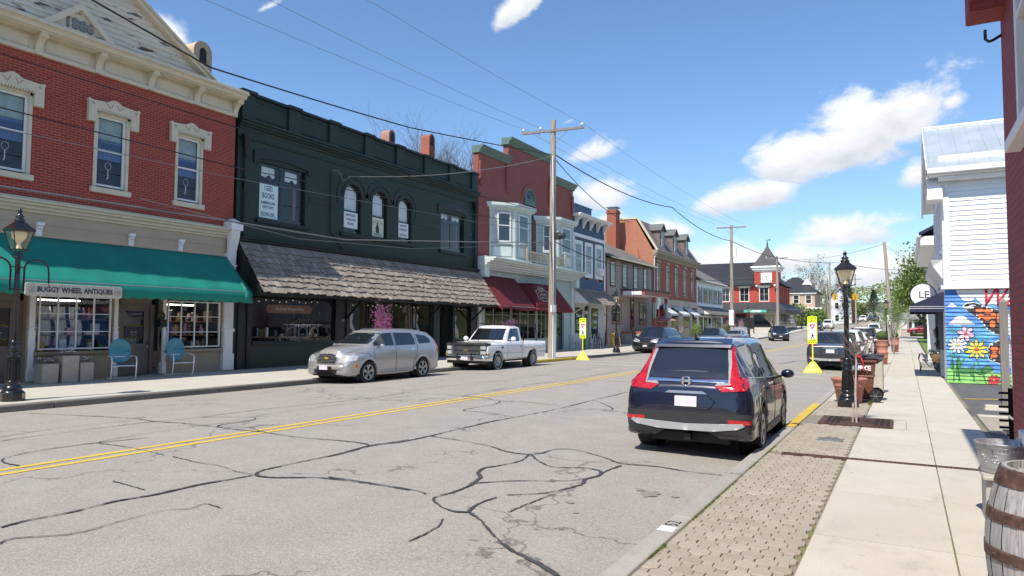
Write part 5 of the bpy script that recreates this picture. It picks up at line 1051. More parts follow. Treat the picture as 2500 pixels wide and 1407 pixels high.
# ============ brick building with mansard roof
def bman():
    F=L; y0,y1=62.7,78.0
    b=bld('mansard_brick_building','orange brick building with slate mansard roof and three dormers',70,z=.55)
    us=[64.3,67.3,70.3,73.4,76.4]; holes=[(u-.5,u+.5,5.0,7.9) for u in us]
    mb=MB(); wall(mb,F,y0,y1,.5,8.45,holes,.2); mb.quad(F(y1,.5,0),F(y1,.5,-14),F(y1,8.4,-14),F(y1,8.4,0)); mb.build('front_wall',G['warm_brick'],b)
    mb=MB(); mb.add([(-20.4,y0,.4),(-20.4,y0,8.9),(-22.1,y0,11.95),(-34,y0,11.95),(-34,y0,.4)],[(0,1,2,3,4)]); mb.build('side_wall',G['orange_brick'],b)
    for u in us:
        w=sash(b,F,u-.42,u+.42,5.1,7.8,-.06,frame='white_paint',glassm='dark_glass',fw=.07,back=False); mb=MB(); fbox(mb,F,u-.6,u+.6,7.9,8.15,-.05,.06); fbox(mb,F,u-.6,u+.6,4.85,5.0,-.05,.1); fbox(mb,F,u-.5,u-.42,5,7.9,-.1,.0); fbox(mb,F,u+.42,u+.5,5,7.9,-.1,.0); mb.build('stone_trim',G['khaki_paint'],w)
    mb=MB(); moulding(mb,F,y0-.1,y1+.1,[(8.3,8.5,.1),(8.5,8.65,.25),(8.65,8.85,.45),(8.85,8.95,.5)]); mb.build('cornice',G['khaki_paint'],b,bevel=.01)
    mb=MB(); 
    mb.add([(-20.1,y0+.1,8.95),(-20.1,y1,8.95),(-22.0,y1-1.2,12.0),(-22.0,y0+.1,12.0),(-34,y0+.1,12.0),(-34,y1-1.2,12.0),(-34,y1,8.95)],[(0,1,2,3),(3,2,5,4),(1,6,5,2)]); r=mb.build('mansard_roof',G['slate'],b)
    mb=MB(); mb.tube([(-20.0,y0+.02,8.95),(-21.9,y0+.02,12.05)],.12,4,smooth=False); mb.tube([(-22,y0+.02,12.05),(-34,y0+.02,12.05)],.1,4,smooth=False); mb.build('rake_trim',G['cream_trim'],b)
    for u in (66.0,70.3,74.6):
        X1=-20.55
        mb=MB(); mb.box(-22.2,X1,u-.75,u+.75,9.3,11.15); mb.prism([(u-.75,11.15),(u+.75,11.15),(u,11.75)],-23,X1,lambda p,q,t:(t,p,q)); d=mb.build('dormer',G['slate'],b)
        mb=MB(); 
        for sg in (-1,1): mb.add([(X1+.2,u+sg*.95,11.1),(X1+.2,u,11.85),(-23.2,u,11.85),(-23.2,u+sg*.95,11.1),(X1+.2,u+sg*.95,11.0),(X1+.2,u,11.75)],[(0,1,2,3),(0,1,5,4)])
        mb.build('dormer_roof',M('dormer_green',(.12,.13,.12),.7,var=.2),d)
        sash(d,FL(X1),u-.38,u+.38,9.45,11.0,.06,frame='cream_trim',glassm='dark_glass',fw=.09,back=False)
    # ground floor
    mb=MB()
    for (a,c) in ((63.2,64.2),(66.6,68.2),(70.8,72.4),(75.0,76.0)): fbox(mb,F,a,c,.5,3.9,0,.05)
    fbox(mb,F,y0,y1,3.9,4.5,0,.08); mb.build('stone_piers',G['stone_light'],b)
    mb=MB(); [fbox(mb,F,a,c,.6,3.8,0,.03) for (a,c) in ((64.3,66.5),(68.3,70.7),(72.5,74.9),(76.1,77.5))]; mb.build('shop_windows',G['dark_glass'],b)
    for (a,c) in ((64.2,66.6),(68.2,70.8),(72.4,75.0)):
        aw=thing('canvas_awning','small pale grey striped awning over a mansard building shop window','awning',F((a+c)/2,3.8,.5),group='striped awnings on the mansard building')
        mb=MB(); mb.add([F(a,3.85,.05),F(c,3.85,.05),F(c,3.05,1.25),F(a,3.05,1.25),F(c,2.85,1.25),F(a,2.85,1.25),F(a,3.84,.03),F(c,3.84,.03)],[(0,1,2,3),(3,2,4,5)]); o=mb.build('canvas',G['canvas_stripe'],aw); md=o.modifiers.new('t','SOLIDIFY'); md.thickness=.02
        mb=MB(); [mb.tube([F(u,2.9,.05),F(u,3.05,1.22)],.02,5) for u in (a,c)]; mb.build('frame',G['near_black'],aw)
    labs=['nearest','middle','farthest']; k=0
    for o in bpy.data.objects:
        if o.name.startswith('canvas_awning') and o.get('group')=='striped awnings on the mansard building': o['label']=labs[k]+' of three pale awnings on the orange mansard building'; k+=1
    mb=MB(); mb.tube([F(62.75,8.6,.3),F(62.75,8.2,.1),F(62.75,.8,.08)],.055,8); mb.build('downpipe',G['white_paint'],b)
bman()
# ============ white gabled shop with shutters
def bwhite():
    F=L; y0,y1=78.2,90.8
    b=bld('white_shop_building','white boarded shop with dark shutters and grey slate roof beyond the mansard building',84,z=.8)
    mb=MB(); fbox(mb,F,y0,y1,.8,7.1,-9,0); mb.add([F(y1,7.1,0),F(y1,7.1,-9),F(y1,9.7,-4)],[(0,1,2)]); mb.build('wall',G['white_siding'],b)
    mb=MB(); gable_roof(mb,y0,y1,-19.9,7.15,-24.4,9.75,.1); gable_roof(mb,y0,y1,-29.5,7.1,-24.4,9.75,.1); mb.build('roof',G['slate_mixed'],b)
    mb=MB(); mb.tube([F(y0,7.05,.55),F(y1+.2,7.05,.55)],.08,6); mb.build('gutter',G['white_paint'],b)
    for k in range(5):
        u=79.6+k*2.4; w=sash(b,F,u-.42,u+.42,4.6,6.3,.04,frame='white_paint',glassm='dark_glass',fw=.06,back=False); mb=MB(); fbox(mb,F,u-.85,u-.45,4.55,6.35,0,.05); fbox(mb,F,u+.45,u+.85,4.55,6.35,0,.05); mb.build('shutters',G['ink_navy'],w)
    mb=MB(); mb.add([F(y0,4.2,.02),F(y1,4.2,.02),F(y1+.1,3.25,1.45),F(y0,3.25,1.45),F(y0,3.15,1.45),F(y1+.1,3.15,1.45),F(y0,3.15,.02),F(y1,3.15,.02)],[(0,1,2,3),(3,2,5,4),(0,3,4,6),(1,2,5,7),(4,5,7,6)]); mb.build('pent_roof',G['slate_mixed'],b)
    mb=MB(); mb.add([F(y0-.02,4.15,.02),F(y0-.02,3.28,1.4),F(y0-.02,3.28,.02)],[(0,1,2)]); mb.build('pent_end',G['white_paint'],b)
    mb=MB(); [fbox(mb,F,a,c,1.1,2.9,0,.03) for (a,c) in ((79,80.6),(81.2,82.8),(85.2,87),(87.6,89.6))]; fbox(mb,F,83.4,84.4,.8,2.9,0,.02); mb.build('shop_windows',G['dark_glass'],b)
    s=thing('shop_sign','small dark maroon projecting sign on the white shop','sign',F(86,2.8,.6)); mb=MB(); fbox(mb,F,85.2,87.2,2.2,2.95,.5,.55); mb.build('board',M('sign_maroon',(.10,.02,.03),.5),s); text('ANTIQUES',F,86.2,2.58,.555,.36,G['paper_white'],s,ext=0)
    c=thing('brick_chimney','short red and black chimney pot on the white shop ridge','chimney',(-24.4,79,9.6)); mb=MB(); mb.box(-24.8,-24.1,78.8,79.6,9.4,11.0); mb.build('shaft',G['warm_brick'],c); mb=MB(); mb.cyl((-24.5,78.2,9.3),(-24.5,78.2,11.0),.25,n=10); mb.build('flue',G['near_black'],c)
bwhite()
# ============ bank with clock tower
def bbank():
    Y0=122; F=FF(Y0); zb=.95
    b=thing('bank_building','red brick bank with dark metal roof, clock tower and pointed spire','building',(-22,Y0,zb))
    XR_=-18.5
    mb=MB(); wins=[(-26.75,-25.15),(-24.0,-22.35),(-21.1,-19.45)]; wins=[(-27.7,-26.2),(-24.6,-23.0),(-21.4,-19.8)]
    wall(mb,F,-31.5,XR_,zb,9.0,[(a,c,6.15,8.6) for a,c in wins],.25); G2=lambda u,z,d:(XR_+d,u,z)
    wall(mb,G2,Y0,Y0+14,zb,9.0,[(Y0+1+k*2.2,Y0+1.7+k*2.2,5.2,8.6) for k in range(6)],.25); mb.build('walls',G['bank_brick'],b)
    for a,c in wins:
        w=sash(b,F,a,c,6.15,8.6,-.05,frame='white_paint',glassm='dark_glass',fw=.12,mid=False,mull=((a+c)/2,),bars=(7.4,),back=False); mb=MB(); fbox(mb,F,a-.2,c+.2,8.6,8.85,-.05,.1); mb.build('lintel',G['white_paint'],w)
    mb=MB(); [fbox(mb,G2,Y0+1+k*2.2,Y0+1.7+k*2.2,5.2,8.6,-.3,-.2) for k in range(6)]; mb.build('side_windows',G['dark_glass'],b)
    # roof: slope facing the camera, ridge across
    mb=MB(); mb.add([(-36,Y0-.5,8.95),(-21.6,Y0-.5,8.95),(-21.6,Y0+7,13.4),(-36,Y0+7,13.4),(-21.6,Y0+14,8.95),(-36,Y0+14,8.95)],[(0,1,2,3),(3,2,4,5),(1,4,2)]); mb.add([(-21.6,Y0+1.5,9.0),(-17.9,Y0+1.5,9.0),(-17.9,Y0+14.5,9.0),(-21.6,Y0+14.5,9.0),(-20,Y0+7,11.3)],[(0,1,4),(1,2,4),(2,3,4)])
    for k in range(36): x=-36+k*.41; mb.tube([(x,Y0-.5,8.99),(x,Y0+7,13.44)],.03,3)
    mb.build('roof',G['metal_roof'],b)
    mb=MB(); fbox(mb,F,-36,-21.6,8.75,9.02,-.02,.55); mb.build('eaves',G['near_black'],b)
    # tower
    x0,x1=-22.05,-18.42; t0,t1=9.0,12.0; 
    mb=MB(); mb.box(x0,x1,Y0-.3,Y0+3.4,8.9,11.1); 
    for x in (x0,x0+.75,x1-.75-.0,x1-.28): mb.box(x,x+.28,Y0-.42,Y0-.28,9.1,11.15)
    tw=mb.build('clock_tower',G['bank_brick'],b)
    mb=MB(); mb.box(x0-.55,x1+.55,Y0-.85,Y0+3.95,11.75,12.05,); mb.box(x0-.35,x1+.35,Y0-.65,Y0+3.75,11.4,11.75); mb.box(x0-.1,x1+.1,Y0-.4,Y0+3.5,11.1,11.4); mb.build('tower_cornice',G['white_paint'],tw,bevel=.06,seg=2)
    cx,cy=(x0+x1)/2,Y0+1.55; rr=[(2.2,12.05),(1.55,13.0),(.95,14.0),(.38,15.0),(.14,15.5),(.08,16.1),(.02,16.7)]
    mb=MB(); mb.lathe([(r*1.414/1.0,z) for r,z in rr],(cx,cy,0),4,smooth=False,poly=True); mb.sphere((cx,cy,16.1),.12,8,6); mb.tube([(cx-.35,cy,16.6),(cx+.4,cy,16.6)],.03,4); mb.add([(cx+.1,cy,16.65),(cx+.5,cy,16.8),(cx+.5,cy,16.45)],[(0,1,2)]); mb.build('spire',G['metal_roof'],tw)
    mb=MB(); fbox(mb,F,cx-.95,cx+.95,9.3,10.95,.3,.36); cl=mb.build('clock_face',G['sign_white'],tw); fbox(mb:=MB(),F,cx-.9,cx+.9,8.8,9.25,.3,.32); mb.build('panel_below_clock',G['near_black'],tw)
    mb=MB(); cz=10.12; mb.tube([F(cx,cz,.39),F(cx+.22,cz+.36,.39)],.045,4); mb.tube([F(cx,cz,.39),F(cx+.27,cz-.52,.39)],.04,4); mb.build('clock_hands',G['near_black'],cl)
    for k in range(12):
        an=PI/2-(k+1)*PI/6; text(['I','II','III','IV','V','VI','VII','VIII','IX','X','XI','XII'][k],F,cx+.63*math.cos(an),cz+.63*math.sin(an),.37,.22,G['near_black'],cl,'clock_numeral',ext=0)
    for x in (x0+.05,x1-.7): mb=MB(); mb.sphere((x+.3,Y0-.5,8.75),.2,8,6); mb.build('globe_light',G['sign_white'],tw)
    # wrap-around awning roof
    mb=MB()
    mb.add([F(-31.5,6.0,0),F(XR_,6.0,0),F(XR_+1.5,4.75,1.5),F(-33,4.75,1.5),F(XR_+1.5,4.2,1.5),F(-33,4.2,1.5)],[(0,1,2,3),(3,2,4,5)])
    mb.add([(XR_,Y0,6.0),(XR_,Y0+22,6.0),(XR_+1.6,Y0+23,4.75),(XR_+1.5,Y0-1.5,4.75),(XR_+1.6,Y0+23,4.2),(XR_+1.5,Y0-1.5,4.2)],[(0,1,2,3),(3,2,4,5)]); mb.add([(XR_,Y0+14,6.0),(XR_,Y0+22,6.0),(-30,Y0+22,6)],[(0,1,2)]); mb.build('awning_roof',G['metal_roof'],b)
    mb=MB(); fbox(mb,F,-23.6,-20.0,4.3,4.72,1.5,1.56); s=mb.build('bank_sign',M('sign_teal',(.08,.42,.36),.4),b); text('LCNB',F,-21.8,4.5,1.57,.5,G['sign_white'],s,sx=1.4,ext=0,font_bold=.02)
    # low wing and stone base
    mb=MB(); mb.box(-30,XR_-.01,Y0+14,Y0+22,zb-.2,6.0); mb.build('rear_wing',G['stone_grey'],b)
    mb=MB(); fbox(mb,F,-22.9,XR_+.02,zb-.1,4.3,0,.1); mb.box(XR_,XR_+.1,Y0-.1,Y0+22,zb-.1,4.4); mb.build('stone_base',G['stone_light'],b)
    mb=MB(); fbox(mb,F,-22.3,-19,1.9,4.0,.1,.14); fbox(mb,F,-25.2,-23.6,1.1,4.0,.0,.12)
    for k in range(12): mb.box(XR_+.08,XR_+.14,Y0+.8+k*1.7,Y0+1.9+k*1.7,1.6,4.1)
    mb.build('ground_windows',G['dark_glass'],b)
    mb=MB(); fbox(mb,F,-24.9,-18,zb-.1,zb+.75,.4,2.2); mb.build('planter_wall',G['stone_light'],b,bevel=.05)
bbank()
# ---------------------------------------------------------------- right side of the street
M('mural_blue',(.06,.22,.62),.6,var=.35,scale=1.6,stretch=(.6,1,5)); M('mural_cyan',(.13,.45,.72),.6,var=.25,scale=2,stretch=(.6,1,5)); M('mural_green',(.22,.50,.12),.6,var=.3,scale=3); M('mural_leaf',(.03,.20,.05),.6,var=.4,scale=6)
M('mural_white',(.78,.8,.8),.6,var=.05); M('mural_pink',(.75,.48,.58),.6,var=.12); M('mural_yellow',(.78,.62,.07),.6,var=.15,scale=8); M('mural_orange',(.75,.15,.03),.6,var=.35,scale=6); M('mural_black',(.012,.012,.015),.6); M('mural_red',(.6,.03,.05),.6)
def clipband(P,a,c):
    for (k,sg) in ((a,1),(c,-1)):
        Q=[]
        for i in range(len(P)):
            p,q=P[i],P[(i+1)%len(P)]; ip,iq=(p[1]-k)*sg>=0,(q[1]-k)*sg>=0
            if ip: Q.append(p)
            if ip!=iq: t=(k-p[1])/(q[1]-p[1]); Q.append((p[0]+(q[0]-p[0])*t,k))
        P=Q
        if len(P)<3: return []
    return P
def bwhitehouse():
    XF,Y0=1.06,25.5
    b=thing('white_house','white boarded house with metal roof and flower mural on its lower side wall','building',(XF,Y0,.1))
    F=FF(Y0); FS=FR(XF)          # side wall faces the camera; street front faces left
    mb=MB(); mb.add([(XF+.01,Y0+.01,.0),(XF+.01,33,.0),(11,33,0),(11,Y0+.01,0),(XF+.01,Y0+.01,6.75),(XF+.01,33,6.75),(11,33,6.75),(11,Y0+.01,6.75),(XF+.01,29.2,8.85),(11,29.2,8.85)],[(0,1,2,3),(0,4,7,3),(1,5,6,2),(0,4,8,5,1),(3,7,9,6,2)]); mb.build('wall_core',G['white_siding'],b)
    lap(b,F,XF+.18,11,3.12,6.5,'white_siding',.155,proud=.024); lap(b,lambda u,z,d:(XF-d,u,z),Y0+.15,32.9,3.2,6.6,'white_siding',.155,[(26.4,27.4,4.3,6.1),(28.2,29.2,4.3,6.1),(30.4,31.4,4.3,6.1)],name='front_siding')
    mb=MB(); fbox(mb,F,XF-.02,XF+.18,3.1,6.55,0,.05); fbox(mb,F,XF-.1,11,2.98,3.11,0,.16); fbox(mb,F,XF,11,6.5,6.7,0,.06); mb.build('corner_trim',G['white_paint'],b,bevel=.006)
    mb=MB()
    for a in (26.4,28.2,30.4):
        mb.box(XF-.05,XF+.0,a,a+.1,4.3,6.1); mb.box(XF-.05,XF,a+.9,a+1,4.3,6.1); mb.box(XF-.05,XF,a+.1,a+.9,6,6.1); mb.box(XF-.07,XF,a-.05,a+1.05,4.2,4.3)
    mb.build('window_casings',G['white_paint'],b); mb=MB(); [mb.box(XF-.02,XF+.0,a+.1,a+.9,4.3,6.0) for a in (26.4,28.2,30.4)]; mb.build('front_panes',G['dark_glass'],b)
    # roof with standing seams, gable overhang towards the street
    xo=XF-.40; P0,P1,P2=(Y0-.42,6.72),(29.2,9.02),(33.4,6.6)
    mb=MB()
    for (p,q) in ((P0,P1),(P2,P1)):
        mb.add([(xo,p[0],p[1]),(11.5,p[0],p[1]),(11.5,q[0],q[1]),(xo,q[0],q[1]),(xo,p[0],p[1]-.05),(11.5,p[0],p[1]-.05),(11.5,q[0],q[1]-.05),(xo,q[0],q[1]-.05)],[(0,1,2,3),(4,5,6,7),(0,1,5,4),(3,0,4,7)])
    dy,dz=P1[0]-P0[0],P1[1]-P0[1]
    for k in range(30): x=xo+.08+k*.4; mb.tube([(x,P0[0],P0[1]+.01),(x,P1[0],P1[1]+.01)],.018,4)
    mb.build('metal_roof',G['galv_roof'],b)
    mb=MB(); mb.tube([(xo-.02,29.2,9.05),(11.5,29.2,9.05)],.05,4,smooth=False); mb.box(xo+.35,11.5,Y0+.35,Y0+.45,7.12,7.27); mb.build('ridge_and_snow_rail',G['sign_white'],b)
    mb=MB(); mb.box(xo,11.5,Y0-.56,Y0-.42,6.56,6.72); mb.box(xo,11.5,Y0-.42,Y0,6.5,6.58); mb.box(XF-.1,11.5,Y0-.3,Y0-.0,6.36,6.5); g=mb.build('eave_gutter',G['white_paint'],b,bevel=.01)
    mb=MB()   # raking boards
    for (p,q) in ((P0,P1),(P2,P1)):
        mb.add([(xo-.02,p[0],p[1]-.02),(xo-.02,q[0],q[1]-.02),(xo-.02,q[0],q[1]-.3),(xo-.02,p[0],p[1]-.3),(xo+.04,p[0],p[1]-.02),(xo+.04,q[0],q[1]-.02),(xo+.04,q[0],q[1]-.3),(xo+.04,p[0],p[1]-.3)],[(0,1,2,3),(4,5,6,7),(3,2,6,7),(0,1,5,4)])
        mb.add([(xo,p[0],p[1]-.12),(XF,p[0],p[1]-.12),(XF,q[0],q[1]-.12),(xo,q[0],q[1]-.12)],[(0,1,2,3)])
    mb.box(xo-.02,XF,Y0-.5,Y0+.35,5.75,5.9); mb.add([(xo,Y0-.45,5.9),(XF,Y0-.45,5.9),(XF,Y0+.2,6.6),(xo,Y0+.2,6.6),(xo,Y0+.3,5.9),(XF,Y0+.3,5.9)],[(0,1,2,3),(0,3,4)]); mb.build('rake_board',G['white_paint'],b)
    # mural: one sheet of paint per colour lying on the lapped boards
    h=.1145; z0=.1; n=25
    mb=MB()
    def put(mb,pts,layer):
        for i in range(n):
            a,c=z0+i*h,z0+(i+1)*h; Q=clipband(pts,a+.0005,c-.0005)
            if len(Q)<3: continue
            mb.add([F(p[0],p[1],.006+.028*(1-(p[1]-a)/h)+layer*.0012) for p in Q],[tuple(range(len(Q)))])
    U=lambda X,Y:(1.05+(X-291)*.0052,2.975-(Y-900)*.0063)
    lap(b,F,XF+.0,11,z0,z0+n*h,'mural_blue',h,name='mural',proud=.028)
    mur=[o for o in bpy.data.objects if o.name.startswith('mural') and o.parent==b][0]
    def layer(m,shapes,k,nm):
        mb=MB()
        for s in shapes: put(mb,[(max(XF+.002,p[0]),p[1]) for p in s],k)
        mb.build(nm,G[m],mur,fix=False)
    def petals(cx,cy,r,nn,wd,pt=1.0,r0=.16,ph=0,grow=1):
        out=[]
        for k in range(nn):
            a=ph+2*PI*k/nn; q=[]
            for t,ww in ((r0,.3),(.45,.85),(.72,1),(.9,.75 if pt<1.1 else .45),(1.0,.25 if pt<1.1 else .03)): q.append((t*r*grow,ww*wd*grow))
            pts=[(x,y) for x,y in q]+[(x,-y) for x,y in q[::-1]]
            out.append([U(cx+x*math.cos(a)-y*math.sin(a),cy+.82*(x*math.sin(a)+y*math.cos(a))) for x,y in pts])
        return out
    blob=lambda cx,cy,rx,ry,nn=14:[U(cx+rx*math.cos(2*PI*i/nn),cy+ry*math.sin(2*PI*i/nn)) for i in range(nn)]
    rg=random.Random(21)
    layer('mural_cyan',[blob(rg.uniform(290,620),rg.uniform(1080,1260),rg.uniform(30,90),rg.uniform(4,9)) for _ in range(60)]+[blob(rg.uniform(290,620),rg.uniform(950,1080),rg.uniform(20,50),rg.uniform(2,5)) for _ in range(22)],1,'cyan_strokes')
    g_=[U(288,1360),U(288,1268)]+[U(288+k*12,1276+8*math.sin(k*1.3)+k*1.1) for k in range(1,30)]+[U(1000,1300),U(1000,1362)]
    layer('mural_green',[g_],2,'meadow')
    cl=[U(350,902),U(358,925),U(372,938),U(388,956),U(412,960),U(432,955),U(444,940),U(458,955),U(478,975),U(505,980),U(530,972),U(560,985),U(640,985),U(700,960),U(700,902)]
    c2=[U(303,985),U(315,975),U(322,967),U(333,966),U(342,976),U(356,985)]; c3=[U(306,1072),U(318,1060),U(330,1052),U(340,1038),U(358,1032),U(378,1030),U(395,1036),U(405,1050),U(422,1058),U(440,1072)]
    def grow(P,k): cx=sum(p[0] for p in P)/len(P); cy=sum(p[1] for p in P)/len(P); return [(cx+(p[0]-cx)*k,cy+(p[1]-cy)*k) for p in P]
    layer('mural_black',[grow(c2,1.08),grow(c3,1.04),grow(cl,1.012)],3,'cloud_outlines'); layer('mural_white',[cl,c2,c3],4,'painted_clouds')
    # stems, leaves
    st=[]
    def stem(pts,w=4):
        for (a,c) in zip(pts,pts[1:]): st.append([U(a[0]-w,a[1]),U(a[0]+w,a[1]),U(c[0]+w,c[1]),U(c[0]-w,c[1])])
    stem([(325,1215),(322,1260),(330,1300),(326,1350)]); stem([(385,1230),(365,1270),(355,1310),(352,1350)]); stem([(432,1255),(425,1290),(428,1350)]); stem([(445,1250),(470,1300),(485,1355)]); stem([(345,1215),(350,1300),(360,1352)],2)
    lv=[blob(x,y,rx,ry) for x,y,rx,ry in ((352,1268,11,28),(322,1272,9,20),(385,1300,28,12),(460,1300,26,13),(495,1285,24,13),(418,1300,10,22),(345,1300,8,24))]
    layer('mural_black',[[(p[0],p[1]) for p in grow(l,1.18)] for l in lv],3,'leaf_outlines'); layer('mural_leaf',st+lv,4,'stems_and_leaves')
    # butterfly wing
    wing=[U(385,985),U(400,970),U(440,966),U(492,985),U(545,1000),U(600,1010),U(600,1120),U(540,1118),U(505,1100),U(478,1062),U(440,1030),U(405,1008)]
    wing2=[U(496,1215),U(500,1185),U(515,1165),U(550,1150),U(600,1150),U(600,1270),U(540,1252),U(505,1240)]
    layer('mural_white',[grow(wing,1.05),grow(wing2,1.06)],5,'wing_halo'); layer('mural_black',[wing,wing2],6,'butterfly_wing')
    cells=[blob(465,1003,20,10),blob(505,1008,22,11),blob(470,1030,18,9),blob(500,1040,20,14),blob(530,1030,14,14),blob(525,1070,14,18),blob(560,1040,14,26),blob(530,1188,18,14),blob(528,1220,16,14),blob(565,1200,15,22)]
    layer('mural_orange',cells,7,'wing_cells')
    layer('mural_white',[blob(415,990,22,6),blob(430,978,18,4)]+[blob(x,y,4.5,3.5,8) for x,y in ((392,988),(450,1028),(462,1043),(474,1058),(486,1074),(498,1090),(512,1102),(528,1108),(478,984),(500,992),(524,1000),(505,1178),(503,1196),(504,1214),(512,1232),(528,1242),(520,1168),(540,1158))],8,'wing_spots')
    # flowers
    for (cx,cy,r,nn,wd,pt,m,cm) in ((393,1116,44,6,13,1,'mural_pink','mural_red'),(350,1172,50,11,8,1,'mural_white','mural_yellow'),(444,1192,60,10,9.5,1.3,'mural_yellow','mural_orange'),(522,1338,32,9,7,1,'mural_red','mural_yellow')):
        layer('mural_black',petals(cx,cy,r,nn,wd,pt,ph=.3,grow=1.07),9,'petal_outlines'); layer(m,petals(cx,cy,r*.97,nn,wd*.8,pt,ph=.3),10,'petals'); layer('mural_black',[blob(cx,cy,r*.2,r*.17)],11,'centre_ring'); layer(cm,[blob(cx,cy,r*.16,r*.13)],12,'flower_centre')
    o=text('Waynesville',F,2.0,2.72,.05,.86,G['mural_red'],b,'painted_lettering',align='LEFT',ext=.003,sx=.72,font_bold=.004)
    for v in o.data.vertices: v.co.x+=(v.co.z-2.6)*.28
    # street door lanterns, steps
    for (y,z,lab) in ((29.0,1.55,'black wall lantern, higher one, beside the door of the white house'),(28.2,1.1,'black wall lantern, lower one, on the white house front')):
        l=thing('wall_lantern',lab,'lantern',(XF-.12,y,z)); mb=MB(); mb.lathe([(.03,-.14),(.05,-.1),(.1,.12),(.12,.13),(.03,.22),(.015,.28)],(XF-.14,y,z),6); mb.build('lantern_body',G['black_paint'],l); mb=MB(); mb.tube([(XF,y,z+.05),(XF-.07,y,z+.25),(XF-.14,y,z+.24)],.012,5); mb.build('bracket',G['black_paint'],l)
    mb=MB(); mb.box(XF-.03,XF+.01,28.4,29.6,.3,2.4); mb.build('street_door',M('slate_blue',(.08,.1,.13),.5),b)
    for y in (29.7,31.2,32.2): pass
    mb=MB(); [mb.box(XF-.1,XF+.02,y,y+.14,.2,2.9) for y in (27.2,28.3,29.6,31.0)]; mb.build('shopfront_posts',M('slate_blue',(.08,.1,.13),.5),b)
    mb=MB(); mb.box(.45,1.05,33.2,34.6,.1,.35); mb.build('stone_steps',G['stone_grey'],b,bevel=.02)
    # navy awning
    a=thing('navy_awning','navy blue canvas awning with white piping over the pavement at the white house door','awning',(XF,28.5,2.9))
    mb=MB(); y0,y1=26.3,30.6; xf=.12
    mb.add([(XF,y0+.0,2.95),(XF,y1,2.95),(xf,y1,2.52),(xf,y0,2.52),(xf,y1,2.3),(xf,y0,2.3),(XF,y0,2.52),(XF,y1,2.52),(XF,y0,2.3),(XF,y1,2.3)],[(0,1,2,3),(3,2,4,5),(0,3,6),(1,2,7),(6,3,5,8),(7,2,4,9)])
    o=mb.build('canvas',G['navy_canvas'],a); md=o.modifiers.new('t','SOLIDIFY'); md.thickness=.012
    mb=MB(); [mb.tube([(XF,y0-.008,z),(xf-.008,y0-.008,z),(xf-.008,y1,z)],.009,4) for z in (2.47,2.41)]; mb.build('piping',G['sign_white'],a)
    # round sign
    s=thing('round_sign','round white hanging sign with thin letters LE above the navy awning','sign',(.62,29.3,2.95)); mb=MB(); mb.cyl((.55,29.3,2.98),(.55,29.35,2.98),.40,n=32,smooth=False); mb.build('disc',G['sign_white'],s); mb=MB(); mb.tube([(.55+.4*math.cos(i*PI/16),29.325,2.98+.4*math.sin(i*PI/16)) for i in range(32)],.03,5,closed=True); mb.tube([(.95,29.33,3.0),(1.06,29.33,3.0)],.02,5); mb.build('rim_and_arm',G['black_paint'],s); text('LE',FF(29.3),.58,2.98,.006,.36,M('sign_ink',(.05,.05,.05),.5),s)
bwhitehouse()
def bsecond():
    b=thing('second_white_house','white house farther up the right pavement with overhanging dark blue roof edge','building',(1.1,34.5,.1))
    mb=MB(); mb.box(1.15,10,35,47,.0,6.1); mb.build('wall',G['white_siding'],b)
    mb=MB(); mb.box(.78,.98,35.0,35.25,.1,2.9); mb.box(.98,1.15,35.0,35.1,.1,3.6); mb.build('white_column',G['sign_white'],b)
    mb=MB(); mb.add([(.55,34.6,5.9),(.55,47.5,5.9),(4.5,47.5,8.0),(4.5,34.6,8.0),(.55,34.6,5.75),(.55,47.5,5.75),(4.5,34.6,7.85)],[(0,1,2,3),(0,1,5,4),(0,3,6,4)]); mb.build('roof',G['navy_canvas'],b)
    mb=MB(); mb.box(.6,1.2,34.7,47,5.35,5.74); mb.tube([(.55,34.6,5.78),(.55,47.5,5.78)],.08,6); mb.build('soffit',G['white_paint'],b)
    mb=MB(); mb.add([(.78,26.0,3.75),(.78,34.2,3.75),(1.06,34.2,3.3),(1.06,26.0,3.3),(.72,25.9,3.95),(1.06,25.9,3.95),(.72,34.2,3.95),(1.06,34.2,3.95),(.78,26,3.75)],[(0,1,2,3),(4,6,7,5),(0,4,6,1),(0,3,5,4)]); o=mb.build('shop_cornice',G['white_paint'],bpy.data.objects['white_house'])
    c=bpy.data.objects['white_house']
bsecond()
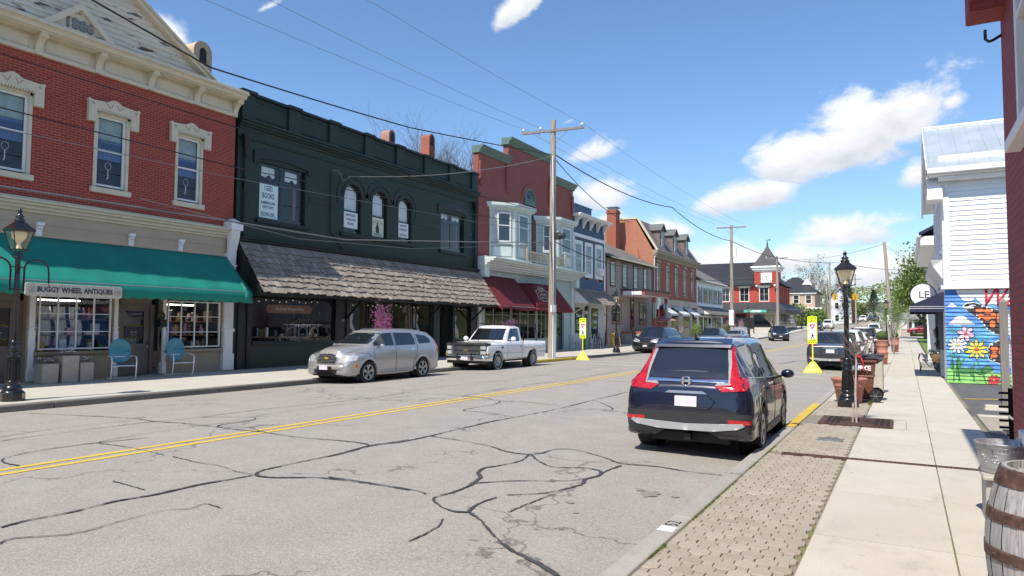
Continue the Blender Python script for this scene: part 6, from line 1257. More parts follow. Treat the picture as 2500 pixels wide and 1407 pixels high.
# ============ maroon brick wall close to the camera
def bnear():
    X=.93; b=thing('maroon_brick_building','maroon painted brick building at the right edge with white framed window','building',(1.5,6,.12))
    Fn=lambda u,z,d:(X-d,u,z)
    mb=MB(); wall(mb,Fn,-14,8.75,.1,6.3,[(6.3,7.55,3.45,5.6),(5.9,7.25,.9,3.0)],.12); mb.quad((X,8.75,.1),(X,8.75,6.3),(12,8.75,6.3),(12,8.75,.1))
    for k in range(84): 
        pass
    mb.build('wall',G['maroon_brick'],b)
    mb=MB(); mb.box(.62,X+.4,8.32,8.74,4.98,6.3); mb.box(.66,X,-14,8.32,5.6,6.3); mb.build('corbelled_eave',G['maroon_brick'],b,bevel=.015)
    mb=MB(); mb.box(.38,12,-14,8.95,6.3,6.5); mb.build('roof_overhang',G['maroon_brick'],b)
    mb=MB(); mb.tube([(.86,-14,5.5),(.86,8.2,5.5)],.07,8); mb.build('gutter',G['khaki_paint'],b)
    for (a,c,z0,z1) in ((6.3,7.55,3.45,5.6),(5.9,7.25,.9,3.0)):
        w=sash(b,Fn,a,c,z0,z1,.03,frame='white_paint',glassm='dark_glass',fw=.12,dep=.12,back=False); mb=MB(); fbox(mb,Fn,a-.08,c+.1,z0-.1,z0,-.05,.12); mb.build('sill',G['white_paint'],w,bevel=.01)
    h=thing('wall_hook','dark iron hook fixed under the corner of the maroon brick eave','hook',(.9,8.7,4.85)); mb=MB(); mb.tube([(.93,8.7,4.82),(.86,8.7,4.78),(.82,8.7,4.77),(.79,8.7,4.80),(.79,8.7,4.90)],.016,6); mb.build('hook_bar',G['black_paint'],h)
bnear()
# unseen houses added around the camera, so that shop glass and paintwork have a street to reflect
def filler(name,label,x0,x1,y0,y1,h,m):
    b=thing(name,label,'building',(x0,y0,.1)); mb=MB(); mb.box(x0,x1,y0,y1,0,h); mb.build('wall',G[m],b); mb=MB(); mb.box(x0-.3,x1+.3,y0-.3,y1+.3,h,h+.3); mb.build('cornice',G['white_paint'],b)
filler('rear_brick_house','tan brick house behind the car park on the right',12.5,20,9.5,25,7,'tan_brick')
filler('lower_filler_block','unseen plain brick block added for reflections next to the 1886 building, behind the camera on the left',-30,-20.45,-32,4.3,7,'warm_brick')
filler('rear_filler_block','unseen brick block added behind the camera to darken reflections',-70,-21,-75,-60,13,'warm_brick')
filler('rear_filler_block_right','second unseen brick block added behind the camera on the right for reflections',-1,45,-72,-58,11,'tan_brick')
# ---------------------------------------------------------------- street lamps
def make_lamp(label,loc,group='black lantern street lamps',rz=.2):
    t=thing('street_lamp',label,'street lamp',(0,0,0),group)
    P=lambda: MB()
    mb=P(); mb.lathe([(.0,0),(.235,0),(.235,.17),(.2,.2)],n=8,smooth=False,poly=True); mb.lathe([(.2,.2),(.17,.24),(.19,.27),(.15,.31),(.125,.36),(.15,.4),(.125,.43)],n=16)
    mb.lathe([(.125,.43),(.1,.92)],n=12,smooth=False)
    for k in range(10): a=2*PI*k/10; mb.tube([(.125*math.cos(a),.125*math.sin(a),.43),(.102*math.cos(a),.102*math.sin(a),.9)],.014,4)
    mb.lathe([(.1,.92),(.125,.95),(.095,.98),(.12,1.06),(.115,1.12),(.08,1.18),(.095,1.21),(.06,1.26)],n=16); mb.build('base',G['black_paint'],t)
    mb=P(); mb.lathe([(.058,1.24),(.052,2.3),(.068,2.33),(.052,2.36),(.05,2.95),(.07,3.0),(.04,3.05),(.035,3.14)],n=12); mb.build('pole',G['black_paint'],t)
    for s in (-1,1):
        mb=P(); pts=[(s*.13,0,2.3),(s*.13,0,2.72)]+[(s*(.13+.24-.24*math.cos(a)),0,2.76+.22*math.sin(a)) for a in [i*PI/10 for i in range(11)]]+[(s*.62,0,2.62),(s*.62,0,2.5)]
        mb.tube(pts,.02,6); mb.tube([(0,0,2.33),(s*.13,0,2.33)],.016,6); mb.tube([(0,0,2.8),(s*.13,0,2.8)],.014,6)
        mb.tube([(s*.62,0,2.5),(s*.62,0,2.46),(s*.65,0,2.43),(s*.62,0,2.40),(s*.595,0,2.42)],.009,5); mb.build('banner_arm',G['black_paint'],t)
        for q in (0,1):
            mb=P(); a=(0 if s>0 else PI)+q*PI/2; mb.tube([(r*math.cos(a),r*math.sin(a),z) for r,z in ((.03,2.98),(.10,3.0),(.12,3.04),(.06,3.08),(.07,3.12),(.15,3.14),(.2,3.17),(.19,3.2))],.011,5); mb.build('scroll',G['black_paint'],t)
    R=[(.115,3.17),(.205,3.56)]
    mb=P()
    for k in range(4):
        a=PI/4+k*PI/2; c,s=math.cos(a),math.sin(a); a2=a+PI/2; c2,s2=math.cos(a2),math.sin(a2); q=1.35
        mb.tube([(R[0][0]*q*c,R[0][0]*q*s,R[0][1]),(R[1][0]*q*c,R[1][0]*q*s,R[1][1])],.011,4)
        for r,z,w in ((R[0][0]*q,R[0][1],.014),(R[1][0]*q,R[1][1],.014)): mb.tube([(r*c,r*s,z),(r*c2,r*s2,z)],w,4)
    mb.lathe([(.0,3.155),(.155,3.155),(.155,3.175)],n=4,smooth=False,poly=True)
    mb.build('lantern_frame',G['black_paint'],t)
    mb=P(); mb.lathe([(.31,3.56),(.32,3.585),(.30,3.60),(.20,3.68),(.12,3.74),(.08,3.78)],n=4,smooth=False,poly=True); mb.lathe([(.09,3.75),(.10,3.8),(.06,3.83),(.085,3.87),(.04,3.91),(.03,3.95),(.05,3.99),(.02,4.03),(.0,4.06)],n=12); mb.build('lantern_roof',G['black_paint'],t)
    mb=P(); mb.lathe([(R[0][0]*1.33,R[0][1]+.01),(R[1][0]*1.33,R[1][1]-.005)],n=4,smooth=False,poly=True); mb.build('lantern_glass',G['lamp_glass'],t)
    mb=P(); mb.lathe([(.07,3.18),(.04,3.25),(.03,3.3),(.08,3.36),(.13,3.42),(.14,3.54),(.0,3.55)],n=14); mb.build('reflector',M('reflector',(.62,.52,.33),.35,metal=.3,emit=.35),t)
    t.location=loc; t.rotation_euler=(0,0,rz); return t
lamp=make_lamp('black lantern lamp post at the far left kerb in front of the teal awning',(-16.23,7.58,.13),rz=PI/2)
nl=dup(lamp,(-1.09,16.1,.13),PI/2+.12,'black lantern lamp post on the right pavement beside the terracotta pot')
nl.scale=(.92,.92,.80)
dup(lamp,(-15.95,41.6,.15),PI/2,'black lantern lamp post before the brick porch steps, near the cafe stools')
dup(lamp,(-1.45,66,.3),PI/2,'black lantern lamp post far up the right pavement beside a wooden pole')
dup(lamp,(-15.9,84,.4),PI/2,'black lantern lamp post on the left pavement in front of the bank corner')
bk=dup(lamp,(-16.3,134,1.3),PI/2,'black lantern lamp post beyond the bank side awning')
# ---------------------------------------------------------------- utility poles and cables
def pole(label,x,y,z0,h,r,arm=None,name='utility_pole',lean=0,cat='utility pole',group='wooden utility poles'):
    t=thing(name,label,cat,(x,y,z0),group); mb=MB(); rg=random.Random(int(y)); N_=12
    mb.tube([(x+lean*k/N_+rg.uniform(-.01,.01),y+rg.uniform(-.01,.01),z0-.1+(h+.1)*k/N_) for k in range(N_+1)],[r*(1.12-.42*k/N_) for k in range(N_+1)],14); mb.build('shaft',G['pole_wood'],t)
    if arm:
        L_,za,an=arm; c,s=math.cos(an)*L_/2,math.sin(an)*L_/2; xx=x+lean
        mb=MB(); d=Vector((math.cos(an),math.sin(an),0)); nrm=Vector((-d.y,d.x,0))*.05; p=Vector((xx,y,za))
        vs=[p+d*a*L_/2+nrm*b_*1.0+Vector((0,0,z))-nrm*2.6 for a in (-1,1) for b_ in (-1,1) for z in (-.06,.06)]
        mb.add(vs,[(0,1,3,2),(4,5,7,6),(0,1,5,4),(2,3,7,6),(0,2,6,4),(1,3,7,5)]); ar=mb.build('crossarm',G['grey_post'],t)
        for sg in (-1,1): mb=MB(); mb.tube([p+d*sg*L_*.26-nrm*2.6,p+Vector((0,0,-.75))],.018,4); mb.build('brace',G['galvanised'],ar)
        for k in (-.96,-.4,.94): q=p+d*k*L_/2-nrm*2.6+Vector((0,0,.06)); mb=MB(); mb.lathe([(.02,0),(.03,.05),(.08,.08),(.08,.11),(.05,.13),(.07,.16),(.03,.2)],q,8); mb.build('insulator',G['porcelain'],ar)
    return t
p1=pole('tall weathered pole with crossarm standing in front of the red awning sign',-15.9,32.3,.13,12.4,.19,(3.4,11.95,.12),lean=.05)
mb=MB(); mb.tube([(-15.74,32.1,.13),(-15.74,32.1,6.2),(-15.78,32.1,10.6)],.03,6); mb.tube([(-15.72,32.25,.13),(-15.72,32.25,2.5)],.045,6); mb.box(-15.82,-15.6,31.95,32.2,2.5,2.85); mb.build('conduit',G['curtain'],p1)
mb=MB(); mb.box(-15.75,-15.45,32.1,32.45,6.25,6.6); mb.cyl((-15.45,32.2,6.4),(-15.15,32.2,6.4),.16,n=10); mb.build('junction_box',G['plastic_dark'],p1)
p2=pole('grey pole with crossarm beyond the white shop with shutters',-15.9,75,.4,12.15,.19,(3.0,12.3,.1),lean=.03)
mb=MB(); mb.cyl((-15.55,75,9.2),(-15.55,75,10.3),.2,n=12); mb.build('transformer',G['curtain'],p2); mb=MB(); mb.box(-16.15,-15.65,74.72,74.8,2.0,3.6); mb.build('pole_wrap',G['curtain'],p2)
p3=pole('pole with two crossarms at the bank corner',-16.2,107,.6,11.6,.2,(3.0,11.9,.1))
p4=pole('bare pole left of the near traffic light beyond the bank',-12.6,146,1.4,13,.17)
p5=pole('leaning tall pole on the right pavement beside the stacked planters',-1.05,70,.15,9.3,.17,lean=-.5)
mb=MB(); mb.box(-1.5,-1.15,69.7,69.78,2.1,2.95); mb.build('white_notice',G['sign_white'],p5)
p6=pole('distant pole between the two traffic lights',-9.0,160,2,11,.17,(2.4,11.9,.1)); 
for i,(x,y,h) in enumerate(((-16.5,185,11),(-13.8,215,11),(-1.2,235,11),(-15,260,10),(0.2,118,8.5))): pole(['thin pole left of the tree line','far pole at the street crest','far pole on the right verge','farthest small pole on the left','slim pole behind the right pavement trees'][i],x,y,zg(y),h,.15)
def cable(label,pts,r=.012,m='cable_black',sag=0,name='overhead_cable'):
    P=[]
    for a,c in zip(pts,pts[1:]):
        for k in range(14): t=k/14; q=Vector(a).lerp(Vector(c),t); q.z-=sag*4*t*(1-t); P.append(q)
    P.append(Vector(pts[-1])); mb=MB(); mb.tube(P,r,5); o=mb.build(name,G[m]); tag(o,label,'cable',None); return o
X_=-15.9
cable('thick black cable sweeping from the top left over the green parapet to the tall pole',[(X_,2,10.3),(X_,11.8,8.55),(X_,20.3,9.1),(X_,32.3,10.72)],.023,sag=.03)
cable('black cable crossing the brick shop just below its cornice',[(X_,-2,7.6),(X_,7,7.22),(X_,12.7,7.16),(X_,25,7.35),(X_,32.3,7.6)],.014)
cable('black cable crossing the upper windows of the brick shop',[(X_,-2,6.4),(X_,7,6.12),(X_,12.7,6.05),(X_,25,6.49),(X_,32.3,6.9)],.015)
cable('thin grey cable just under the upper window cable',[(X_,-2,6.1),(X_,7,5.7),(X_,12.7,5.75),(X_,25,6.2),(X_,32.3,6.5)],.009,'cable_grey')
cable('bundle of cables looping above the teal awning and shake roof',[(X_,0,4.9),(X_,7,4.52),(X_,12.5,4.55),(X_,17,4.54),(X_,25,5.34),(X_,32.3,6.1)],.022,'cable_grey')
cable('slack grey cable above the shake roof edge',[(X_,10,4.75),(X_,15,4.35),(X_,20.5,4.6),(X_,32.3,6.0)],.012,'cable_grey')
cable('thin power line to the left tip of the nearest crossarm',[(-17.4,2,10.6),(-17.1,12.7,10.95),(-17.35,32.2,12.15)],.007,'cable_grey',.1)
cable('thin power line to the middle of the nearest crossarm',[(-16.2,2,10.9),(-16.1,14.1,11.3),(-16.5,32.2,12.15)],.007,'cable_grey',.1)
cable('thin power line to the right tip of the nearest crossarm',[(-15.0,2,11.8),(-14.9,17.2,12.25),(-14.25,32.5,12.2)],.007,'cable_grey',.1)
cable('thick black cable dropping from the tall pole toward the second pole and across the street',[(X_,32.4,10.8),(X_,53.6,11.2),(X_,75,10.9)],.032,sag=.5)
cable('black cable from second pole past the clock tower over the far street',[(X_,75,10.9),(-16.2,107,12.0),(-8,107,10.9),(.8,108,9.6)],.035,sag=.25)
cable('thin power line from nearest crossarm to second crossarm, right tip',[(-14.25,32.5,12.2),(-14.6,75,12.6)],.008,'cable_grey',.4)
cable('thin power line from nearest crossarm to second crossarm, left tip',[(-17.35,32.2,12.15),(-17.2,75,12.6)],.008,'cable_grey',.4)
cable('thin power line from nearest crossarm to second crossarm, middle',[(-16.5,32.3,12.15),(-16.2,75,12.6)],.008,'cable_grey',.4)
cable('black service cable falling from the tall pole to the chimney of the taupe house',[(X_,32.4,10.6),(-22,61,11.4)],.025,sag=.6)
cable('grey service cable from the green building gooseneck to the tall pole',[(-20.3,21.8,8.0),(-15.95,32.2,10.6)],.02,'cable_grey',.35)
cable('black cable bundle running from the tall pole past the cafe and house',[(X_,32.4,6.2),(X_,50,6.1),(X_,75,6.9),(-16.2,107,7.5)],.025,sag=.5)
cable('thin cable strung to the right leaning pole',[(-16.2,107,11.9),(-1.5,70,9.3)],.02,'cable_grey',.7)
cable('guy wire falling right from the leaning pole',[(-1.5,70,9.2),(4.5,78,5.2)],.012,'cable_grey')
cable('second guy wire falling right from the leaning pole',[(-1.5,70,9.0),(5.5,80,4.8)],.012,'cable_grey')
cable('span wire carrying the two traffic lights',[(-12.6,146,7.6),(1.5,118,7.4)],.02)
for (z,d) in ((9.5,0),(8.9,.5),(8.2,0)): cable({9.5:'upper',8.9:'middle',8.2:'lower'}[z]+' grey line crossing in front of the bank windows',[(-36,112,z+.2),(-16.2,107,z)],.012,'cable_grey',.4)
# gooseneck and conduit on the green wall
t=thing('service_gooseneck','grey electrical gooseneck and conduit on the green wall left of the arches','conduit',(-20.3,21.0,7.6)); mb=MB(); mb.tube([(-20.33,20.9,8.05),(-20.15,21.0,8.1),(-20.1,21.2,7.9),(-20.2,21.4,7.7)],.02,5); mb.tube([(-20.2,21.4,7.72),(-20.1,21.8,7.98)],.015,5); mb.build('gooseneck',G['cable_grey'],t); mb=MB(); mb.tube([(-20.36,20.9,8.05),(-20.36,20.9,5.6),(-20.34,21.6,4.9),(-20.2,22.0,4.5)],.02,5); mb.build('conduit',G['black_green'],t)
# ---------------------------------------------------------------- yield signs
def ysign(label,loc,rz):
    t=thing('pedestrian_sign',label,'road sign',(0,0,0),'yellow state law crosswalk signs')
    F=lambda u,z,d:(u,-d,z)
    mb=MB(); vs=[(-.33,-.33,0),(.33,-.33,0),(.33,.33,0),(-.33,.33,0),(-.33,-.33,.04),(.33,-.33,.04),(.33,.33,.04),(-.33,.33,.04),(-.08,-.08,.42),(.08,-.08,.42),(.08,.08,.42),(-.08,.08,.42)]
    mb.add(vs,[(0,1,2,3),(0,1,5,4),(1,2,6,5),(2,3,7,6),(3,0,4,7),(4,5,9,8),(5,6,10,9),(6,7,11,10),(7,4,8,11),(8,9,10,11)]); mb.build('base',G['base_yellow'],t,bevel=.012)
    mb=MB(); mb.cyl((0,0,.4),(0,0,1.2),.028); mb.build('post',G['base_yellow'],t)
    mb=MB(); r=.04; w,z0,z1=.17,1.12,2.18
    pts=[(w-r+r*math.cos(a),z0+r+r*math.sin(a)) for a in (-PI/2,-PI/4,0)]+[(w-r+r*math.cos(a),z1-r+r*math.sin(a)) for a in (0,PI/4,PI/2)]+[(-w+r+r*math.cos(a),z1-r+r*math.sin(a)) for a in (PI/2,3*PI/4,PI)]+[(-w+r+r*math.cos(a),z0+r+r*math.sin(a)) for a in (PI,5*PI/4,3*PI/2)]
    fpoly(mb,F,pts,-.012,.012); mb.cyl((0,0,2.18),(0,0,2.21),.03); pn=mb.build('panel',G['sign_yellow'],t)
    mb=MB(); fbox(mb,F,-.135,.135,1.3,1.93,.012,.016); mb.build('white_field',G['sign_white'],pn)
    mb=MB(); band(mb,F,[(-.055,1.83),(.055,1.83),(0,1.735),(-.055,1.83)],[(-.115,1.87),(.115,1.87),(0,1.66),(-.115,1.87)],.016,.02); mb.build('yield_triangle',G['sign_red'],pn)
    mb=MB(); mb.tube([F(0,1.48,.02),F(.005,1.42,.02)],.028,5); mb.sphere(F(0,1.53,.02),.022,8,5,(1,.3,1)); mb.tube([F(.005,1.42,.02),F(.045,1.36,.02),F(.06,1.31,.02)],.013,4); mb.tube([F(-.0,1.42,.02),F(-.03,1.37,.02),F(-.055,1.32,.02)],.013,4); mb.tube([F(0,1.485,.02),F(.04,1.44,.02),F(.055,1.43,.02)],.009,4); mb.tube([F(0,1.485,.02),F(-.035,1.44,.02)],.009,4); mb.build('walking_figure',G['ink_black'],pn)
    for s,z,sz in (('STATE',2.10,.1),('LAW',2.0,.1),('WITHIN',1.24,.07),('CROSSWALK',1.165,.055)): text(s,F,0,z,.014,sz,G['ink_black'],pn,ext=0,font_bold=.002)
    text('TO',F,0,1.60,.017,.045,G['ink_black'],pn,ext=0)
    t.location=loc; t.rotation_euler=(0,0,rz); return t
ys=ysign('yellow crosswalk yield sign standing in the road behind the white pickup, left side',(-14.7,33.5,.02),.38)
dup(ys,(-3.18,29.3,.03),.05,'yellow crosswalk yield sign standing behind the parked dark grey SUV, right side')
# ---------------------------------------------------------------- right pavement furniture
t=thing('sapling','thin newly planted sapling with pale trunk and red ribbon in an iron tree grate','tree',(-.79,13.6,.13))
mb=MB(); mb.tube([(-.79,13.6,.1),(-.80,13.6,.6),(-.775,13.6,1.2),(-.77,13.6,1.32)],[.02,.018,.015,.01],7); mb.tube([(-.85,13.62,.1),(-.84,13.62,.45)],.017,6); mb.build('trunk',M('sapling_bark',(.45,.38,.34),.8,var=.3,scale=12),t)
rg=random.Random(4); mb=MB()
for k in range(46):
    a=rg.uniform(0,2*PI); e=rg.uniform(.25,1.3); L_=rg.uniform(.25,.6); p=Vector((-.77,13.6,1.18+rg.random()*.25)); d=Vector((math.cos(a)*math.cos(e),math.sin(a)*math.cos(e),math.sin(e))); pts=[p]
    for j in range(4): d=(d+Vector((rg.uniform(-.3,.3),rg.uniform(-.3,.3),rg.uniform(-.1,.35)))).normalized(); pts.append(pts[-1]+d*L_/4)
    mb.tube(pts,[.006,.005,.004,.003,.002],4)
mb.build('twigs',G['twig_grey'],t)
mb=MB(); mb.tube([(-.77,13.57,1.27),(-.70,13.56,1.25),(-.66,13.56,1.12),(-.655,13.56,1.02)],.014,4); mb.tube([(-.77,13.57,1.27),(-.72,13.57,1.3)],.02,4); mb.build('ribbon',G['sign_red'],t)
t=thing('tree_grate','rusty brown cast iron tree grate set in the right pavement','grate',(-.78,13.6,.13)); mb=MB()
x0,x1,y0,y1=-1.36,-.24,13.02,14.18; c=(-.8,13.6); n=32
ring=[(c[0]+.24*math.cos(2*PI*k/n),c[1]+.24*math.sin(2*PI*k/n)) for k in range(n)]
def onrect(a):
    dx,dy=math.cos(a),math.sin(a); t1=min((x1-c[0])/dx if dx>1e-9 else 9,(x0-c[0])/dx if dx<-1e-9 else 9); t2=min((y1-c[1])/dy if dy>1e-9 else 9,(y0-c[1])/dy if dy<-1e-9 else 9); q=min(t1,t2); return (c[0]+dx*q,c[1]+dy*q)
outer=[onrect(2*PI*k/n) for k in range(n)]
for k in range(n):
    a,b_,cc,d=ring[k],ring[(k+1)%n],outer[(k+1)%n],outer[k]; mb.add([(a[0],a[1],.145),(b_[0],b_[1],.145),(cc[0],cc[1],.145),(d[0],d[1],.145),(a[0],a[1],.1),(b_[0],b_[1],.1),(cc[0],cc[1],.12),(d[0],d[1],.12)],[(0,1,2,3),(0,1,5,4),(3,2,6,7)])
mb.build('plate',G['rusty_iron'],t); mb=MB()
for r in (.3,.36,.42): [mb.tube([(c[0]+r*math.cos(2*PI*k/40),c[1]+r*math.sin(2*PI*k/40),.146),(c[0]+r*math.cos(2*PI*(k+.55)/40),c[1]+r*math.sin(2*PI*(k+.55)/40),.146)],.006,4) for k in range(40)]
for sx in (-1.25,-1.17,-1.09,-.5,-.42,-.34): [mb.tube([(sx,y0+.06+j*.09,.146),(sx+.06,y0+.1+j*.09,.146)],.007,4) for j in range(12)]
mb.build('slots',G['near_black'],t)
o=MB(); o.lathe([(0,.0),(.24,.0)],(c[0],c[1],.118),20); o.build('soil',G['soil'],t)
t=thing('trench_drain','long narrow rusty slotted drain crossing the right pavement','drain',(-.3,9.72,.12)); mb=MB(); mb.box(-1.45,.9,9.665,9.69,.09,.134); mb.box(-1.45,.9,9.755,9.78,.09,.134); [mb.box(-1.44+k*.052,-1.415+k*.052,9.69,9.755,.10,.131) for k in range(45)]; mb.build('slotted_cover',G['rusty_iron'],t); mb=MB(); mb.box(-1.45,.9,9.69,9.755,.06,.085); mb.build('channel',G['near_black'],t)
for (x,y,r,lab) in ((-1.02,11.28,.2,'round grey utility cover in the pavers beyond the drain'),(-1.06,4.35,.17,'round utility cover at the bottom edge among the pavers')):
    t=thing('utility_cover',lab,'cover',(x,y,.13)); mb=MB(); mb.lathe([(0,.128),(r*.86,.128),(r*.9,.122),(r,.122),(r,.1)],(x,y,.0),24); mb.build('lid',M('cover_grey',(.17,.18,.17),.6,metal=.3,var=.3,bmp=.4),t)
t=thing('wheeled_bin','brown wheeled trash bin with dark lid and white lettering by the lamp','bin',(-.95,17.6,.13))
mb=MB(); 
def bx2(z0,z1,a,b_): 
    (x0,x1,y0,y1),(X0,X1,Y0,Y1)=a,b_; mb.add([(x0,y0,z0),(x1,y0,z0),(x1,y1,z0),(x0,y1,z0),(X0,Y0,z1),(X1,Y0,z1),(X1,Y1,z1),(X0,Y1,z1)],[(0,1,2,3),(4,5,6,7),(0,1,5,4),(1,2,6,5),(2,3,7,6),(3,0,4,7)])
bx2(.18,.66,(-1.17,-.70,17.38,17.86),(-1.23,-.66,17.33,17.92)); bx2(.66,.72,(-1.25,-.64,17.31,17.94),(-1.25,-.64,17.31,17.94)); bx2(.72,1.0,(-1.24,-.65,17.32,17.93),(-1.28,-.62,17.29,17.96)); bx2(1.0,1.08,(-1.31,-.58,17.25,18.0),(-1.31,-.58,17.25,18.0)); mb.build('body',G['bin_brown'],t,bevel=.02,seg=2)
mb=MB(); bx2(1.085,1.13,(-1.34,-.56,17.22,18.03),(-1.3,-.6,17.27,17.98)); mb.box(-.58,-.48,17.3,17.95,1.03,1.08); [mb.box(-1.2,-.7,17.35+j*.2,17.38+j*.2,1.13,1.15) for j in range(4)]; mb.build('lid',G['bin_lid'],t,bevel=.012)
mb=MB(); [mb.tube([(-.60,y,.98),(-.50,y,1.06)],.018,5) for y in (17.35,17.9)]; mb.build('handle',G['bin_lid'],t)
for y in (17.27,17.92): 
    mb=MB(); mb.cyl((-.62,y,.27),(-.62,y+.07,.27),.145,n=20); w=mb.build('wheel',G['rubber'],t); mb=MB(); [mb.tube([(-.62,y-.006,.27),(-.62+.12*math.cos(k*PI/3),y-.006,.27+.12*math.sin(k*PI/3))],.012,4) for k in range(6)]; mb.cyl((-.62,y-.012,.27),(-.62,y,.27),.035); mb.build('spokes',M('wheel_grey',(.1,.11,.12),.5),w)
text('RUMPKE',lambda u,z,d:(u,17.27-d,z),-.95,.87,.03,.14,G['sign_white'],t,ext=.002,font_bold=.008,sx=.95); text('GIVE',lambda u,z,d:(u,17.27-d,z),-.95,.97,.02,.05,G['sign_white'],t,ext=.002,font_bold=.004)
def pot(label,x,y,prof,shrub=None,name='flower_pot',m='terracotta',z=.13,group=None):
    t=thing(name,label,'planter',(x,y,z),group); mb=MB(); mb.lathe(prof,(x,y,z),28); mb.build('pot',G[m],t)
    mb=MB(); mb.lathe([(0,0),(prof[-1][0]*.8,0)],(x,y,z+prof[-1][1]-.06),14); mb.build('soil',G['soil'],t)
    if shrub:
        r,h=shrub; rg=random.Random(int(y*10)); mb=MB(); cz=z+prof[-1][1]+h*.45
        for k in range(900):
            u=Vector((rg.gauss(0,1),rg.gauss(0,1),rg.gauss(0,1))).normalized()*rg.uniform(.8,1.03); p=Vector((x+u.x*r,y+u.y*r,cz+u.z*h*.5)); e=.035; a=Vector((rg.uniform(-1,1),rg.uniform(-1,1),rg.uniform(-1,1))).normalized()*e; b_=u.cross(a).normalized()*e; mb.add([p-a,p-b_*.5,p+a,p+b_*.5],[(0,1,2,3)])
        s=mb.build('clipped_shrub',G['leaf_dark'] if 0 else G['leaf_spring'],t,fix=False)
    return t
pot('large empty terracotta pot with ribbed bands behind the near lamp base',-1.12,16.95,[(.0,.01),(.22,0),(.25,.05),(.285,.30),(.30,.31),(.29,.33),(.305,.36),(.32,.37),(.31,.39),(.33,.46),(.36,.5),(.37,.53),(.36,.545),(.31,.54),(.30,.5)])
pl=pot('tall stacked terracotta planter with a clipped ball shrub on the right pavement',-.98,36,[(.0,0),(.19,0),(.22,.3),(.235,.31),(.22,.33),(.24,.52),(.26,.54),(.2,.56),(.24,.82),(.26,.84),(.25,.86),(.27,1.02),(.3,1.06),(.3,1.1),(.26,1.09)],(.24,.46))
pot('second stacked terracotta planter farther up the pavement, under the slim trees',-.72,55,[(.0,0),(.2,0),(.24,.5),(.28,.52),(.22,.55),(.28,1.0),(.31,1.02),(.27,1.03)],(.22,.35))
for i,(x,y,s) in enumerate(((-.78,20,.5),(-.3,104.5,.7),(-17.2,88,.75))):
    t=thing('concrete_planter',['tan square concrete planter just behind the brown bin','tan square concrete planter at the far end of the right pavement','tan square concrete planter on the left kerb near the bank lamp'][i],'planter',(x,y,ztop(x,y))); z=ztop(x,y); mb=MB(); mb.box(x-s/2,x+s/2,y-s/2,y+s/2,z,z+.93); mb.build('box',G['planter_cast'],t,bevel=.02); mb=MB(); mb.box(x-s/2-.03,x+s/2+.03,y-s/2-.03,y+s/2+.03,z+.9,z+.97); mb.build('rim',G['planter_cast'] if i else G['plastic_dark'],t,bevel=.01)
# scroll bench, basket
t=thing('garden_bench','small black iron scroll bench by the mural wall on the right pavement','bench',(.8,31,.13)); mb=MB(); [mb.box(.5+k*.075,.55+k*.075,30.3,31.6,.56,.58) for k in range(6)]; mb.build('seat',G['black_paint'],t)
for y in (30.35,31.5): 
    mb=MB(); mb.tube([(.42,y,.13),(.46,y,.35),(.38,y,.6),(.42,y,.78),(.5,y,.82),(.56,y,.74)],.014,5); mb.tube([(1.0,y,.13),(.86,y,.4),(1.0,y,.6),(1.02,y,.95)],.014,5); mb.tube([(.55,y,.56),(.75,y,.3),(.95,y,.56)],.012,5); mb.build('leg',G['black_paint'],t)
t=thing('flower_basket','wire half basket with white flowers on the white house wall','basket',(.9,27.5,.85)); mb=MB(); mb.lathe([(.03,-.24),(.14,-.18),(.22,-.05),(.25,.05)],(.9,27.5,.85),16); mb.build('basket',G['wood_tan'],t); rg=random.Random(5); mb=MB(); [mb.sphere((.88+rg.uniform(-.22,.2),27.5+rg.uniform(-.22,.22),.93+rg.uniform(0,.12)),.035,6,4) for k in range(40)]; mb.build('white_flowers',G['sign_white'],t); mb=MB()
for k in range(120): p=Vector((.88+rg.uniform(-.25,.22),27.5+rg.uniform(-.25,.25),.88+rg.uniform(0,.1))); mb.add([p,p+Vector((.05,.0,.03)),p+Vector((.03,.05,.05)),p+Vector((-.02,.03,.05))],[(0,1,2,3)])
mb.build('leaves',G['leaf_spring'],t)
# timber frame notice board
t=thing('notice_board','weathered grey timber post notice board with white panels by the brick wall','sign',(1.85,18.6,.1)); mb=MB(); mb.box(1.78,1.93,18.55,18.7,.1,2.35); mb.add([(1.78,18.55,2.35),(1.93,18.55,2.35),(1.93,18.7,2.35),(1.78,18.7,2.35),(1.855,18.62,2.45)],[(0,1,4),(1,2,4),(2,3,4),(3,0,4)]); mb.build('post',G['grey_post'],t); mb=MB(); mb.box(3.9,4.05,18.55,18.7,.1,2.35); mb.build('post',G['grey_post'],t)
mb=MB(); [mb.box(1.93,3.9,18.58,18.67,z,z+.09) for z in (.42,1.42,2.08)]; mb.build('rail',G['grey_post'],t)
mb=MB(); mb.box(1.97,3.86,18.61,18.64,.53,1.38); mb.box(1.97,3.86,18.61,18.64,1.53,2.06); pn=mb.build('panel',G['sign_white'],t); text('The Cobblestone',FF(18.61),2.1,1.8,.004,.2,G['sign_red'],pn,align='LEFT',ext=0) if 0 else None
mb=MB(); mb.tube([(2.2+.1*math.cos(k*PI/8),18.605,1.82+.13*math.sin(k*PI/8)) for k in range(16)],.018,4,closed=True); mb.tube([(2.2+.04*math.cos(k*PI/6),18.605,1.82+.05*math.sin(k*PI/6)) for k in range(12)],.012,4,closed=True); mb.build('apple_emblem',G['sign_red'],pn); mb=MB(); [mb.box(2.05,3.8,18.603,18.609,z,z+.012) for z in (.75,.95,1.17)]; mb.build('ruled_lines',G['ink_black'],pn)
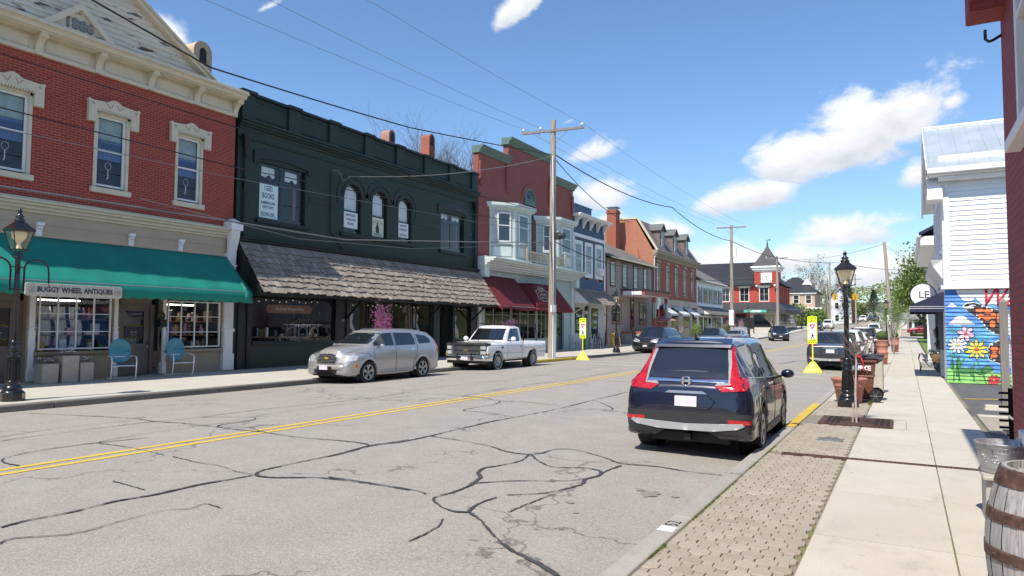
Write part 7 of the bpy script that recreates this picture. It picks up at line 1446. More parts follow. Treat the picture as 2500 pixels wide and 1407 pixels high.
# black slatted bench end
t=thing('slatted_bench','black metal slatted bench against the maroon brick wall corner','bench',(1.3,10.6,.12)); mb=MB(); [mb.box(.98,1.9,10.6,10.63,.52+k*.085,.55+k*.085) for k in range(6)]; mb.build('backrest',G['black_paint'],t); mb=MB(); [mb.box(1.0,1.9,10.1+k*.09,10.16+k*.09,.5,.52) for k in range(5)]; mb.build('seat',G['black_paint'],t)
for x in (1.08,1.8): mb=MB(); mb.box(x,x+.06,10.63,10.67,.12,1.02); mb.box(x,x+.06,10.1,10.14,.12,.7); mb.box(x,x+.06,10.1,10.65,.66,.7); mb.build('leg',G['black_paint'],t)
# barrels and tub
def barrel(label,x,y,top=True):
    t=thing('oak_barrel',label,'barrel',(x,y,.13),'weathered oak barrels'); R=lambda z:.262+.085*(1-((z-.44)/.44)**2); n=22
    rg=random.Random(int(y*7)); mb=MB()
    for k in range(n):
        a0,a1=2*PI*(k+.02)/n,2*PI*(k+.98)/n; dr=rg.uniform(-.002,.003); vs=[]
        for j in range(13):
            z=.88*j/12
            for a in (a0,(a0+a1)/2,a1): r=R(z)+dr; vs.append((x+r*math.cos(a),y+r*math.sin(a),.13+z))
        mb.add(vs,[(3*j+i,3*j+i+1,3*j+4+i,3*j+3+i) for j in range(12) for i in range(2)],True)
        r=R(.88); mb.add([(x+r*math.cos(a0),y+r*math.sin(a0),1.01),(x+r*math.cos(a1),y+r*math.sin(a1),1.01),(x+(r-.025)*math.cos(a1),y+(r-.025)*math.sin(a1),1.01),(x+(r-.025)*math.cos(a0),y+(r-.025)*math.sin(a0),1.01),(x+(r-.025)*math.cos(a0),y+(r-.025)*math.sin(a0),.95),(x+(r-.025)*math.cos(a1),y+(r-.025)*math.sin(a1),.95)],[(0,1,2,3),(3,2,5,4)])
    mb.build('staves',G['weathered_oak'],t,fix=False)
    for z0,z1 in ((.0,.05),(.2,.26),(.4,.46),(.6,.66),(.79,.875)):
        mb=MB(); zz=[(z0+(z1-z0)*i/4) for i in range(5)]; mb.lathe([(R(z)+.007,.13+z) for z in zz]+[(R(z1)-.002,.13+z1)],(x,y,0),40); mb.sphere((x-R(z1)*.93,y-R(z1)*.42,.13+(z0+z1)/2),.009,6,4); mb.build('hoop',G['rusty_iron'],t)
    mb=MB()
    for k in range(7): xx=-.24+k*.07; w=math.sqrt(max(.001,.238**2-max(abs(xx),abs(xx+.066))**2)) if abs(xx+.03)<.23 else .02; mb.box(x+xx,x+xx+.066,y-w,y+w,.95,.97)
    mb.build('barrel_head',G['weathered_oak'],t); return t
barrel('weathered oak barrel with rusty hoops at the bottom right corner',.70,4.70)
t=thing('metal_tub','embossed galvanised tub with ring handle standing against the maroon wall behind the barrel','tub',(.74,7.3,.53))
cx,cy,cz=.74,7.3,.53; sx=1.0
prof=[(0,0),(.285,0),(.30,.02),(.335,.2),(.355,.285),(.368,.29),(.368,.302),(.345,.302),(.325,.2),(.285,.03),(0,.03)]
mb=MB(); k0=len(mb.v); mb.lathe(prof,(0,0,0),40); mb.v=[(cx+v[0]*1.12,cy+v[1]*.8,cz+v[2]) for v in mb.v]; mb.build('tub_body',G['galvanised'],t)
mb=MB(); rad=lambda z:.287+.24*z
def on(a,z,o=.006): r=rad(z)+o; return (cx+r*1.12*math.cos(a),cy+r*.8*math.sin(a),cz+z)
for z0,s in ((.235,.016),(.045,.016)):
    for k in range(30):
        a=PI+k*PI/29-.0; w=.042; mb.tube([on(a,z0-s*.2),on(a,z0+s),on(a+w,z0+s),on(a+w,z0-s*.2),on(a+w*.45,z0-s*.2),on(a+w*.45,z0+s*.4)],.0035,4)
for z in (.262,.212,.07,.025): mb.tube([on(a,z) for a in [2*PI*i/48 for i in range(48)]],.003,4,closed=True)
for a in (PI+.55,PI+1.05,PI+2.0): [mb.sphere(on(a+rg.uniform(-.09,.09),.15+rg.uniform(-.04,.03),.0),.012,6,4) for k in range(9)]
mb.build('embossing',G['galvanised'],t); mb=MB(); a=PI+.95; q=on(a,.165,.012); mb.tube([(q[0]+.02*math.cos(i*PI/7),q[1]-.004,q[2]+.02*math.sin(i*PI/7)) for i in range(14)],.004,5,closed=True); mb.tube([on(a,.19,.01),on(a,.24,.01)],.008,4); mb.build('ring_handle',G['galvanised'],t)
t.scale=(.62,.72,.86)
s_=thing('low_stand','low pale stone stand under the metal tub','stand',(.7,7.3,.13)); mb=MB(); mb.box(.55,.88,7.1,7.5,.13,.49); mb.box(.53,.9,7.05,7.55,.49,.528); mb.build('stand_body',G['stone_light'],s_,bevel=.01)
t=thing('card_packets','small pale folded packets standing in the metal tub','packets',(.83,7.3,.6)); mb=MB()
for k in range(5): x=.76+k*.035; mb.add([(x,7.2,.6),(x+.03,7.22,.6),(x+.032,7.22,.85-.02*(k%2)),(x+.01,7.2,.83),(x+.01,7.25,.6),(x+.035,7.26,.6),(x+.037,7.25,.84),(x+.02,7.24,.83)],[(0,1,2,3),(4,5,6,7),(0,3,7,4),(1,2,6,5),(3,2,6,7)])
mb.build('packets',G['paper_white'],t)
# kerb stencil
t=thing('kerb_number','white patch with black stencilled house number on the right kerb','marking',(-1.71,5.75,.13)); mb=MB(); mb.box(-1.78,-1.65,5.52,5.66,.128,.1315); mb.build('white_patch',G['sign_white'],t); o=text('52',lambda u,z,d:(-1.71-z,5.76+u,.1325),0,0,0,.16,G['ink_black'],t,ext=0); o=text('15C',lambda u,z,d:(-1.72+u,8.05+z,.1325),0,0,0,.12,G['stain'],t,ext=0)
# ---------------------------------------------------------------- left pavement furniture
def shell_chair(label,loc,rz):
    t=thing('lawn_chair',label,'chair',(0,0,0),'turquoise shell back lawn chairs')
    mb=MB()
    def bk(u,v):   # round shell back
        a=u*2*PI; r=v; x=.29*r*math.cos(a); z=.36*r*math.sin(a); return (x,.24+.10*(z+.3)-.10*(1-r*r)*-.5-.0,.80+z)
    mb.grid(lambda u,v:bk(u,v),28,6); o=mb.build('backrest',G['chair_blue'],t); md=o.modifiers.new('t','SOLIDIFY'); md.thickness=.012
    mb=MB()
    def st(u,v): x=(u-.5)*.50; y=-.27+.50*v; return (x*(1-.1*v),y,.44-.035*math.sin(PI*v)+.02*(abs(u-.5)*2)**2-.03*v-(.03 if v<.02 else 0))
    mb.grid(st,10,10); o=mb.build('seat',G['chair_blue'],t); md=o.modifiers.new('t','SOLIDIFY'); md.thickness=.014
    for s in (-1,1):
        mb=MB(); x=s*.31; P=[(x*.95,.30,.66),(x,.1,.67),(x,-.2,.66),(x,-.31,.63),(x,-.36,.55),(x,-.33,.3),(x,-.28,.08),(x,-.22,.03),(x,-.1,.02),(x,.3,.02),(x*.9,.38,.02)]
        mb.tube(P,.018,8); mb.build('arm_and_leg_tube',G['tube_white'],t)
    mb=MB(); mb.tube([(-.28,.38,.02),(.28,.38,.02)],.018,8); mb.tube([(-.31,-.30,.40),(.31,-.30,.40)],.014,6); mb.tube([(-.31,.28,.64),(.31,.28,.64)],.014,6); mb.build('cross_tube',G['tube_white'],t)
    t.location=loc; t.rotation_euler=(0,0,rz); return t
z_=ztop(-19.5,12)
ch=shell_chair('turquoise shell back lawn chair left of the grey shop door',(-19.45,11.85,z_),PI/2-.35)
dup(ch,(-19.6,13.75,z_),PI/2-.2,'turquoise shell back lawn chair right of the shop door under the small window')
for i,(y,w,h) in enumerate(((10.02,.40,.52),(10.52,.42,.72),(10.97,.36,.52))):
    x=-19.75; t=thing('stone_planter',['low cast planter with grey flowers, nearest of the row by the shop window','tallest cast planter in the middle of the row by the shop window','low cast planter at the right end of the row by the shop window'][i],'planter',(x,y,z_),'cast planters under the shop window')
    mb=MB(); mb.box(x-w/2,x+w/2,y-w/2,y+w/2,z_,z_+h,taper=-.01); mb.build('box',G['planter_cast'],t,bevel=.015); rg=random.Random(i); mb=MB()
    for k in range(170): p=Vector((x+rg.uniform(-w*.42,w*.42),y+rg.uniform(-w*.42,w*.42),z_+h+rg.random()**1.6*.16)); a=rg.uniform(0,6); q=Vector((math.cos(a),math.sin(a),rg.uniform(.2,1)))*.035; mb.add([p,p+q+Vector((.012,0,0)),p+q*1.6,p+q+Vector((-.012,.01,0))],[(0,1,2,3)])
    mb.build('foliage',M('dusty_leaf',(.10,.115,.08),.8,var=.5,scale=30),t,fix=False); mb=MB(); [mb.sphere((x+rg.uniform(-w*.4,w*.4),y+rg.uniform(-w*.4,w*.4),z_+h+rg.uniform(.06,.16)),.014,5,4) for k in range(22)]; mb.build('flowers',G['redbud_pale'] if 0 else G['curtain'],t)
t=thing('wall_wreath','small dark wreath and wire lantern on the wall right of the shop door','ornament',(-20.35,13.6,1.7)); mb=MB(); mb.tube([(-20.33,13.6+.11*math.cos(i*PI/8),2.0+.11*math.sin(i*PI/8)) for i in range(16)],.035,5,closed=True); mb.build('wreath',G['leaf_dark'],t); mb=MB(); mb.box(-20.37,-20.2,13.5,13.7,1.66,1.9); mb.build('lantern',G['near_black'],t)
# cafe furniture
def stool(label,loc,m,rz=0,tall=True,back=True):
    t=thing('bar_stool',label,'stool',(0,0,0),'cafe bar stools'); mb=MB(); mb.box(-.17,.17,-.17,.17,.72,.75); mb.build('seat',m,t,bevel=.02)
    for sx in (-1,1):
        for sy in (-1,1): mb=MB(); mb.tube([(sx*.15,sy*.15,.73),(sx*.22,sy*.22,0)],.02,5); mb.build('leg',m,t)
    mb=MB(); mb.tube([(-.19,-.19,.3),(.19,-.19,.3),(.19,.19,.3),(-.19,.19,.3)],.012,4,closed=True); mb.build('footrest',m,t)
    if back: mb=MB(); mb.tube([(-.17,.16,.75),(-.19,.2,1.05),(.19,.2,1.05),(.17,.16,.75)],.018,5); mb.box(-.06,.06,.17,.19,.75,1.05); mb.build('backrest',m,t)
    t.location=loc; t.rotation_euler=(0,0,rz); return t
yel=M('stool_yellow',(.62,.38,.03),.35,var=.05); zc=ztop(-19,47)
s1=stool('yellow metal bar stool, left one at the cafe table',(-18.9,48.3,zc),yel,.3); dup(s1,(-19.0,49.6,zc),1.2,'yellow metal bar stool, right one, beside the porch steps'); 
s2=stool('black bar stool under the Butter Churn Cafe window, leftmost',(-19.3,45.6,zc),G['black_paint'],.2); dup(s2,(-19.0,46.5,zc),2.4,'black bar stool under the cafe door, second from left'); dup(s2,(-19.3,50.2,zc),1.4,'black bar stool right of the yellow stools'); dup(s2,(-18.7,45.2,zc),3.0,'black bar stool next to the green waste bin')
for (y,m,lab) in ((49.0,yel,'yellow high cafe table between the yellow stools'),(46.0,G['black_paint'],'black high cafe table below the lettered cafe window')):
    t=thing('cafe_table',lab,'table',(-19.1,y,zc)); mb=MB(); mb.box(-19.4,-18.8,y-.3,y+.3,zc+1.0,zc+1.03); mb.build('tabletop',m,t,bevel=.01); mb=MB(); mb.tube([(-19.1,y,zc),(-19.1,y,zc+1)],.035,6); mb.lathe([(.25,0),(.24,.03),(.03,.05)],(-19.1,y,zc),12); mb.build('leg',m,t)
t=thing('waste_bin','green hooded bin at the corner of the stepped brick building','bin',(-19.3,44.4,zc)); mb=MB(); mb.lathe([(.13,0),(.13,.75),(.2,.8),(.2,.84),(0,.86)],(-19.3,44.4,zc),12); mb.build('body',M('bin_green',(.08,.25,.12),.5),t); mb=MB(); mb.lathe([(.14,.2),(.145,.24)],(-19.3,44.4,zc),12); mb.build('band',G['near_black'],t)
t=thing('wire_chair','grey wire garden chair by the teal door','chair',(-19.4,42.6,zc)); mb=MB(); mb.tube([(-19.6,42.3,zc),(-19.5,42.4,zc+.45),(-19.6,42.3,zc+.95),(-19.6,42.9,zc+.95),(-19.5,42.8,zc+.45),(-19.6,42.9,zc)],.015,5); mb.tube([(-19.1,42.3,zc),(-19.1,42.35,zc+.45),(-19.1,42.85,zc+.45),(-19.1,42.9,zc)],.015,5); mb.build('frame',G['cable_grey'],t); mb=MB(); mb.box(-19.5,-19.1,42.4,42.8,zc+.44,zc+.46); mb.build('seat',G['cable_grey'],t)
# flags, umbrella
t=thing('patio_umbrella','dusty pink patio umbrella behind the dark minivan','umbrella',(-18.9,61,ztop(-18.9,61))); z=ztop(-18.9,61); mb=MB(); mb.lathe([(1.15,1.95),(1.1,2.02),(.05,2.4),(0,2.42)],(-18.9,61,z),8,smooth=False); mb.build('canopy',M('dusty_rose',(.42,.17,.2),.8),t); mb=MB(); mb.tube([(-18.9,61,z),(-18.9,61,z+2.4)],.025,6); mb.build('pole',G['white_paint'],t)
t=thing('american_flag','red white and blue flag hanging from an angled pole near the porch','flag',(-19.8,60,2.8)); mb=MB(); mb.tube([(-20.3,60.5,2.9),(-18.4,59.6,3.9)],.02,5); mb.build('pole',G['white_paint'],t)
for k,(m,a,c) in enumerate((('sign_red',0,.5),('sign_white',.5,.7),('sign_red',.7,1.0))): mb=MB(); mb.grid(lambda u,v:(-18.5-.75*(a+(c-a)*u)-.0,59.65+.35*(a+(c-a)*u)+.05*math.sin(v*6),3.75-.4*(a+(c-a)*u)-.8*v+.04*math.sin(u*9+v*4)),4,8); o=mb.build('cloth',G[m],t)
mb=MB(); mb.grid(lambda u,v:(-18.48-.4*u,59.63+.19*u+.05*math.sin(v*6)-.01,3.76-.22*u-.35*v),3,4); mb.build('canton',G['mural_blue'] if 0 else G['ink_navy'],t)
t=thing('porch_flag','small pale pennant hanging under the porch roof','flag',(-18.7,58.5,4.2)); mb=MB(); mb.grid(lambda u,v:(-18.5+.05*math.sin(v*5),58.0+.9*u*(1-.5*v),4.25-.95*v),5,6); mb.build('cloth',G['curtain'],t); mb=MB(); mb.tube([(-18.5,57.9,4.27),(-18.5,59,4.27)],.015,4); mb.build('rod',G['white_paint'],t)
# traffic lights
for i,(x,y) in enumerate(((-11.0,137),(-7.6,134))):
    z=7.35 if i==0 else 7.2
    t=thing('traffic_light','yellow traffic light hanging over the street, '+('left' if i==0 else 'right')+' one of the pair','traffic light',(x,y,z),'yellow hanging traffic lights')
    mb=MB(); [mb.box(x+dx-.17,x+dx+.17,y+dy-.17,y+dy+.17,z-.6,z+.55) for dx,dy in ((0,0),)]; mb.tube([(x,y,z+.55),(x,y,z+.9)],.03,5); h=mb.build('housing',G['signal_yellow'],t,bevel=.03)
    for dz in (.33,0,-.33):
        mb=MB(); 
        for sx in (-1,1): mb.add([(x+sx*.17,y-.16,z+dz+.15),(x+sx*.17,y+.16,z+dz+.15),(x+sx*.55,y+.14,z+dz+.1),(x+sx*.55,y-.14,z+dz+.1),(x+sx*.17,y-.16,z+dz-.12),(x+sx*.17,y+.16,z+dz-.12),(x+sx*.45,y+.1,z+dz-.1),(x+sx*.45,y-.1,z+dz-.1)],[(0,1,2,3),(4,5,6,7),(0,3,7,4),(1,2,6,5),(2,3,7,6)])
        mb.build('visor',G['signal_yellow'],h)
        mb=MB(); mb.cyl((x,y-.19,z+dz),(x,y-.175,z+dz),.11,n=12); mb.build('lens',G['near_black'] if dz<.3 else G['lens_deep'],h)
# ---------------------------------------------------------------- trees and plants
def skeleton(rg,h,r0,spread=.5,levels=4,nb=(3,4),tips=None,mb=None,up=.25,trunk=.3,ns=(7,5,4,3,3)):
    def grow(p,d,L_,r,lv):
        n=4 if lv<2 else 3; pts=[p]; rs=[r]
        for k in range(n):
            d=(d+Vector((rg.uniform(-1,1),rg.uniform(-1,1),rg.uniform(-.3,1)*up))*.16).normalized(); p=p+d*L_/n; pts.append(p); rs.append(r*(1-.38*(k+1)/n))
        mb.tube(pts,rs,ns[min(lv,4)])
        if lv>=levels:
            if tips is not None: tips.append((p,d)); tips.append((pts[-2],d))
            return
        for k in range(rg.randint(*nb)+(1 if lv==0 else 0)):
            a=rg.uniform(0,2*PI); o=d.orthogonal().normalized(); o.rotate(Matrix.Rotation(a,3,d)); nd=(d*(1-spread*.55)+o*spread*rg.uniform(.7,1.35)+Vector((0,0,up*.5))).normalized()
            t=rg.uniform(.55,1) if lv<levels-1 else rg.uniform(.3,1); q=pts[min(n,max(1,int(t*n+.5)))]
            grow(q,nd,L_*rg.uniform(.62,.82),rs[-1]*rg.uniform(.6,.85),lv+1)
    grow(Vector((0,0,-.1)),Vector((0,0,1)),h*trunk,r0,0)
def leaves(mb,rg,tips,n,size,scat):
    for k in range(n):
        p,d=rg.choice(tips); p=p+Vector((rg.gauss(0,scat),rg.gauss(0,scat),rg.gauss(0,scat)))
        a=Vector((rg.uniform(-1,1),rg.uniform(-1,1),rg.uniform(-.4,.8))).normalized(); b_=a.orthogonal().normalized(); b_.rotate(Matrix.Rotation(rg.uniform(0,6),3,a)); s=size*rg.uniform(.6,1.3); a*=s; b_*=s*.55
        mb.add([p,p+a*.5+b_,p+a,p+a*.5-b_],[(0,1,2,3)])
def tree(label,loc,h,r0,seed,leafm=None,nleaf=0,lsize=.12,scat=.25,levels=4,spread=.5,bark='bark',group=None,name='bare_tree',trunk=.3,nb=(3,4),up=.25,cat='tree'):
    rg=random.Random(seed); t=thing(name,label,cat,(0,0,0),group); mb=MB(); tips=[]
    skeleton(rg,h,r0,spread,levels,nb,tips,mb,up,trunk); mb.build('trunk',G[bark],t,fix=False)
    if leafm:
        for i,m in enumerate(leafm if isinstance(leafm,list) else [leafm]):
            mb=MB(); leaves(mb,rg,tips,nleaf//(len(leafm) if isinstance(leafm,list) else 1),lsize,scat); mb.build('crown',G[m],t,fix=False)
    t.location=loc; return t
b1=tree('large bare tree with fine twigs rising behind the green building chimneys',(-36,50,0),27,.5,3,None,levels=5,spread=.55,bark='twig_grey',trunk=.27,nb=(4,6))
tree('smaller bare tree with first buds left of the chimneys behind the green building',(-33,42,0),21.5,.38,8,'leaf_olive',200,.07,.3,levels=5,bark='twig_grey',nb=(4,5))
tree('bare spreading tree behind the white shop chimney',(-41,118,1),15,.35,14,'leaf_rust',900,.14,.4,levels=5,spread=.6,bark='twig_grey')
tree('bare tree behind the bank roof next to the spire',(-24,160,1),15,.35,15,None,levels=5,bark='twig_grey')
for i,(x,y,h,s) in enumerate(((-30,176,19,21),(-23,182,20,22),(-33,190,16,23),(-19.5,205,17,24),(-12.5,196,14,25))):
    tree(['tall leafless tree, left one of the row above the grey hip roof','tall leafless tree with ivy clump above the grey hip roof','leafless tree half hidden behind its taller neighbours','leafless tree above the brick gable house','bare street tree beside the far left pavement'][i],(x,y,zg(y)-.3),h,.4,s,'leaf_olive' if i in (0,2,3) else 'leaf_dark',500 if i!=1 else 1600,.2,.4 if i!=1 else .25,levels=5,bark='twig_grey',group='leafless trees beyond the bank')
# big leafing trees on the right
for i,(x,y,h,s,n) in enumerate(((4.4,80,15,31,12000),(2.0,94,12,32,8000),(6.5,92,13,33,9000),(1.9,132,8,34,5000),(4.6,150,9,35,6000),(-.2,165,7.5,37,4000))):
    tree(['tall bright green tree in fresh leaf rising beside the white houses','lower fresh green tree left of the tallest one','green tree directly behind the tallest fresh green tree','green tree behind the little kiosk','bushy green tree beyond the red car','small green tree at the far right verge'][i],(x,y,zg(y)-.1),h,.26,s,['leaf_fresh','leaf_spring'],n,.2,.42,levels=4,spread=.52,group='leafing trees on the right',name='leafy_tree',trunk=.24,nb=(4,5),up=.35)
for i,(x,y,s) in enumerate(((-.72,50,41),(-.7,62,42),(-.9,76,43))):
    tree(['slim young street tree nearest the stacked planters','second slim street tree up the right pavement','third slim street tree by the leaning pole'][i],(x,y,ztop(x,y)),4.3,.06,s,'leaf_spring',700,.07,.18,levels=3,trunk=.36,group='slim young street trees on the right pavement',name='young_tree',bark='bark_pale')
# trees lining the far street
fars=[(-13.5,228,11,51,'leaf_olive',2500),(-18,240,13,52,'leaf_spring',3000),(-11,262,10,53,'leaf_rust',2200),(-5,300,13,54,'leaf_olive',3200),(4,285,13,55,'leaf_spring',3200),(9,255,12,56,'leaf_olive',2600),(-14,300,15,57,'leaf_rust',2500),(14,290,15,58,'leaf_spring',3000),(2,330,15,59,'leaf_rust',2600),(-24,280,16,60,'leaf_olive',2800),(7,225,10,61,'leaf_rust',2200),(12,200,11,62,'leaf_spring',2600)]
lab=['olive budding tree on the far left verge','fresh green tree behind the olive one at far left','rust coloured budding tree near the street crest','tall olive tree at the end of the street','green tree right of the street end','olive tree behind the right verge','rust brown tree at far left skyline','green tree at the far right skyline','rust brown tree closing the street view','broad olive tree beyond the brick gable house','small rust brown tree on the right verge','light green tree beyond the right kiosk']
for (x,y,h,s,m,n),l in zip(fars,lab): tree(l,(x,y,zg(y)-.5),h,.3,s,m,n,.34,.8,levels=3,spread=.6,group='budding trees at the street end',name='budding_tree',bark='twig_grey',trunk=.22,nb=(4,5))
def spruce(label,x,y,h,w,seed):
    t=thing('evergreen_tree',label,'tree',(x,y,zg(y)-.3),'dark evergreens'); rg=random.Random(seed); mb=MB(); z0=zg(y)-.3; mb.cyl((x,y,z0),(x,y,z0+h),.3,.03); mb.build('trunk',G['bark'],t); mb=MB()
    for k in range(4200):
        f=rg.random()**.8; z=z0+h*(.08+.92*f); r=w*(1-f)*(.55+.45*((f*14)%1)); a=rg.uniform(0,2*PI); rr=r*rg.uniform(.35,1); p=Vector((x+rr*math.cos(a),y+rr*math.sin(a),z-rr*.25)); s=.35*rg.uniform(.5,1.2); d=Vector((math.cos(a),math.sin(a),-.35))*s; n_=Vector((-math.sin(a),math.cos(a),.2))*s*.4; mb.add([p,p+d*.5+n_,p+d,p+d*.5-n_],[(0,1,2,3)])
    mb.build('crown',G['leaf_dark'],t,fix=False)
spruce('tall dark evergreen behind the near lamp post at the far left verge',-11.6,176,13.5,3.6,71); spruce('broad dark evergreen right of the lamp post between the traffic lights',-7.6,214,9,5,72)
spruce('second dark evergreen beside the tall one',-12.8,192,12,3.4,73)
# budding wooded hillside behind everything: nobody could count it
mb=MB(); rg=random.Random(77)
for k in range(26000):
    x=rg.uniform(-330,230); b_=rg.random(); y=345+b_*190; zz=zg(400)-1+30*math.sin(PI*min(.5,b_*.5+.06))*(.8+.25*math.sin(x*.021+1)+.12*math.sin(x*.06))+rg.uniform(-3,2.5); s=rg.uniform(.7,1.7); a=Vector((rg.uniform(-1,1),rg.uniform(-.4,.4),rg.uniform(-.6,1))).normalized()*s; c=Vector((rg.uniform(-1,1),rg.uniform(-.5,.5),rg.uniform(-1,1)))*s*.6; p=Vector((x,y,zz)); mb.add([p,p+a*.5+c,p+a,p+a*.5-c],[(0,1,2,3)])
def wood_mat():
    m,nt,b,out=_nt('distant_wood'); at=node(nt,'ShaderNodeNewGeometry').outputs['Random Per Island']; n=noise(nt,.03,4)
    c=ramp(nt,at,[(0,(.10,.095,.06)),(.35,(.16,.20,.075)),(.7,(.19,.155,.11)),(1,(.24,.29,.11))]); c=mixc(nt,ramp(nt,n,[(.4,0),(.62,.8)]),c,(.17,.25,.085)); nt.links.new(c,b.inputs['Base Color']); b.inputs['Roughness'].default_value=.9; MATS['distant_wood']=m
wood_mat(); tag(mb.build('far_woodland',G['distant_wood'],fix=False),'hazy budding woodland covering the hills beyond the street end','woodland',None,'stuff')
# flowering shrubs
def redbud(label,loc,h,seed,m,n,name='redbud',dense=1):
    rg=random.Random(seed); t=thing(name,label,'tree',(0,0,0)); mb=MB(); tips=[]; skeleton(rg,h,.03,.3,4,(3,4),tips,mb,.9,.27,(5,4,3,3,3)); mb.build('stems',G['twig_grey'],t,fix=False)
    mb=MB(); tips2=tips
    for k in range(n):
        p,d=rg.choice(tips2); q=p-d*rg.random()*h*.2+Vector((rg.gauss(0,.03),rg.gauss(0,.03),rg.gauss(0,.03))); s=.018*rg.uniform(.7,1.5); mb.add([q+Vector((-s,0,-s)),q+Vector((s,s,-s)),q+Vector((s,0,s)),q+Vector((-s,-s,s))],[(0,1,2,3)])
    mb.build('blossom',G[m],t,fix=False); t.location=loc; return t
redbud('sparse pink blossoming redbud behind the silver car in front of the shop window',(-17.3,20.6,.15),3.8,81,'redbud',520); redbud('brighter pink redbud behind the white pickup cab',(-17.0,29.6,.15),2.9,82,'redbud',2200)
redbud('pale pink flowering shrub near the bank entrance',(-18.8,101,.75),3.4,83,'redbud_pale',3500); redbud('dusky pink flowering tree in front of the bank wall',(-17.6,88,.6),3.2,84,'redbud_pale',900)
tree('small bare street tree in front of the bank sign',(-17.6,112,.85),5.4,.12,91,'leaf_olive',300,.12,.3,levels=4,spread=.55,bark='bark_pale',name='street_tree')
for i,(x,y,z,h,s,m) in enumerate(((-18.2,63.5,.4,3.6,92,'leaf_olive'),(-17.2,76,.5,2.8,94,'leaf_olive'),(-17.5,81.5,.6,3.0,95,'redbud_pale'))):
    tree(['twiggy shrub tree beside the porch and pink umbrella','thin leafy sapling before the mansard building end','slender pink budded sapling before the white shop'][i],(x,y,z),h,.05,s,m,700,.05,.12,levels=4,spread=.4,name='young_tree',bark='bark_pale',trunk=.26)
def ball(label,x,y,z,r,h,m,name='round_shrub'):
    t=thing(name,label,'shrub',(x,y,z)); rg=random.Random(int(y*3)); mb=MB()
    for k in range(1400): u=Vector((rg.gauss(0,1),rg.gauss(0,1),rg.gauss(0,1))).normalized()*rg.uniform(.65,1.05); p=Vector((x+u.x*r,y+u.y*r,z+h*.5+u.z*h*.5)); e=r*.16; a=Vector((rg.uniform(-1,1),rg.uniform(-1,1),rg.uniform(-1,1))).normalized()*e; b_=u.cross(a).normalized()*e*.6; mb.add([p,p+a*.5+b_,p+a,p+a*.5-b_],[(0,1,2,3)])
    mb.build('foliage',G[m],t,fix=False); mb=MB(); mb.cyl((x,y,z-.05),(x,y,z+h*.5),.04); mb.build('stem',G['bark'],t)
ball('bright yellow green upright shrub at the mansard building corner',-17.4,66.5,.45,.55,1.7,'leaf_fresh'); ball('dark round shrub in a red pot near the bank',-17.6,91,.9,.5,1.5,'leaf_dark'); ball('dark conical shrub beside the silver sedan',-17.2,80,.7,.5,1.5,'leaf_dark'); ball('green hedge mass on the right behind the red coupe',4.2,128,.9,2.2,2.6,'leaf_fresh'); ball('wide olive bush beyond the bank awning',-20.5,158,1.6,3.4,5.2,'leaf_olive'); ball('yellow green bush in front of the brick gable house',-17.3,166,1.8,2.3,4.4,'leaf_spring')
# moss and weeds along the kerb joint: uncountable
mb=MB(); rg=random.Random(8)
for k in range(2600):
    y=rg.uniform(2.2,10.2) if k%3 else rg.uniform(2.2,5.2); x=-1.615+abs(rg.gauss(0,.018)); 
    if math.sin(y*2.1)+math.sin(y*5.3)<-.3: continue
    s=rg.uniform(.004,.012); a=rg.uniform(0,6); mb.add([(x,y,.122),(x+s*math.cos(a),y+s*math.sin(a),.13+s),(x+s*.5,y+s,.128)],[(0,1,2)])
for k in range(260): a=rg.uniform(0,6); x,y=-.72+rg.gauss(0,.02),17.2+rg.gauss(0,.25); s=rg.uniform(.02,.06); mb.add([(x,y,.13),(x+s*.4*math.cos(a),y+s*.4*math.sin(a),.13+s),(x+.008,y+.008,.13)],[(0,1,2)])
tag(mb.build('moss_and_weeds',G['moss'],fix=False),'moss and tiny weeds growing in the joint between right kerb and pavers','moss',None,'stuff')
# ---------------------------------------------------------------- far houses
def house(label,x0,x1,y0,y1,z0,h,rh,m,roofm,hip=True,wins=(),name='house',gable_front=False):
    b=thing(name,label,'building',((x0+x1)/2,y0,z0)); mb=MB(); mb.box(x0,x1,y0,y1,z0-1,z0+h)
    cx,cy=(x0+x1)/2,(y0+y1)/2
    if gable_front: mb.add([(x0,y0,z0+h),(x1,y0,z0+h),(cx,y0,z0+h+rh)],[(0,1,2)])
    mb.build('wall',G[m],b); mb=MB(); o=.5; z=z0+h
    if gable_front: mb.add([(x0-o,y0-o,z-.2),(cx,y0-o,z+rh+.1),(cx,y1,z+rh+.1),(x0-o,y1,z-.2),(x1+o,y0-o,z-.2),(x1+o,y1,z-.2)],[(0,1,2,3),(1,4,5,2)])
    else: q=min(x1-x0,y1-y0)*.42; mb.add([(x0-o,y0-o,z),(x1+o,y0-o,z),(x1+o,y1+o,z),(x0-o,y1+o,z),(x0+q,cy,z+rh),(x1-q,cy,z+rh)],[(0,1,5,4),(1,2,5),(2,3,4,5),(3,0,4)])
    r=mb.build('roof',G[roofm],b); md=r.modifiers.new('t','SOLIDIFY'); md.thickness=.15
    mb=MB(); mb.box(x0-.4,x1+.4,y0-.4,y0-.0,z-.35,z-.02) if not gable_front else mb.prism([(x0-.5,z-.25),(cx,z+rh+.08),(x1+.5,z-.25),(cx,z+rh-.3)],y0-.5,y0-.35,lambda p,q_,t:(p,t,q_)); mb.build('eaves',G['white_paint'],b)
    for (u,zz,w,hh) in wins: sash(b,FF(y0),u-w/2,u+w/2,zz,zz+hh,.06,frame='white_paint',glassm='dark_glass',fw=.12,back=False)
    return b
b=house('pale brick two storey house with grey hip roof and white porch beyond the bank',-27,-17.6,168,180,1.6,8.2,3.8,'blonde_brick','metal_roof',wins=[(-21.5,7.2,1.3,2),(-18.9,7.2,1.3,2),(-24,7.2,1.3,2),(-21.5,3,1.3,2)])
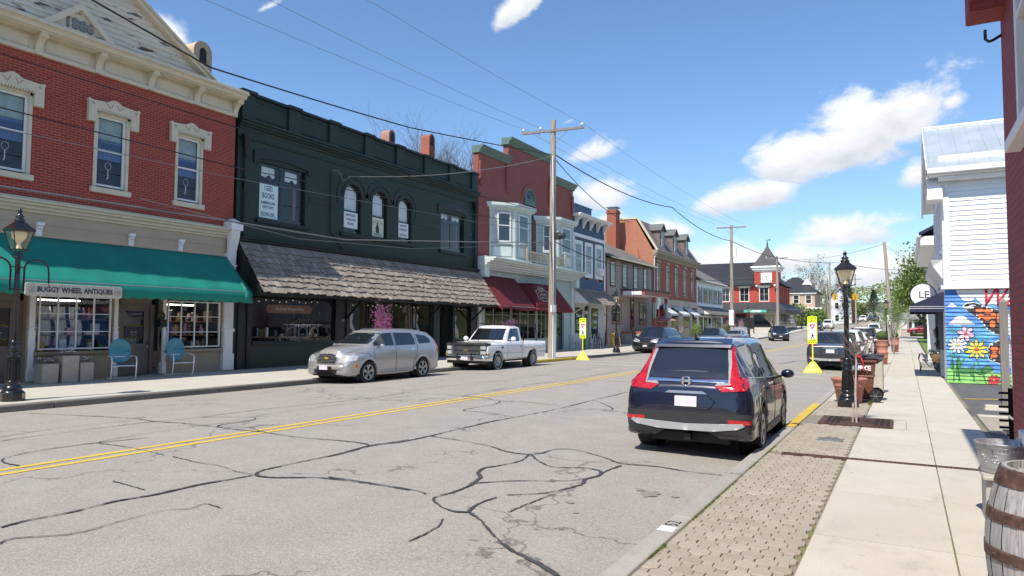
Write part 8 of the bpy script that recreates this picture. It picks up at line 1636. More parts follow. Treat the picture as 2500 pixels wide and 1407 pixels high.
mb=MB(); mb.box(-24,-16,165.5,168,5.9,6.3); [mb.box(x,x+.35,165.6,165.95,1.6,5.9) for x in (-23.5,-20.5,-18,-16.5)]; mb.build('porch',G['white_paint'],b); mb=MB(); mb.box(-26.2,-25,167.5,168.6,6,11.5); mb.build('chimney',G['tan_brick'],b); mb=MB(); mb.add([(-20.5,170.2,11.6),(-18.4,170.2,11.6),(-19.4,170.2,13),(-19.4,172.5,13)],[(0,1,2),(1,3,2),(0,2,3)]); mb.build('dormer_gable',G['white_paint'],b)
b=house('brick gable ended house with white front wall left of the lamp post',-16.2,-11.4,186,198,2.6,6.6,2.7,'white_siding','metal_roof',gable_front=True,wins=[(-14.6,6.5,1,1.6),(-13,6.5,1,1.6),(-14.6,3.4,1,1.7)]); mb=MB(); mb.box(-11.45,-11.3,186.1,198,2,9.3); mb.box(-14.3,-13.3,190,191,11,13.2); mb.build('brick_side',G['warm_brick'],b)
house('white cottage with grey roof past the evergreen',-10.5,-6,232,240,4,3.4,2,'white_siding','roof_shingles',gable_front=False,wins=[(-8,5,1,1.3)]); house('low blue roofed building closing the street view',-3.5,9,318,330,3,3.2,1.2,'white_siding','mural_cyan' ,wins=[(0,4,1.4,1.3)])
k=thing('kiosk_building','small grey roofed kiosk with black and white columns beyond the red coupe','building',(1.5,124,.9)); z=.85; mb=MB(); mb.box(-.1,4.6,124,129,z,z+2.5); mb.build('wall',G['stone_grey'],k); mb=MB(); mb.add([(-.9,123.2,z+2.5),(5.4,123.2,z+2.5),(5,129,z+3.5),(-.5,129,z+3.5),(-.9,123.2,z+2.35),(5.4,123.2,z+2.35)],[(0,1,2,3),(0,1,5,4)]); mb.build('roof',M('kiosk_roof',(.25,.25,.24),.8),k); mb=MB(); [mb.box(x,x+.32,123.7,123.95,z,z+2.4) for x in (-.1,.75,4.2)]; mb.build('white_columns',G['sign_white'],k); mb=MB(); [mb.box(x,x+.3,123.75,123.97,z,z+2.4) for x in (.25,1.1)]; mb.box(1.6,4.0,123.9,124,z+.9,z+2.2); mb.build('black_panels',G['near_black'],k); mb=MB(); mb.box(2.2,3.4,123.8,123.9,z+1.2,z+1.9); mb.build('white_sign',G['sign_white'],k)
# filler building added out of shot on the right for shop windows to mirror
filler('tan_filler_block','plain tan filler block added for window reflections, standing back from the right pavement behind the leafy trees',9,22,52,70,7,'tan_brick')
tag(bpy.data.objects['tan_filler_block'],None,None)
mb=MB(); mb.grid(lambda a,c:(1.15+a*40,47.5+c*51,zg(47.5+c*51)+.1+.3*a),4,12); sp_(mb.build('grass_lot',G['grass']))
# low walls, fence, board in the bank forecourt
t=thing('forecourt_fence','dark board fence and notice board between white shop and bank','fence',(-19.5,95,.6)); mb=MB(); mb.box(-30,-17.8,97.6,97.7,.6,3.1); mb.build('boards',G['near_black'],t); mb=MB(); mb.box(-19.5,-17.9,97.45,97.55,.6,1.6); mb.build('panel',G['stone_light'],t)
# ---------------------------------------------------------------- vehicles
M('skid_grey',(.34,.35,.36),.45,var=.05); M('lens_smoke',(.33,.31,.31),.12,coat=1,var=.2,scale=20)
def crm(p0,p1,p2,p3,t): return .5*((2*p1)+(p2-p0)*t+(2*p0-5*p1+4*p2-p3)*t*t+(3*p1-p0-3*p2+p3)*t**3)
class Loft:
    """body shell lofted through cross sections; (y, zb, zw, zbelt, zedge, ztop, hs, hw, hb, hr)"""
    def __init__(s,sts,wheels=(),R=.4,zw=.34,su=6,sv=4,flare=0):
        s.sec=[]
        for (y,zb,zm,zbl,ze,zt,hs,hw,hb,hr) in sts:
            s.sec.append([Vector(p) for p in ((hs*.55,y,zb),(hs,y,zb),(hw-.012,y,zb+(zm-zb)*.45),(hw,y,zm),((hw*.65+hb*.35)*1.004,y,zm+(zbl-zm)*.62),(hb,y,zbl),(hr,y,ze),(hr*.84,y,ze+(zt-ze)*.62),(hr*.45,y,zt-(zt-ze)*.08),(0,y,zt))])
        s.wh=wheels; s.R=R; s.zw=zw; n=len(s.sec); m=len(s.sec[0]); V=[];F=[]
        rows=[]
        for i in range(n-1):
            for k in range(su): rows.append(i+k/su)
        rows.append(n-1); s.mb=MB(); cols=[]
        for j in range(m-1):
            for k in range(sv): cols.append(j+k/sv)
        cols.append(m-1)
        full=[(c,1) for c in cols]+[(c,-1) for c in cols[::-1][1:]]
        for a in rows:
            for (b,sg) in full:
                p=s.S(a,b); z=p.z
                if b<4.5:
                    for yw in wheels:
                        d=R*R-(p.y-yw)**2
                        if d>0: z=max(z,zw+math.sqrt(d)*.98)
                x=p.x
                V.append((x*sg,p.y,z))
        nc=len(full); NR=len(rows)
        for i in range(NR-1):
            for j in range(nc-1): F.append((i*nc+j,(i+1)*nc+j,(i+1)*nc+j+1,i*nc+j+1))
        s.mb.add(V,F,True)
        for r in (0,NR-1):
            base=r*nc; half=nc//2
            s.mb.add(V[base:base+nc],[(j,j+1,nc-2-j,nc-1-j) for j in range(half-1)],True)
        s.bvh=BVHTree.FromPolygons([Vector(v) for v in s.mb.v],s.mb.f)
    def S(s,a,b):
        n=len(s.sec); i=min(int(a),n-2); t=a-i; m=len(s.sec[0]); j=min(int(b),m-2); u=b-j
        def row(k):
            k=max(0,min(n-1,k)); r=s.sec[k]; g=lambda q: (r[q] if 0<=q<m else (Vector((-r[m-2].x,r[m-2].y,r[m-2].z)) if q>=m else r[0]*2-r[1]))
            if j in (4,5,): return r[j].lerp(r[j+1],u) if j==5 else crm(g(j-1),r[j],r[j+1],r[j+1]*2-r[j],u)
            return crm(g(j-1) if j!=6 else r[6]*2-r[7],r[j],r[j+1],g(j+2),u)
        p=crm(row(i-1) if i>0 else row(0)*2-row(1),row(i),row(i+1),row(i+2) if i<n-2 else row(n-1)*2-row(n-2),t)
        # keep crisp ends monotone
        lo,hi=sorted((s.sec[i][0].y,s.sec[i+1][0].y)); p.y=s.sec[i][0].y+(s.sec[i+1][0].y-s.sec[i][0].y)*t; p.x=max(0,p.x); return p
    def drape(s,poly,axis,sg,off=.004,step=.07,thick=.012):
        """lay a flat outline onto the shell. axis 'x': poly in (y,z), from side sg; 'y': poly in (x,z), from end sg; 'z': poly in (x,y) from above"""
        bm=bmesh.new()
        mk={'x':lambda p:Vector((0,p[0],p[1])),'y':lambda p:Vector((p[0],0,p[1])),'z':lambda p:Vector((p[0],p[1],0))}[axis]
        f=bm.faces.new([bm.verts.new(mk(p)) for p in poly]); bmesh.ops.triangulate(bm,faces=[f])
        ax={'x':(1,2),'y':(0,2),'z':(0,1)}[axis]
        for q in ax:
            lo=min(p[0 if q==ax[0] else 1] for p in poly); hi=max(p[0 if q==ax[0] else 1] for p in poly); k=lo+step
            while k<hi-.01:
                co=Vector((0,0,0)); co[q]=k; no=Vector((0,0,0)); no[q]=1
                bmesh.ops.bisect_plane(bm,geom=list(bm.verts)+list(bm.edges)+list(bm.faces),plane_co=co,plane_no=no); k+=step
        d=Vector((0,0,0)); idx={'x':0,'y':1,'z':2}[axis]; d[idx]=-sg
        P=[];N=[]
        for v in bm.verts:
            o=v.co.copy(); o[idx]=sg*6; h=s.bvh.ray_cast(o,d)
            if h[0] is None or (h[0]-o).length>6.0+ (0 if axis!='z' else 3):
                q=v.co.copy(); q[idx]=sg*(.9 if axis=='x' else 2.2 if axis=='y' else 1.4); h=s.bvh.find_nearest(q)
            nn=h[1].normalized(); nn=nn if nn[idx]*sg>0 else -nn; P.append(h[0]+nn*off); N.append(nn)
        bm.verts.index_update(); fs=[tuple(v.index for v in f.verts) for f in bm.faces]; be=[(e.verts[0].index,e.verts[1].index) for e in bm.edges if e.is_boundary]; bm.free()
        mb=MB(); mb.add(P,fs,True); Q=[p-n*thick for p,n in zip(P,N)]; n_=len(P); mb.add(P+Q,[(a,b,b+n_,a+n_) for a,b in be]); return mb
    def line(s,pts,axis,sg,r=.005,off=.0,step=.06):
        out=[]; idx={'x':0,'y':1,'z':2}[axis]; d=Vector((0,0,0)); d[idx]=-sg
        for a,c in zip(pts,pts[1:]):
            L_=math.dist(a,c); n=max(1,int(L_/step))
            for k in range(n+1):
                t=k/n; q=(a[0]+(c[0]-a[0])*t,a[1]+(c[1]-a[1])*t); o={'x':Vector((sg*6,q[0],q[1])),'y':Vector((q[0],sg*6,q[1])),'z':Vector((q[0],q[1],sg*6))}[axis]; h=s.bvh.ray_cast(o,d)
                if h[0] is None: continue
                if out and (out[-1]-h[0]).length<.002: continue
                nn=h[1].normalized(); nn=nn if nn[idx]*sg>0 else -nn; out.append(h[0]+nn*off)
        mb=MB(); 
        if len(out)>1: mb.tube(out,r,4)
        return mb
def wheel(t,x,y,R,w,sg,spokes=5,rim='trim_silver',white=False,rr=.66,rotx=0):
    """tyre with rim; the outer face looks along sg*x"""
    mb=MB(); prof=[(R*rr,-w*.42),(R*.9,-w*.5),(R*.97,-w*.44),(R,-w*.3),(R,w*.3),(R*.97,w*.44),(R*.9,w*.5),(R*rr,w*.42)]
    mb.lathe(prof,(x,y,R),28,ax='x'); o=mb.build('wheel',G['rubber'],t)
    mb=MB(); rr_=R*rr; mb.lathe([(rr_,-w*.3),(rr_,w*.4),(rr_*.95,w*.46),(rr_*.88,w*.40),(rr_*.86,w*.1),(0,w*.06)] if sg>0 else [(rr_,w*.3),(rr_,-w*.4),(rr_*.95,-w*.46),(rr_*.88,-w*.40),(rr_*.86,-w*.1),(0,-w*.06)],(x,y,R),28,ax='x'); mb.build('wheel_dish',G['near_black' if spokes else rim],o)
    mb=MB(); mb.lathe([(rr_,w*.38*sg),(rr_*.96,w*.47*sg),(rr_*.88,w*.42*sg),(rr_*.86,w*.3*sg)],(x,y,R),28,ax='x')
    if spokes:
        for k in range(spokes):
            for e in ((-.16,.16) if spokes<7 else (0,)):
                a=2*PI*k/spokes+.3+rotx; a2=a+e; c0=Vector((x+sg*w*.30,y+rr_*.15*math.cos(a),R+rr_*.15*math.sin(a))); c1=Vector((x+sg*w*.38,y+rr_*.92*math.cos(a2),R+rr_*.92*math.sin(a2))); tn=Vector((0,-math.sin(a),math.cos(a)))*rr_*.09; q=Vector((sg*.012,0,0)); vs=[c0-tn,c0+tn,c1+tn,c1-tn,c0-tn+q,c0+tn+q,c1+tn+q,c1-tn+q]; mb.add(vs,[(0,1,2,3),(4,5,6,7),(0,1,5,4),(1,2,6,5),(2,3,7,6),(3,0,4,7)])
        mb.cyl((x+sg*w*.22,y,R),(x+sg*w*.40,y,R),rr_*.2,n=14)
    else:
        mb.lathe([(rr_*.86,w*.25*sg),(rr_*.6,w*.34*sg),(rr_*.5,w*.1*sg)],(x,y,R),28,ax='x'); mb.cyl((x+sg*w*.05,y,R),(x+sg*w*.4,y,R),rr_*.28,n=14)
    mb.build('rim',G[rim],o)
    if white: mb=MB(); mb.lathe([(R*.78,w*.478*sg),(R*.83,w*.492*sg)],(x,y,R),28,ax='x'); mb.build('white_band',G['white_paint'],o)
    return o
def mirror_(t,L_,y,z,x,sg,m,w=.22,h=.15,nm='wing_mirror'):
    mb=MB(); mb.sphere((x+sg*.13,y,z),1,12,8,(w*.5,.07,h*.5)); o=mb.build(nm,G[m],t); mb=MB(); mb.tube([(x-.05*sg,y,z-.06),(x+sg*.08,y,z-.02)],.02,5); mb.build('arm',G['near_black'],o)
    return o
def place(t,x,y,rz,z=None,sc=(1,1,1)): t.location=(x,y,zr(x,y)+(.0 if z is None else z)); t.rotation_euler=(0,0,rz); t.scale=sc; return t
def suv(label,m,R=.35,L_=(2.26,-2.33),W=.925,Hh=1.68,wb=1.33,belt=1.02,rear='lens_red',front=True,detail=1,cat='SUV',rim='trim_silver',roofrail=False,drop=0,hood=1.04,spokes=5,group=None,wsb=1.32,name='parked_suv',wst=.55,rearbase=-2.2,reartop=-1.74,clad=True):
    f,r=L_; H_=Hh; tr=H_-.0; b=belt
    sts=[(r,.40,.56,.66,.70,.73,W*.74,W*.78,W*.76,W*.66),(r+.035,.33,.60,.86,.93,.97,W*.86,W*.90,W*.84,W*.76),(r+.10,.29,.62,.97,1.02,1.06,W*.91,W*.95,W*.875,W*.78),(r+.2,.27,.64,b+.01,1.16,1.20,W*.93,W*.985,W*.90,W*.73),
      (reartop-.02,.26,.66,b+.02,H_-.17,H_-.09,W*.94,W*.985,W*.93,W*.62),(reartop+.05,.25,.66,b+.02,H_-.14,H_-.05,W*.94,W,W*.94,W*.63),(-1.0,.24,.66,b+.01,H_-.10,H_-.01,W*.94,W,W*.955,W*.67),(-.2,.22,.66,b-.01,H_-.08,H_,W*.94,W,W*.955,W*.68),(wst-.15,.22,.66,b-.03,H_-.07,H_-.02,W*.94,W,W*.955,W*.68),(wst,.22,.66,b-.04,H_-.11,H_-.05,W*.94,W,W*.955,W*.67),
      (wsb,.22,.66,b-.05,hood-.01,hood+.03,W*.94,W,W*.95,W*.83),(wsb+.12,.22,.66,b-.06,hood-.02,hood+.01,W*.94,W,W*.945,W*.82),(f-.35,.23,.64,b-.14,hood-.11,hood-.07,W*.93,W*.985,W*.92,W*.74),(f-.14,.24,.60,b-.24,hood-.2,hood-.17,W*.88,W*.94,W*.87,W*.68),(f-.04,.26,.55,b-.38,hood-.32,hood-.29,W*.78,W*.84,W*.78,W*.6),(f,.32,.5,b-.5,hood-.46,hood-.44,W*.66,W*.70,W*.66,W*.5)]
    t=thing(name,label,cat,(0,0,0),group); B=Loft(sts,(-wb,wb),R+.06,R); body=B.mb.build('body',G[m],t,fix=True)
    mb=MB(); mb.box(-W*.6,W*.6,r+.25,f-.3,.20,.6); [mb.lathe([(0,.0),(R+.045,0),(R+.05,.2)],(sx*W*.98-(.3 if sx>0 else -.1),yy,R),20,ax='x') for sx in (1,-1) for yy in (-wb,wb)]; mb.build('underbody',G['near_black'],t)
    for sx in (-1,1):
        for yy in (-wb,wb): wheel(t,sx*(W-.115),yy,R,.22,sx,spokes,rim)
    # glass
    g='car_glass'; zt=H_-.135
    W1=[(-.70,b+.03),(.70,b+.03)]
    B.drape([(-W*.74,hood+.045),(W*.74,hood+.045),(W*.60,H_-.13),(-W*.60,H_-.13)],'y',1,.004,.09).build('windscreen',G[g],t)
    # rear glass
    B.drape([(-W*.62,b+.085),(W*.62,b+.085),(W*.53,H_-.155),(0,H_-.125),(-W*.53,H_-.155)],'y',-1,.005,.08).build('rear_window',G[g],t)
    ys=[wsb-.22,wst-.18,.06,-.02,-.92,-1.0,reartop-.12]
    for sx in (-1,1):
        B.drape([(ys[0],b+.0),(ys[1],zt),(ys[2],zt+.03),(ys[2],b+.03)],'x',sx,.004,.09).build('front_side_window',G[g],t)
        B.drape([(ys[3],b+.03),(ys[3],zt+.03),(ys[4],zt+.02),(ys[4],b+.05)],'x',sx,.004,.09).build('rear_side_window',G[g],t)
        B.drape([(ys[5],b+.055),(ys[5],zt+.015),(ys[6]+.12,zt-.03),(ys[6]-.06,b+.16),(ys[6]+.12,b+.075)],'x',sx,.004,.09).build('quarter_window',G[g],t)
        if detail:
            B.line([(ys[0]+.05,b-.015),(ys[3],b+.015),(ys[6]-.1,b+.10),(ys[6]+.1,zt+.0)],'x',sx,.008,.004).build('window_trim',G['chrome'],t)
            for yy,zz in ((.02,0),(wsb-.15,0),(-.95,0)): B.line([(yy,b+.02),(yy-.02 if zz==0 else yy,.7),(yy,.3)],'x',sx,.007,0).build('door_seam',G['near_black'],t)
            for yy in (.2,-.75): B.drape([(yy-.09,b-.13),(yy+.09,b-.13),(yy+.09,b-.09),(yy-.09,b-.09)],'x',sx,.025,.05,.03).build('door_handle',G[m],t,bevel=.006)
            if clad:
                for yy in (-wb,wb):
                    mb=MB(); n=18; P=[]
                    for k in range(n+1):
                        a=-.12+(PI+.24)*k/n
                        for rr_ in (R+.065,R+.115):
                            q=Vector((sx*6,yy+rr_*math.cos(a),max(.26,R+rr_*math.sin(a)))); h=B.bvh.ray_cast(q,Vector((-sx,0,0))); P.append((h[0] if h[0] else Vector((sx*W,q.y,q.z)))+Vector((sx*.008,0,0)))
                    mb.add(P,[(2*k,2*k+1,2*k+3,2*k+2) for k in range(n)],True); mb.build('arch_cladding',G['plastic_dark'],t)
                B.drape([(-wb+R+.1,.25),(wb-R-.1,.25),(wb-R-.1,.36),(-wb+R+.1,.36)],'x',sx,.012,.12).build('sill_cladding',G['plastic_dark'],t)
        mirror_(t,B,wsb-.38,b+.02,sx*W*.97,sx,m)
    if roofrail:
        for sx in (-1,1): B.line([(sx*W*.6,-1.5),(sx*W*.6,.3)],'z',1,.018,.04).build('roof_rail',G['trim_silver'],t)
    if front:
        for sx in (-1,1): B.drape([(sx*W*.42,.72),(sx*W*.86,.80),(sx*W*.84,.88),(sx*W*.5,.81)],'y',1,.008,.06).build('headlight',G['lens_clear'],t)
        B.drape([(-W*.40,.70),(W*.40,.70),(W*.44,.58),(W*.30,.48),(-W*.30,.48),(-W*.44,.58)],'y',1,.006,.06).build('grille',G['near_black'],t)
        B.line([(-W*.46,.76),(0,.68),(W*.46,.76)],'y',1,.016,.008).build('grille_bar',G['chrome'],t); B.drape([(-W*.7,.34),(W*.7,.34),(W*.62,.42),(-W*.62,.42)],'y',1,.012,.08).build('front_bumper',G['plastic_dark'],t)
        B.drape([(-.15,.45),(.15,.45),(.15,.56),(-.15,.56)],'y',1,.018,.1).build('licence_plate',G['plate_blur'],t)
    return t,B
def rearbits(t,B,W,H_,b,kind):
    P=lambda poly,m,nm,off=.008,par=None: B.drape(poly,'y',-1,off,.05).build(nm,G[m],par or t)
    for sx in (-1,1):
        s=lambda L_:[(sx*p[0],p[1]) for p in L_]
        if kind=='L':
            o=P(s([(.545,1.53),(.585,1.53),(.635,1.32),(.665,1.18),(.71,1.13),(.80,1.10),(.835,1.02),(.80,.95),(.50,.935),(.40,1.0),(.60,1.015),(.63,1.05),(.62,1.15),(.59,1.3)]),'lens_red','tail_light',.016)
            P(s([(.505,1.52),(.545,1.53),(.59,1.3),(.62,1.15),(.63,1.05),(.60,1.015),(.575,1.05),(.58,1.12),(.55,1.28)]),'lens_smoke','clear_strip',.012,o); P(s([(.40,1.005),(.60,1.02),(.585,1.055),(.43,1.05)]),'lens_smoke','reverse_lens',.014,o)
            B.drape([(-2.30,.99),(-2.15,1.0),(-2.10,1.10),(-2.26,1.12)],'x',sx,.012,.05).build('side_lens',G['lens_red'],o)
            P(s([(.60,.50),(.86,.51),(.87,.56),(.58,.565)]),'lens_red','bumper_reflector',.02)
        else:
            o=P(s([(.40,1.0),(.84,.99),(.87,1.06),(.80,1.12),(.55,1.08)]),'lens_deep','tail_light',.01); P(s([(.66,.50),(.82,.51),(.82,.55),(.64,.55)]),'lens_red','bumper_reflector',.015)
    P([(-.70,.30),(.70,.30),(.90,.44),(.92,.60),(.86,.645),(-.86,.645),(-.92,.60),(-.90,.44)],'plastic_dark','rear_bumper',.006)
    P([(-.80,.49),(-.76,.525),(-.5,.505),(0,.485),(.5,.505),(.76,.525),(.80,.49),(.70,.44),(.4,.40),(0,.385),(-.4,.40),(-.70,.44)],'skid_grey','skid_plate',.022)
    P([(-.58,1.045),(.58,1.045),(.56,1.085),(.1,1.075),(-.1,1.075),(-.56,1.085)],'chrome','tailgate_chrome',.018)
    P([(-.155,.72),(.155,.72),(.155,.86),(-.155,.86)],'plate_blur','licence_plate',.016); P([(-.30,.895),(.30,.895),(.24,.93),(-.24,.93)],'trim_silver','plate_garnish',.02)
    for sx in (-1,1): B.line([(sx*.80,1.0),(sx*.82,.72),(sx*.74,.66),(0,.655)],'y',-1,.004,.0).build('tailgate_seam',G['near_black'],t)
    B.line([(-.30,.88),(-.40,.80),(-.34,.70),(.34,.70),(.40,.80),(.30,.88)],'y',-1,.008,.002).build('plate_recess_edge',G['paint_black'],t)
    mb=MB(); mb.tube([(.05,-2.13,1.12),(-.1,-2.12,1.13),(-.33,-2.08,1.17)],.012,5); mb.build('rear_wiper',G['near_black'],t)
    mb=MB(); mb.add([(-.03,-1.62,H_-.03),(.03,-1.62,H_-.03),(.03,-1.45,H_-.02),(-.03,-1.45,H_-.02),(0,-1.63,H_+.07)],[(0,1,4),(1,2,4),(2,3,4),(3,0,4)]); mb.build('aerial',G['paint_black'],t)
    mb=MB(); mb.box(-.62,.58,-2.1,-2.05,.27,.33); mb.box(-.04,.05,-2.26,-2.05,.25,.34); mb.build('tow_hitch',G['near_black'],t); mb=MB(); mb.cyl((.5,-2.24,.33),(.5,-2.0,.33),.04,n=10); mb.cyl((.6,-2.12,.36),(.6,-1.9,.36),.09,n=10); mb.build('exhaust',G['trim_silver'],t)
# near navy SUV (rear view)
t,B=suv('dark navy SUV parked at the right kerb in the foreground, seen from behind','paint_navy',front=True,cat='SUV')
rearbits(t,B,.925,1.68,1.02,'L')
mb=MB(); 
for sx in (-1,1): mb.box(sx*.045-.013,sx*.045+.013,-2.292,-2.272,1.02,1.11)
mb.box(-.045,.045,-2.292,-2.272,1.052,1.076); mb.tube([(.075*math.cos(a),-2.275,1.065+.06*math.sin(a)) for a in [i*PI/8 for i in range(16)]],.008,4,closed=True); mb.build('emblem',G['chrome'],t)
mb=MB(); mb.add([(-.56,-1.84,1.57),(.56,-1.84,1.57),(.52,-1.5,1.655),(-.52,-1.5,1.655),(-.55,-1.86,1.53),(.55,-1.86,1.53)],[(0,1,2,3),(0,1,5,4)]); mb.build('roof_spoiler',G['paint_navy'],t)
place(t,-2.63,11.25,.03,None,(.935,.87,.95))
# second row on the right
t2,B2=suv('dark grey SUV parked on the right behind the yellow yield sign','paint_grey',Hh=1.64,rim='trim_silver',roofrail=False); rearbits(t2,B2,.925,1.64,1.02,'S'); place(t2,-2.72,33.4,0)
t3,B3=suv('white SUV parked right behind the dark grey one','paint_white',Hh=1.68,detail=0); rearbits(t3,B3,.925,1.68,1.02,'S'); place(t3,-2.68,39.8,0)
t4,B4=suv('second white car in the right kerb row, lower than the first','paint_white',Hh=1.55,detail=0); rearbits(t4,B4,.925,1.55,1.02,'S'); place(t4,-2.62,45.4,0)
t5,B5=suv('black pickup like SUV parked farthest in the right kerb row, facing up the street','paint_black',Hh=1.85,W=.98,detail=0,belt=1.12,hood=1.15,R=.4,spokes=6); rearbits(t5,B5,.98,1.85,1.02,'S'); place(t5,-2.55,52.5,0)
def cheap(src,label,x,y,rz,sc=(1,1,1)): o=dup(src,(x,y,zr(x,y)),rz,label); o.scale=sc; return o
# oncoming and left-hand row
t6,B6=suv('black crossover driving toward the camera in the far left lane by the bank','paint_black',Hh=1.66,detail=1,rim='near_black'); place(t6,-12.3,81.5,PI+.25)
t7,B7=suv('dark blue crossover parked on the left before the silver sedan','paint_black',Hh=1.62,detail=1); place(t7,-14.9,62.5,PI)
cheap(t3,'white van driving away up the right lane of the far street',-3.4,96,0,(1,1,1.1)); cheap(t7,'blue grey car parked far left beyond the crossing',-13.2,128,PI); cheap(t3,'pale car behind the blue grey one far up the left side',-12.5,140,PI)
cheap(t7,'dark car at the street crest on the left',-11.6,196,PI); cheap(t3,'white car at the street crest beside the dark one',-9.8,203,PI); 
for i,(x,y) in enumerate(((-7.8,210),(-3.8,212),(-2.6,206))): cheap((t2,t3,t2)[i],['grey car near the blue roofed building','white car on the crest right of centre','dark car on the crest at the right kerb'][i],x,y,(.4,0,0)[i])
# black minivan
t8,B8=suv('glossy dark minivan parked facing the camera in front of the brick porch steps','paint_black',Hh=1.75,W=.985,L_=(2.38,-2.62),wb=1.5,belt=1.08,hood=1.10,wsb=1.55,wst=.62,reartop=-2.2,detail=1,roofrail=True,cat='minivan',name='parked_minivan',clad=False)
for sx in (-1,1): B8.drape([(sx*.36,.78),(sx*.80,.92),(sx*.86,.98),(sx*.60,.94),(sx*.38,.85)],'y',1,.012,.05).build('large_headlight',G['lens_clear'],t8)
place(t8,-15.0,46.9,PI-.03)
# silver sedan with raised boot
def sedan(label,m,H_=1.42,name='parked_sedan'):
    W=.9; f,r=2.3,-2.35
    sts=[(r,.35,.55,.72,.76,.8,W*.7,W*.75,W*.72,W*.6),(r+.05,.3,.58,.86,.92,.95,W*.85,W*.9,W*.86,W*.76),(r+.2,.26,.6,.92,.98,1.0,W*.92,W*.97,W*.9,W*.78),(-1.75,.24,.62,.94,1.0,1.03,W*.94,W,W*.92,W*.78),(-1.05,.22,.62,.93,H_-.12,H_-.07,W*.94,W,W*.93,W*.62),(-.3,.21,.62,.92,H_-.06,H_,W*.94,W,W*.93,W*.64),(.25,.21,.62,.90,H_-.08,H_-.02,W*.94,W,W*.93,W*.62),(1.1,.21,.62,.88,.93,.97,W*.94,W,W*.92,W*.78),(1.9,.22,.58,.80,.82,.86,W*.92,W*.97,W*.88,W*.7),(2.15,.24,.54,.68,.7,.73,W*.84,W*.9,W*.8,W*.6),(f,.3,.48,.56,.58,.6,W*.66,W*.7,W*.64,W*.5)]
    t=thing(name,label,'car',(0,0,0)); B=Loft(sts,(-1.38,1.38),.37,.32); B.mb.build('body',G[m],t); mb=MB(); mb.box(-.55,.55,-2.0,1.9,.18,.5); [mb.lathe([(0,.0),(.36,0),(.365,.2)],(sx*W*.98-(.3 if sx>0 else -.1),yy,.32),18,ax='x') for sx in (1,-1) for yy in (-1.38,1.38)]; mb.build('underbody',G['near_black'],t)
    for sx in (-1,1):
        for yy in (-1.38,1.38): wheel(t,sx*(W-.11),yy,.32,.2,sx)
        B.drape([(.78,.94),(.22,H_-.12),(-.28,H_-.1),(-.28,.96)],'x',sx,.004,.09).build('front_side_window',G['car_glass'],t); B.drape([(-.36,.96),(-.36,H_-.1),(-.9,H_-.14),(-1.25,.98)],'x',sx,.004,.09).build('rear_side_window',G['car_glass'],t); mirror_(t,B,.75,.95,sx*W*.95,sx,m,.18,.12)
        B.drape([(sx*.42,.62),(sx*.78,.66),(sx*.76,.76),(sx*.5,.72)],'y',1,.006,.06).build('headlight',G['lens_clear'],t)
    B.drape([(-.66,.99),(.66,.99),(.54,H_-.12),(-.54,H_-.12)],'y',1,.004,.09).build('windscreen',G['car_glass'],t); B.drape([(-.62,1.06),(.62,1.06),(.5,H_-.14),(-.5,H_-.14)],'y',-1,.004,.09).build('rear_window',G['car_glass'],t)
    B.drape([(-.34,.5),(.34,.5),(.3,.66),(-.3,.66)],'y',1,.006,.08).build('grille',G['near_black'],t); B.drape([(-.15,.42),(.15,.42),(.15,.5),(-.15,.5)],'y',1,.012,.1).build('licence_plate',G['plate_blur'],t)
    return t,B
t9,B9=sedan('small silver grey sedan parked facing the camera with its boot lid raised','paint_silver'); mb=MB(); mb.grid(lambda u,v:((u-.5)*1.3,-1.35-.75*v,1.05+.72*v-.12*v*v+.05*math.sin(PI*u)),6,6); o=mb.build('raised_boot_lid',G['paint_silver'],t9); md=o.modifiers.new('t','SOLIDIFY'); md.thickness=.04
place(t9,-14.6,70.5,PI)
t10,B10=sedan('dark red coupe parked across the end of the right pavement','paint_red',1.3,'parked_coupe'); place(t10,2.2,113,PI/2+.1,.15)
